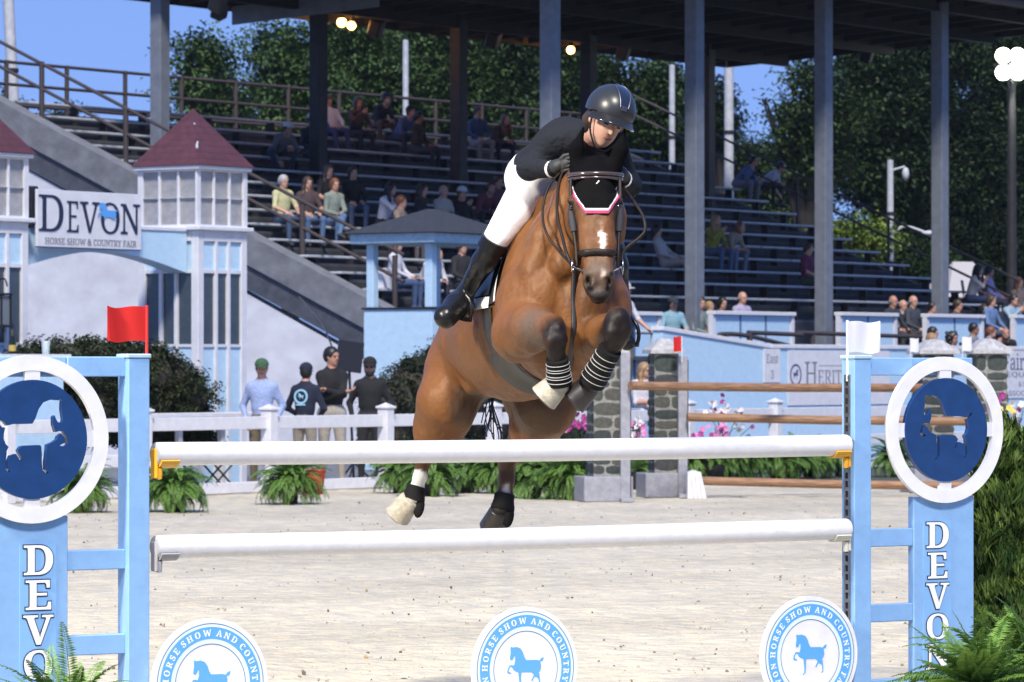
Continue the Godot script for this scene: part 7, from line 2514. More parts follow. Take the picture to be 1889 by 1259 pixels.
func horse():
	HO = P(985, 676, 19.3)
	HO.y = 0.0
	coat_noise.seed = 5
	coat_noise.frequency = 3.0
	var t := thing("horse", "bay horse with white blaze and black bonnet jumping over the white poles", "horse", HO)
	var fwd := Vector3(sin(0.30), 0.0, cos(0.30))
	var lat := Vector3(cos(0.30), 0, -sin(0.30))      # toward the picture's right
	var pitch := 0.10
	var ax := (fwd * cos(pitch) + Vector3.UP * sin(pitch)).normalized()
	var up := ax.cross(lat).normalized()
	if up.y < 0: up = -up
	var B := Basis(lat, up, ax)
	var f := Field.new()
	# trunk
	f.egg(H(985, 590, 19.35), Vector3(0.305, 0.365, 0.62), 0, 0.10, B)
	f.egg(H(1038, 580, 18.86), Vector3(0.27, 0.33, 0.33), 0, 0.10, B)
	f.egg(H(915, 632, 19.98), Vector3(0.275, 0.27, 0.36), 0, 0.12, B)
	f.egg(H(942, 622, 19.58), Vector3(0.265, 0.295, 0.42), 0, 0.10, B)
	# breast muscles, with the groove between
	f.egg(H(1000, 560, 18.66), Vector3(0.13, 0.19, 0.13), 0, 0.06, B)
	f.egg(H(1085, 565, 18.60), Vector3(0.13, 0.19, 0.13), 0, 0.06, B)
	f.egg(H(1046, 640, 18.72), Vector3(0.16, 0.15, 0.16), 0, 0.08, B)
	f.cap(H(1046, 520, 18.50), H(1047, 625, 18.44), 0.030, 0.035, 0, 0.07, true)
	f.cap(H(1000, 470, 18.62), H(1012, 520, 18.48), 0.02, 0.03, 0, 0.08, true)
	# shoulders
	f.cap(H(985, 440, 19.02), H(970, 550, 18.76), 0.09, 0.125, 0, 0.07)
	f.egg(H(962, 545, 18.72), Vector3(0.085, 0.13, 0.10), 0, 0.04, B)
	f.egg(H(1002, 545, 18.60), Vector3(0.075, 0.12, 0.085), 0, 0.03, B)
	f.cap(H(1090, 440, 19.0), H(1112, 560, 18.66), 0.09, 0.118, 0, 0.07)
	f.egg(H(1090, 555, 18.56), Vector3(0.075, 0.12, 0.085), 0, 0.03, B)
	# neck
	f.chain([H(1022, 520, 18.98), H(1050, 440, 18.82), H(1080, 372, 18.72), H(1093, 335, 18.68)], [0.225, 0.165, 0.125, 0.105], 0, 0.08)
	f.cap(H(1015, 400, 19.1), H(1085, 318, 18.76), 0.10, 0.055, 0, 0.08)
	f.chain([H(1046, 372, 18.66), H(1008, 440, 18.66), H(985, 500, 18.64)], [0.045, 0.070, 0.075], 0, 0.035)
	f.chain([H(1062, 430, 18.60), H(1040, 490, 18.58)], [0.06, 0.07], 0, 0.04)
	f.egg(H(948, 590, 18.72), Vector3(0.07, 0.11, 0.12), 0, 0.035, B)
	# head
	var hf := Vector3(0.05, -0.22, 0.97).normalized()
	var hl := Vector3(1, 0, -0.05).normalized()
	var HB := Basis(hl, hf.cross(hl).normalized(), hf)
	f.egg(H(1097, 372, 18.55), Vector3(0.104, 0.120, 0.118), 0, 0.05, HB)
	f.egg(H(1061, 408, 18.57), Vector3(0.046, 0.115, 0.095), 0, 0.03, HB)
	f.egg(H(1138, 408, 18.55), Vector3(0.046, 0.115, 0.095), 0, 0.03, HB)
	for q in [[-1.0, 1083.0, 1090.0, 1093.0], [1.0, 1113.0, 1115.0, 1116.0]]:
		f.chain([H(q[1], 385, 18.455), H(q[2], 450, 18.36), H(q[3], 505, 18.285)], [0.062, 0.046, 0.036], 0, 0.035)
		# facial crest
		f.cap(H(1100 + q[0] * 40, 398, 18.50), H(1102 + q[0] * 27, 455, 18.42), 0.022, 0.018, 0, 0.035)
	f.chain([H(1099, 430, 18.52), H(1102, 480, 18.42), H(1104, 520, 18.35)], [0.086, 0.066, 0.058], 0, 0.04)
	f.chain([H(1099, 440, 18.62), H(1103, 505, 18.44), H(1105, 538, 18.36)], [0.075, 0.055, 0.042], 0, 0.04)
	f.egg(H(1105, 518, 18.31), Vector3(0.068, 0.078, 0.060), 0, 0.03, HB)
	f.egg(H(1106, 542, 18.275), Vector3(0.050, 0.032, 0.036), 0, 0.025, HB)
	f.egg(H(1106, 552, 18.33), Vector3(0.038, 0.024, 0.036), 0, 0.015, HB)
	for s in [-1.0, 1.0]:
		f.egg(H(1098 + s * 41, 370, 18.475), Vector3(0.028, 0.022, 0.036), 0, 0.02, HB)
		f.egg(H(1098 + s * 45, 381, 18.465), Vector3(0.016, 0.013, 0.016), 0, 0.012, HB, true)
		f.egg(H(1105 + s * 17, 520, 18.262), Vector3(0.026, 0.040, 0.024), 0, 0.03, HB)
		f.egg(H(1105 + s * 19, 521, 18.228), Vector3(0.012, 0.034, 0.030), 0, 0.010, Basis(Vector3.BACK, s * 0.30) * HB, true)
	# right foreleg (picture left), folded
	f.cap(H(975, 560, 18.74), H(957, 622, 18.62), 0.13, 0.118, 0, 0.07)
	f.chain([H(957, 615, 18.60), H(985, 606, 18.40), H(1018, 606, 18.20)], [0.118, 0.104, 0.064], 0, 0.04)
	f.egg(H(1024, 612, 18.15), Vector3(0.052, 0.058, 0.055), 0, 0.03)
	f.egg(H(1016, 628, 18.12), Vector3(0.032, 0.035, 0.035), 0, 0.02)
	f.egg(H(1036, 626, 18.13), Vector3(0.030, 0.035, 0.035), 0, 0.02)
	f.egg(H(966, 632, 18.50), Vector3(0.075, 0.06, 0.09), 0, 0.03)
	f.chain([H(1025, 632, 18.14), H(1029, 690, 18.20)], [0.043, 0.040], 0, 0.03)
	f.chain([H(1029, 690, 18.20), H(1031, 702, 18.22), H(1030, 705, 18.23)], [0.050, 0.045, 0.042], 0, 0.02)
	# left foreleg
	f.cap(H(1110, 570, 18.66), H(1102, 632, 18.56), 0.12, 0.108, 0, 0.07)
	f.chain([H(1102, 632, 18.54), H(1120, 618, 18.32), H(1138, 604, 18.13)], [0.104, 0.088, 0.062], 0, 0.04)
	f.egg(H(1141, 592, 18.09), Vector3(0.058, 0.062, 0.055), 0, 0.03)
	f.egg(H(1132, 612, 18.07), Vector3(0.036, 0.038, 0.036), 0, 0.02)
	f.egg(H(1153, 608, 18.08), Vector3(0.030, 0.038, 0.036), 0, 0.02)
	f.chain([H(1139, 622, 18.10), H(1096, 698, 18.22)], [0.043, 0.041], 0, 0.03)
	f.chain([H(1096, 698, 18.22), H(1088, 708, 18.25), H(1085, 712, 18.28)], [0.054, 0.048, 0.042], 0, 0.02)
	# right hind (picture left)
	f.chain([H(872, 640, 20.12), H(822, 738, 20.02)], [0.17, 0.128], 0, 0.08)
	f.egg(H(832, 712, 20.12), Vector3(0.135, 0.25, 0.17), 0, 0.06, B)
	f.chain([H(822, 748, 20.02), H(806, 795, 20.12), H(784, 838, 20.27)], [0.128, 0.100, 0.050], 0, 0.08)
	f.chain([H(783, 836, 20.27), H(774, 880, 20.30), H(766, 908, 20.32)], [0.046, 0.030, 0.032], 0, 0.03)
	f.chain([H(766, 908, 20.32), H(760, 917, 20.31), H(758, 921, 20.30)], [0.046, 0.040, 0.038], 0, 0.02)
	# left hind
	f.chain([H(972, 648, 20.15), H(1008, 742, 19.98)], [0.18, 0.142], 0, 0.06)
	f.egg(H(985, 708, 20.16), Vector3(0.17, 0.25, 0.18), 0, 0.06, B)
	f.chain([H(1008, 757, 19.98), H(985, 800, 20.15), H(938, 842, 20.36)], [0.138, 0.108, 0.054], 0, 0.06)
	f.chain([H(937, 840, 20.37), H(934, 885, 20.38), H(930, 922, 20.38)], [0.052, 0.037, 0.037], 0, 0.03)
	f.chain([H(930, 922, 20.38), H(925, 938, 20.36), H(923, 942, 20.36)], [0.047, 0.041, 0.038], 0, 0.02)
	f.cap(H(838, 640, 20.0), H(868, 716, 19.82), 0.03, 0.035, 0, 0.05)
	# dock
	f.cap(H(905, 610, 20.30), H(905, 660, 20.40), 0.05, 0.03, 0, 0.05)
	# markings, and shade painted on the inner thighs
	var blk := Color(0.012, 0.010, 0.009)
	var dark := Color(0.055, 0.036, 0.026)
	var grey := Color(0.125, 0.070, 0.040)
	spots = [
		[H(876, 752, 19.90), 0.13, 0.09, grey * 0.8], [H(945, 772, 19.85), 0.17, 0.09, grey * 0.75, H(980, 775, 19.80)], [H(905, 745, 19.95), 0.14, 0.12, grey * 0.7],  # greyer inner-thigh coat, with shade under the belly painted in
		[H(1026, 616, 18.12), 0.080, 0.08, blk, H(1031, 704, 18.2)],
		[H(1143, 598, 18.06), 0.088, 0.07, blk, H(1078, 722, 18.28)],
		[H(988, 606, 18.28), 0.085, 0.14, Color(0.105, 0.078, 0.060)],
		[H(940, 850, 20.32), 0.06, 0.14, Color(0.045, 0.026, 0.016), H(930, 930, 20.38)],
		[H(786, 842, 20.27), 0.06, 0.12, Color(0.05, 0.03, 0.018), H(770, 895, 20.32)],
		[H(772, 884, 20.28), 0.050, 0.02, Color(0.74, 0.71, 0.66), H(764, 912, 20.32)],
		[H(934, 905, 20.31), 0.040, 0.02, Color(0.66, 0.62, 0.58)],
		[H(759, 919, 20.28), 0.055, 0.03, Color(0.62, 0.57, 0.50)], [H(924, 940, 20.33), 0.055, 0.03, Color(0.03, 0.024, 0.02)],
		[H(1105, 540, 18.27), 0.095, 0.12, Color(0.030, 0.026, 0.026)],
		[H(1105, 500, 18.24), 0.075, 0.10, Color(0.10, 0.065, 0.045)],
		[H(1098, 380, 18.42), 0.10, 0.14, Color(0.105, 0.044, 0.017)], [H(1092, 440, 18.34), 0.055, 0.12, Color(0.13, 0.056, 0.02)],
		[H(1052, 378, 18.46), 0.040, 0.06, Color(0.035, 0.020, 0.013), H(1062, 440, 18.44)], [H(1146, 378, 18.44), 0.040, 0.06, Color(0.03, 0.018, 0.013), H(1138, 440, 18.42)], [H(1050, 470, 18.62), 0.05, 0.10, Color(0.10, 0.042, 0.015)],
		[H(1105, 398, 18.355), 0.010, 0.012, Color(0.74, 0.72, 0.70), H(1113, 468, 18.275)],
		[H(1112, 430, 18.315), 0.013, 0.012, Color(0.78, 0.76, 0.74), H(1113, 466, 18.275)],
		[H(1113, 490, 18.24), 0.007, 0.014, Color(0.42, 0.34, 0.30), H(1114, 508, 18.235)],
		[H(1083, 508, 18.25), 0.012, 0.012, Color(0.003, 0.003, 0.003), H(1088, 532, 18.245)], [H(1127, 508, 18.25), 0.012, 0.012, Color(0.003, 0.003, 0.003), H(1122, 532, 18.245)],
		[H(1024, 716, 18.26), 0.04, 0.03, Color(0.66, 0.62, 0.55)],
		[H(1060, 440, 18.9), 0.0, 0.02, dark],
	]
	var all := PackedInt32Array(range(f.A.size()))
	var coat := mat(Color(1, 1, 1), 0.50, {"vc": true, "spec": 0.34, "bump": noise("hair", 91, 0.05, 0.0, 1.0, 256, 4, 0.6), "depth": 0.12, "scale": 3.0, "world": false})
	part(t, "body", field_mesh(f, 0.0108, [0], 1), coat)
	print("horse body ", Time.get_ticks_msec())
	# eyes
	for s in [-1.0, 1.0]:
		var g := Geo.new()
		g.ball(ell(H(1098 + s * 42, 382, 18.468), Vector3(0.019, 0.018, 0.022)), 12, 8)
		part(t, "eye", g.mesh(), mat(lin(0.012, 0.006, 0.004), 0.05, {"coat": 1.0, "coat_rough": 0.03}))
	# hooves
	var hoof_dark := mat(lin(0.045, 0.038, 0.034), 0.4, {"tex": noises.blot, "scale": 6.0})
	var hoof_pale := mat(lin(0.60, 0.54, 0.42), 0.5, {"tex": noises.blot, "scale": 5.0})
	for q in [[H(1034, 704, 18.235), H(1013, 725, 18.245), hoof_pale], [H(1088, 712, 18.27), H(1067, 731, 18.27), hoof_dark], [H(757, 922, 20.30), H(741, 942, 20.33), hoof_pale], [H(922, 944, 20.36), H(913, 965, 20.40), hoof_dark]]:
		var a: Vector3 = q[0]
		var b: Vector3 = q[1]
		var y := (a - b).normalized()
		var x := y.cross(Vector3(0, 0, 1)).normalized()
		var g := Geo.new()
		var len_ := (b - a).length() + 0.035
		g.lathe([Vector2(0.0, 0.014), Vector2(0.046, 0.010), Vector2(0.054, -0.004), Vector2(0.070, -len_), Vector2(0.067, -len_ - 0.004), Vector2(0.055, -len_ - 0.002), Vector2(0.050, -len_ + 0.003), Vector2(0.0, -len_ + 0.006)], 22, Transform3D(Basis(x, y, x.cross(y)), a))
		var hoof := part(t, "hoof", g.mesh(), q[2])
		g = Geo.new()
		g.lathe([Vector2(0.0, -len_ + 0.002), Vector2(0.049, -len_ - 0.001)], 20, Transform3D(Basis(x, y, x.cross(y)), a))
		part(hoof, "sole", g.mesh(), mat(lin(0.16, 0.145, 0.12), 0.8))
		g = Geo.new()
		var ring := []
		for i in 19:
			var w := TAU * (0.08 + 0.84 * i / 18.0)
			ring.append(a - y * (len_ + 0.004) + (x * cos(w) + x.cross(y) * sin(w)) * 0.057)
		g.tube(ring, 0.006, 6)
		part(hoof, "shoe", g.mesh(), hoof_dark)
	# tail
	var tg := Geo.new()
	var r := RandomNumberGenerator.new()
	r.seed = 15
	for k in 12:
		var e := Vector3(r.randfn(0, 0.03), r.randf_range(-0.08, 0.06), r.randfn(0, 0.03))
		tg.tube(smooth([H(905, 655, 20.38), H(906 + r.randf_range(-8, 8), 720, 20.46), H(906 + r.randf_range(-12, 12), 780, 20.46) + e, H(908 + r.randf_range(-12, 12), 806, 20.42) + e * 1.2], 4), 0.003, 4, false)
	part(t, "tail", tg.mesh(), mat(lin(0.012, 0.010, 0.009), 0.4))
	tack(t, f, all, B, HB)
	rider(f, all, B)

func tack(horse_: Node3D, f: Field, all: PackedInt32Array, B: Basis, HB: Basis):
	var lat := B.x
	var up := B.y
	var ax := B.z
	var leather := mat(lin(0.014, 0.012, 0.012), 0.38, {"coat": 0.2})
	var grey := mat(lin(0.040, 0.036, 0.034), 0.55, {"tex": noises.blot, "scale": 5.0})
	# girth with belly guard, saddle pad, saddle
	var s := thing("saddle", "black jumping saddle with a white edged pad and belly guard on the horse", "saddle", HO)
	var mid := H(1000, 590, 19.14)
	part(s, "girth", drape(f, all, mid - ax * 0.045, mid + ax * 0.045, lat, up, PI * 0.93, PI * 1.30, 22, 4, 0.010), grey)
	part(s, "girth", drape(f, all, mid - ax * 0.045, mid + ax * 0.045, lat, up, -PI * 0.30, PI * 0.07, 22, 4, 0.010), grey)
	part(s, "belly_guard", drape(f, all, mid - ax * 0.10, mid + ax * 0.20, lat, up, PI * 1.20, PI * 1.80, 26, 10, 0.014), grey)
	part(s, "saddle_pad", drape(f, all, mid - ax * 0.42, mid + ax * 0.09, lat, up, PI * 0.08, PI * 0.92, 40, 10, 0.014), mat(lin(0.018, 0.018, 0.02), 0.9))
	part(s, "pad_edge", drape(f, all, mid + ax * 0.092, mid + ax * 0.125, lat, up, PI * 0.55, PI * 0.915, 26, 2, 0.017), mat(lin(0.80, 0.79, 0.80), 0.8))
	part(s, "pad_edge", drape(f, all, mid - ax * 0.42, mid + ax * 0.03, lat, up, PI * 0.88, PI * 0.94, 3, 12, 0.019), mat(lin(0.80, 0.79, 0.80), 0.8))
	part(s, "saddle_flap", drape(f, all, mid - ax * 0.30, mid + ax * 0.055, lat, up, PI * 0.56, PI * 0.88, 20, 10, 0.032), leather)
	part(s, "saddle_flap", drape(f, all, mid - ax * 0.30, mid + ax * 0.055, lat, up, PI * 0.12, PI * 0.44, 20, 10, 0.032), leather)
	var sf := Field.new()
	sf.chain([H(1005, 418, 19.02), H(985, 430, 19.2), H(960, 432, 19.45), H(948, 412, 19.62)], [0.07, 0.085, 0.12, 0.10], 0, 0.08)
	sf.cap(H(985, 440, 19.05), H(1030, 440, 19.05), 0.05, 0.05, 0, 0.06)
	part(s, "seat", field_mesh(sf, 0.016, [0]), leather)
	# breastplate straps
	var bp := Geo.new()
	var line := []
	for q in [[1048, 500], [1046, 545], [1046, 580], [1045, 620], [1042, 655], [1038, 688]]:
		line.append(onto(f, all, H(q[0], q[1], 19.0), Vector3(0.05, 0, 1).normalized(), 1.1, 0.008))
	bp.tube(smooth(line, 5), 0.013, 8, true, 0.4, Vector3(0, 0, 1))
	part(s, "breast_strap", bp.mesh(), leather)
	var cb := Geo.new()
	line = []
	for q in [[956, 655], [985, 682], [1030, 695], [1070, 688], [1102, 660]]:
		line.append(onto(f, all, H(q[0], q[1], 18.95), Vector3(0.0, -0.35, 1).normalized(), 1.1, 0.008))
	cb.tube(smooth(line, 5), 0.010, 8)
	part(s, "chest_strap", cb.mesh(), leather)

	# bonnet: poll cover, ears and the pointed front with its white and pink edging
	var bo := thing("ear_bonnet", "black ear bonnet with white and pink edging on the horse's head", "bonnet", HO)
	var bf := Field.new()
	bf.egg(H(1098, 330, 18.60), Vector3(0.118, 0.070, 0.105), 0, 0.04)
	bf.egg(H(1098, 312, 18.64), Vector3(0.095, 0.062, 0.10), 0, 0.04)
	bf.chain([H(1066, 306, 18.60), H(1064, 276, 18.59), H(1077, 232, 18.60)], [0.038, 0.031, 0.004], 0, 0.03)
	bf.chain([H(1134, 306, 18.58), H(1145, 276, 18.57), H(1153, 236, 18.57)], [0.038, 0.031, 0.004], 0, 0.03)
	bf.egg(H(1068, 284, 18.50), Vector3(0.024, 0.085, 0.05), 0, 0.02, Basis(Vector3.BACK, -0.15), true)
	bf.egg(H(1143, 284, 18.48), Vector3(0.024, 0.085, 0.05), 0, 0.02, Basis(Vector3.BACK, -0.10), true)
	part(bo, "hood", field_mesh(bf, 0.008, [0]), mat(lin(0.004, 0.004, 0.005), 0.95, {"spec": 0.15}))
	var hooda := PackedInt32Array(range(bf.A.size()))
	var pts := []
	var cols := []
	var nu := 56
	var nv := 44
	var blackc := Color(0.006, 0.006, 0.007)
	for i in nu + 1:
		for j in nv + 1:
			var a := -1.0 + 2.0 * i / nu
			var b := float(j) / nv
			# lower border of the black front, pixel rows
			var border := 344.0 + 46.0 * clampf((0.98 - absf(a)) / 0.62, 0.0, 1.0)
			var low := border + 9.5
			var px := 1098.0 + a * 34.0
			var py := lerpf(326.0, low, b)
			var p := onto(f, all, H(px, py, 18.75), Vector3(a * 0.16, 0.0, 1).normalized(), 0.8, 0.0125)
			pts.append(p)
			var e := py - border
			cols.append(blackc if e < 0.0 else (Color(0.80, 0.74, 0.77) if e < 3.4 else Color(0.36, 0.055, 0.13)))
	var fm := mat(Color(1, 1, 1), 0.9, {"vc": true, "spec": 0.2})
	part(bo, "front_panel", sheet_mesh(pts, nu, nv, H(1098, 360, 18.9), cols), fm)
	var mk := Geo.new()
	var m0 := onto(f, all, H(1098, 352, 18.75), Vector3(0, 0.06, 1).normalized(), 0.8, 0.010)
	mk.tube([m0 + Vector3(0.012, 0.014, 0.0), m0 + Vector3(0.0, 0.0, 0.001), m0 + Vector3(-0.006, -0.006, 0.0)], [0.004, 0.0025, 0.004], 6)
	part(bo, "emblem", mk.mesh(), M.letter_white)

	# bridle
	var br := thing("bridle", "dark leather bridle with reins and bit on the horse's head", "bridle", HO)
	var bridle := mat(lin(0.016, 0.011, 0.009), 0.5, {"spec": 0.35})
	var steel := mat(lin(0.55, 0.55, 0.56), 0.2, {"metal": 1.0})
	var band := []
	for k in 13:
		var a := -1.0 + k / 6.0
		var bo0 := H(1098 + a * 30, 328 - 3.0 * (1.0 - a * a), 18.75)
		var bd := Vector3(a * 0.40, 0.0, 1).normalized()
		var b1 := onto(f, all, bo0, bd, 0.8, 0.014)
		var b2 := onto(bf, hooda, bo0, bd, 0.8, 0.012)
		band.append(b1 if (b1 - bo0).length() > (b2 - bo0).length() else b2)
	var bg := Geo.new()
	bg.tube(smooth(band, 3), 0.011, 8)
	var lower := []
	for p in band: lower.append(p + Vector3(0, -0.018, 0.002))
	bg.tube(smooth(lower, 3), 0.007, 8)
	part(br, "browband", bg.mesh(), mat(lin(0.05, 0.035, 0.035), 0.15, {"coat": 0.8}))
	var ng := Geo.new()
	band = []
	for k in 15:
		var a := -1.0 + k / 7.0
		band.append(onto(f, all, H(1102 + a * 30, 474 - 7.0 * (1.0 - a * a) + 6.0 * absf(a), 18.48), Vector3(a * 0.95, 0.0, 1).normalized(), 0.7, 0.012))
	ng.tube(smooth(band, 3), 0.015, 8, true, 0.45, Vector3(0, 0, 1))
	part(br, "noseband", ng.mesh(), bridle)
	for sd in [-1.0, 1.0]:
		var cx: float = 1098.0 if sd < 0 else 1097.0
		var cg := Geo.new()
		var cheek: Array = [H(1053, 332, 18.54), H(1053, 385, 18.478), H(1059, 430, 18.438), H(1063, 462, 18.40), H(1064, 492, 18.375)]
		if sd > 0: cheek = [H(1144, 332, 18.53), H(1145, 385, 18.468), H(1142, 430, 18.428), H(1141, 462, 18.39), H(1140, 492, 18.375)]
		cg.tube(smooth(cheek, 5), 0.009, 6)
		part(br, "cheek_strap", cg.mesh(), bridle)
		cg = Geo.new()
		cg.tube([cheek[1].lerp(cheek[0], 0.1), cheek[1].lerp(cheek[2], 0.5), cheek[2].lerp(cheek[1], 0.05)], [0.014, 0.017, 0.014], 8)
		part(br, "cheek_guard", cg.mesh(), mat(lin(0.03, 0.033, 0.042), 0.8))
		var ring := []
		var c := H(1064 if sd < 0 else 1140, 492, 18.38) + Vector3(sd * 0.018, 0, 0.0)
		for i in 17: ring.append(c + Vector3(0.10 * sd * cos(TAU * i / 16) * 0.035, sin(TAU * i / 16) * 0.035, cos(TAU * i / 16) * 0.035))
		cg = Geo.new()
		cg.tube(ring, 0.0045, 6, false)
		cg.tube([c, H(1103, 512, 18.38)], 0.006, 6)
		part(br, "bit_ring", cg.mesh(), steel)
		cg = Geo.new()
		var rein: Array
		if sd < 0: rein = [c, H(1046, 470, 18.40), H(1038, 440, 18.46), H(1028, 395, 18.55), H(1030, 345, 18.66), H(1040, 312, 18.74)]
		else: rein = [c, H(1152, 462, 18.40), H(1178, 440, 18.42), H(1190, 424, 18.44), H(1186, 398, 18.48), H(1168, 370, 18.56), H(1150, 345, 18.68), H(1146, 325, 18.76)]
		cg.tube(smooth(rein, 5), 0.0075, 6)
		if sd < 0:
			cg.tube(smooth([H(1040, 312, 18.74), H(1012, 345, 18.66), H(1001, 390, 18.6), H(1008, 430, 18.52), H(1030, 462, 18.46), H(1056, 490, 18.36)], 5), 0.006, 6)
		part(br, "rein", cg.mesh(), bridle)
	# leg boots
	var nb := mat(lin(0.010, 0.010, 0.010), 0.75, {"spec": 0.25})
	var lines := mat(lin(0.36, 0.36, 0.35), 0.5)
	for q in [["black tendon boot with pale straps on the horse's right foreleg", H(1028, 662, 18.165), H(1032, 707, 18.22), 0.051, 0.058, 6, H(1033, 655, 18.1)], ["black tendon boot with pale straps on the horse's left foreleg", H(1126, 645, 18.13), H(1093, 705, 18.23), 0.054, 0.062, 6, H(1120, 660, 18.1)], ["black fetlock boot on the horse's right hind leg", H(769, 898, 20.315), H(762, 922, 20.31), 0.050, 0.060, 0, H(0, 0, 1)], ["black fetlock boot on the horse's left hind leg", H(931, 912, 20.375), H(927, 940, 20.365), 0.052, 0.062, 0, H(0, 0, 1)]]:
		var b := thing("leg_boot", q[0], "leg boot", HO, 0.0, "protective boots on the horse's legs")
		var a: Vector3 = q[1]
		var e: Vector3 = q[2]
		var g := Geo.new()
		var p5 := []
		var r5 := []
		for k in 6:
			p5.append(a.lerp(e, k / 5.0))
			r5.append(lerpf(q[3], q[4], smoothstep(0.3, 1.0, k / 5.0)))
		g.tube(p5, r5, 18)
		part(b, "shell", g.mesh(), nb)
		var d := (e - a).normalized()
		var x := d.cross(Vector3(0, 0, 1)).normalized()
		var y := d.cross(x)
		for k in q[5]:
			var w: float = 0.20 + 0.13 * k + (0.035 if k % 2 else 0.0)
			var rr: float = lerpf(q[3], q[4], smoothstep(0.3, 1.0, w)) + 0.002
			var ring := []
			for i in 25: ring.append(a.lerp(e, w) + (x * cos(TAU * i / 24) + y * sin(TAU * i / 24)) * rr + d * 0.008 * sin(TAU * i / 24))
			g = Geo.new()
			g.tube(ring, 0.0020, 5, false)
			part(b, "strap_piping", g.mesh(), lines)
		if q[5] == 0:
			g = Geo.new()
			g.ball(ell(e + Vector3(0.03, -0.035, 0.02), Vector3(0.028, 0.058, 0.022), Basis(Vector3.BACK, -0.15)), 10, 7)
			part(b, "strike_pad", g.mesh(), nb)

func rider(f: Field, all: PackedInt32Array, B: Basis):
	var g := Field.new()
	const JACKET := 1
	const BREECH := 2
	const BOOT := 3
	const GLOVE := 8
	var ex := {SKIN: Geo.new(), EYE_: Geo.new(), LIP: Geo.new(), GLOVE: Geo.new()}
	var pel := H(998, 330, 19.30)
	var chest := H(1040, 270, 19.0)
	var nk := H(1094, 246, 18.82)
	var spine := (nk - pel).normalized()
	var side := B.x
	var SB := Basis(side, spine, side.cross(spine)).orthonormalized()
	g.egg(pel, Vector3(0.17, 0.13, 0.135), BREECH, 0.05, SB)
	g.egg(H(1014, 300, 19.18), Vector3(0.135, 0.15, 0.10), JACKET, 0.06, SB)
	g.egg(chest, Vector3(0.155, 0.17, 0.105), JACKET, 0.06, SB)
	g.egg(H(1010, 302, 19.20), Vector3(0.140, 0.10, 0.105), JACKET, 0.05, SB)
	var shr := H(1042, 250, 18.97)
	var shl := H(1128, 268, 18.86)
	g.cap(shr, shl, 0.068, 0.062, JACKET, 0.06)
	g.cap(chest, nk, 0.10, 0.062, JACKET, 0.05)
	# arms
	var elr := H(976, 310, 18.93)
	var wrr := H(1020, 312, 18.76)
	g.cap(shr, elr, 0.068, 0.056, JACKET, 0.05)
	g.cap(elr, wrr, 0.054, 0.038, JACKET, 0.03)
	var ell_ := H(1162, 342, 18.92)
	var wrl := H(1150, 330, 18.72)
	g.cap(shl, ell_, 0.066, 0.052, JACKET, 0.05)
	g.cap(ell_, wrl, 0.050, 0.036, JACKET, 0.03)
	g.cap(wrr, H(1030, 306, 18.73), 0.031, 0.034, GLOVE, 0.02)
	g.cap(wrl, H(1146, 320, 18.68), 0.031, 0.034, GLOVE, 0.02)
	hand_parts(ex[GLOVE], H(1022, 312, 18.755), (H(1044, 304, 18.70) - H(1022, 312, 18.755)).normalized(), Vector3(0.25, 0.9, 0.3).normalized(), 1.1, 1.05)
	hand_parts(ex[GLOVE], H(1150, 328, 18.71), (H(1140, 318, 18.66) - H(1150, 328, 18.71)).normalized(), Vector3(-0.25, 0.9, 0.3).normalized(), 1.1, 1.05)
	# head, bowed toward the horse's poll
	var look := Vector3(0.30, -0.36, 0.86).normalized()
	var lx := Vector3.UP.cross(look).normalized()
	var LB := Basis(lx, look.cross(lx), look) * Basis(Vector3.BACK, -0.30)
	var head := H(1119, 224, 18.68)
	g.cap(nk, head - LB * Vector3(0, 0.07, 0.02), 0.054, 0.050, SKIN, 0.025)
	face_parts(g, head, LB, ex, 0.98, 0.45)
	# right leg
	var hipr := H(983, 345, 19.16)
	var knr := H(918, 437, 18.93)
	var anr := H(856, 545, 19.12)
	g.cap(hipr, knr, 0.108, 0.064, BREECH, 0.06)
	g.egg(H(984, 332, 19.24), Vector3(0.12, 0.11, 0.13), BREECH, 0.06, SB)
	g.chain([H(909, 455, 18.94), H(892, 484, 18.99), anr], [0.060, 0.056, 0.038], BOOT, 0.02)
	g.chain([anr, H(842, 564, 19.06), H(822, 585, 18.96)], [0.042, 0.056, 0.056], BOOT, 0.03)
	g.egg(H(862, 566, 19.16), Vector3(0.036, 0.045, 0.05), BOOT, 0.03)
	# left leg, mostly behind the horse
	var hipl := H(1030, 350, 19.26)
	var knl := H(1122, 440, 19.0)
	var anl := H(1146, 566, 19.14)
	g.cap(hipl, knl, 0.11, 0.068, BREECH, 0.06)
	g.chain([H(1124, 455, 19.0), H(1134, 490, 19.05), anl], [0.066, 0.062, 0.042], BOOT, 0.02)
	g.chain([anl, H(1152, 600, 19.06), H(1157, 632, 18.96)], [0.046, 0.048, 0.040], BOOT, 0.03)
	var tags := [SKIN, JACKET, BREECH, BOOT, EYE_, LIP, GLOVE]
	var p := MeshInstance3D.new()
	p.name = numbered("person")
	p.mesh = field_mesh(g, 0.0105, tags, 0, ex)
	add_child(p)
	p.position = HO
	tag(p, "rider in a black jacket, white breeches and black helmet crouched over the jumping horse", "person")
	var fold := noise("fold", 93, 0.02, 0.0, 1.0, 256, 3, 0.5)
	var mats := [mat(lin(0.60, 0.34, 0.24), 0.5, {"sss": 0.1}), mat(lin(0.015, 0.017, 0.023), 0.85, {"spec": 0.25, "bump": fold, "depth": 1.1, "scale": 3.0, "world": false}), mat(lin(0.80, 0.80, 0.82), 0.75, {"bump": fold, "depth": 0.35, "scale": 3.0, "world": false}), mat(lin(0.008, 0.008, 0.009), 0.30, {"spec": 0.4, "bump": fold, "depth": 0.4, "scale": 4.0, "world": false}), M.eye, M.lip, mat(lin(0.025, 0.026, 0.028), 0.6)]
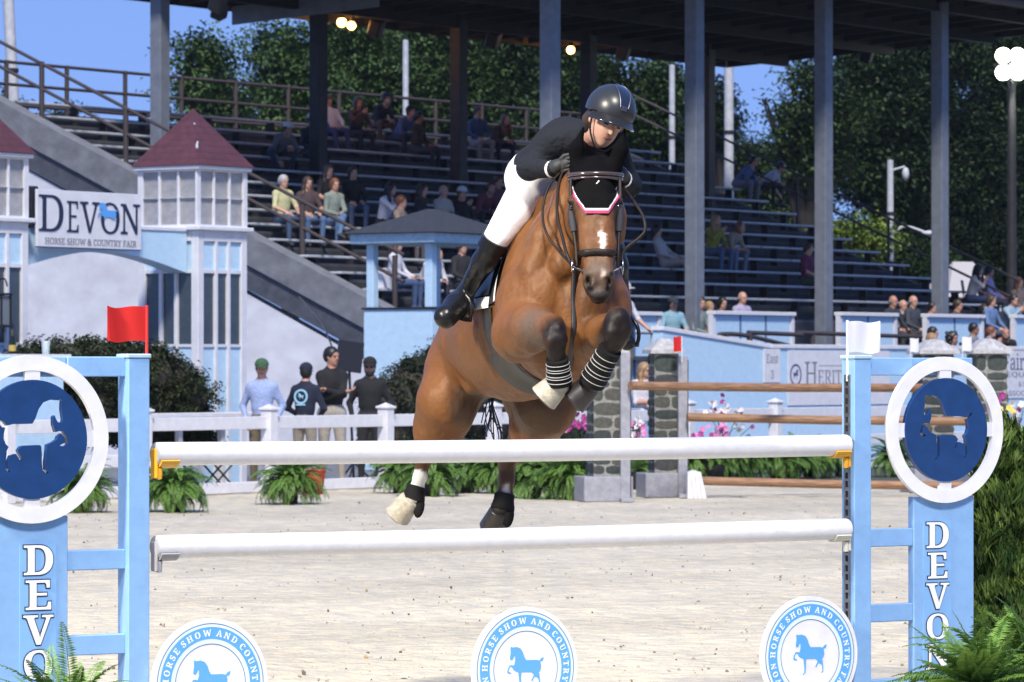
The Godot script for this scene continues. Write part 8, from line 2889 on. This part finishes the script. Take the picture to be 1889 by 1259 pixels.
	for k in tags.size(): p.set_surface_override_material(k, mats[k])
	for w in [[H(915, 442, 18.93), H(905, 460, 18.95), 0.069], [H(1123, 448, 19.0), H(1125, 462, 19.0), 0.071]]:
		part(p, "boot_top", tube_mesh([w[0], w[1]], w[2], 20), mats[3])
	# hair under the helmet, collar, cuffs
	var hf := Field.new()
	hf.egg(Vector3(0, -0.01, -0.06), Vector3(0.080, 0.075, 0.060), 0, 0.02)
	hf.cap(Vector3(-0.074, 0.02, 0.0), Vector3(-0.06, -0.03, -0.06), 0.016, 0.03, 0, 0.02)
	hf.cap(Vector3(0.074, 0.02, 0.0), Vector3(0.06, -0.03, -0.06), 0.016, 0.03, 0, 0.02)
	var HX := Transform3D(LB, head)
	part(p, "hair", field_mesh(hf, 0.009, [0]), M.hairs.brown, HX)
	var cg := Geo.new()
	var cpts := []
	for i in 17: cpts.append(nk + (head - nk) * 0.30 + (lx * cos(TAU * i / 16) * 0.058 + look.cross(lx) * 0.0 + Vector3(0, 0.1, 1).normalized() * sin(TAU * i / 16) * 0.056))
	cg.tube(cpts, 0.016, 8, false)
	part(p, "collar", cg.mesh(), mats[1])
	for w in [[elr, wrr], [ell_, wrl]]:
		var d: Vector3 = (w[1] - w[0]).normalized()
		part(p, "shirt_cuff", tube_mesh([w[1] - d * 0.010, w[1] + d * 0.008], 0.041, 14), mat(lin(0.76, 0.74, 0.72), 0.7))
	# helmet
	var he := thing("riding_helmet", "matte black riding helmet with a glossy centre panel on the rider's head", "helmet", HO)
	var hg := Geo.new()
	var seg := 36
	var rings := 14
	var R := Vector3(0.112, 0.120, 0.136)
	var first := hg.v.size()
	for i in rings + 1:
		var ph := PI * 0.5 * i / rings * 1.10
		for s in seg:
			var th := TAU * s / seg
			var q := Vector3(sin(ph) * sin(th), cos(ph), sin(ph) * cos(th))
			var low := 1.0
			if q.y < 0.0: q.y *= 1.0 + 0.5 * (1.0 if cos(th) < 0.2 else 0.0)
			hg.vert(q * R, (q / R).normalized())
	for i in rings:
		for s in seg:
			var a := first + i * seg + s
			var b := first + i * seg + (s + 1) % seg
			hg.face(a, b, b + seg)
			hg.face(a, b + seg, a + seg)
	var HC := Transform3D(LB * Basis(Vector3.RIGHT, -0.14), head + LB * Vector3(0, 0.055, -0.008))
	var shell := mat(lin(0.020, 0.022, 0.026), 0.34, {"spec": 0.5})
	var gloss := mat(lin(0.010, 0.013, 0.026), 0.12, {"coat": 0.8, "coat_rough": 0.05})
	part(he, "shell", hg.mesh(), shell, HC)
	# peak
	var pk := Geo.new()
	first = 0
	var n := 18
	for layer in 2:
		for i in n + 1:
			var a := lerpf(-1.25, 1.25, float(i) / n)
			for q in 4:
				var w := q / 3.0
				var rr := 1.0 + 0.22 * w * pow(cos(a * 0.95), 0.7)
				pk.vert(Vector3(sin(a) * R.x * (0.995 + 0.10 * w), -0.016 - 0.026 * w - 0.010 * sin(a) * sin(a) - layer * 0.008, cos(a) * R.z * rr), Vector3(sin(a) * 0.3, 1.0 if layer == 0 else -1.0, 0.35 if layer == 0 else -0.1).normalized())
	for layer in 2:
		for i in n:
			for q in 3:
				var b := layer * (n + 1) * 4 + i * 4 + q
				pk.face(b, b + 1, b + 5)
				pk.face(b, b + 5, b + 4)
	part(he, "peak", pk.mesh(), shell, HC)
	var rim := Geo.new()
	var rp := []
	for i in n + 1:
		var a := lerpf(-1.25, 1.25, float(i) / n)
		rp.append(Vector3(sin(a) * R.x * 1.095, -0.046 - 0.010 * sin(a) * sin(a), cos(a) * R.z * (1.0 + 0.22 * pow(cos(a * 0.95), 0.7))))
	rim.tube(rp, 0.006, 6)
	part(he, "peak_trim", rim.mesh(), gloss, HC)
	# raised centre panel narrowing toward the peak
	var pts := []
	for i in 9:
		for j in 15:
			var b := j / 14.0
			var ph := lerpf(0.05, 1.28, b)
			var halfw := lerpf(0.40, 0.17, b)
			var th := lerpf(-1.0, 1.0, i / 8.0) * halfw / maxf(sin(ph), 0.30)
			var q := Vector3(sin(ph) * sin(th), cos(ph), sin(ph) * cos(th))
			pts.append(q * (R + Vector3.ONE * 0.0035))
	part(he, "centre_panel", sheet_mesh(pts, 8, 14, Vector3.ZERO), gloss, HC)
	for sd in [0, 8]:
		var edge := []
		for j in 15: edge.append(pts[sd * 15 + j])
		var eg := Geo.new()
		eg.tube(edge, 0.0018, 5)
		part(he, "panel_trim", eg.mesh(), M.metal, HC)
	var badge := Geo.new()
	for k in 4: badge.box(Vector3(0.003, 0.014, 0.002), Transform3D(Basis(Vector3.RIGHT, -0.25), Vector3(-0.012 + k * 0.007, R.y * 0.30, R.z * 0.955 + 0.006)))
	badge.box(Vector3(0.03, 0.003, 0.002), Transform3D(Basis(Vector3.RIGHT, -0.2), Vector3(-0.002, R.y * 0.21, R.z * 0.978 + 0.005)))
	part(he, "badge", badge.mesh(), M.metal, HC)
	var strap := Geo.new()
	for sd in [-1.0, 1.0]:
		strap.tube(smooth([LB * Vector3(sd * 0.092, 0.03, 0.02), LB * Vector3(sd * 0.078, -0.05, 0.035), LB * Vector3(sd * 0.03, -0.118, 0.06), LB * Vector3(0, -0.124, 0.062)], 5), 0.005, 6)
	part(he, "chin_strap", strap.mesh(), M.black, Transform3D(Basis.IDENTITY, head))
	# stirrup and leather
	var stl := mat(lin(0.028, 0.028, 0.03), 0.25, {"metal": 0.7})
	for k in 2:
		var c: Vector3 = [H(846, 572, 19.07), H(1154, 618, 19.0)][k]
		var st := thing("stirrup", ["black stirrup iron on the rider's right boot", "black stirrup iron on the rider's left boot, right of the horse's chest"][k], "stirrup", HO, 0.0, "stirrups")
		var loop := []
		var dx := Vector3(0.80, -0.2, 0.55).normalized()
		for i in 21:
			var a := lerpf(-0.42, TAU * 0.5 + 0.42, i / 20.0)
			loop.append(c + dx * cos(a) * 0.075 + Vector3(0.12, 1, 0).normalized() * (sin(a) * 0.085))
		var sg := Geo.new()
		sg.tube(loop, 0.009, 8)
		part(st, "iron", sg.mesh(), stl)
		part(st, "tread", bar_mesh(loop[0], loop[20], 0.045, 0.018), stl)
		part(st, "stirrup_leather", tube_mesh(smooth([c + Vector3(0.02, 0.085, 0), [H(880, 525, 19.07), H(1140, 540, 19.1)][k], [H(922, 478, 19.06), H(1120, 470, 19.1)][k]], 4), 0.012, 6), mat(lin(0.055, 0.022, 0.018), 0.4))
func build_all():
	near_jump()
	oxer()
	fence()
	counter()
	gate()
	grandstand()
	booth()
	ring_wall()
	boxes()
	hanging_things()
	poles()
	trees()
	hedges()
	planting()
	setup_people()
	spectators()
	standing_people()
	clutter()
	horse()
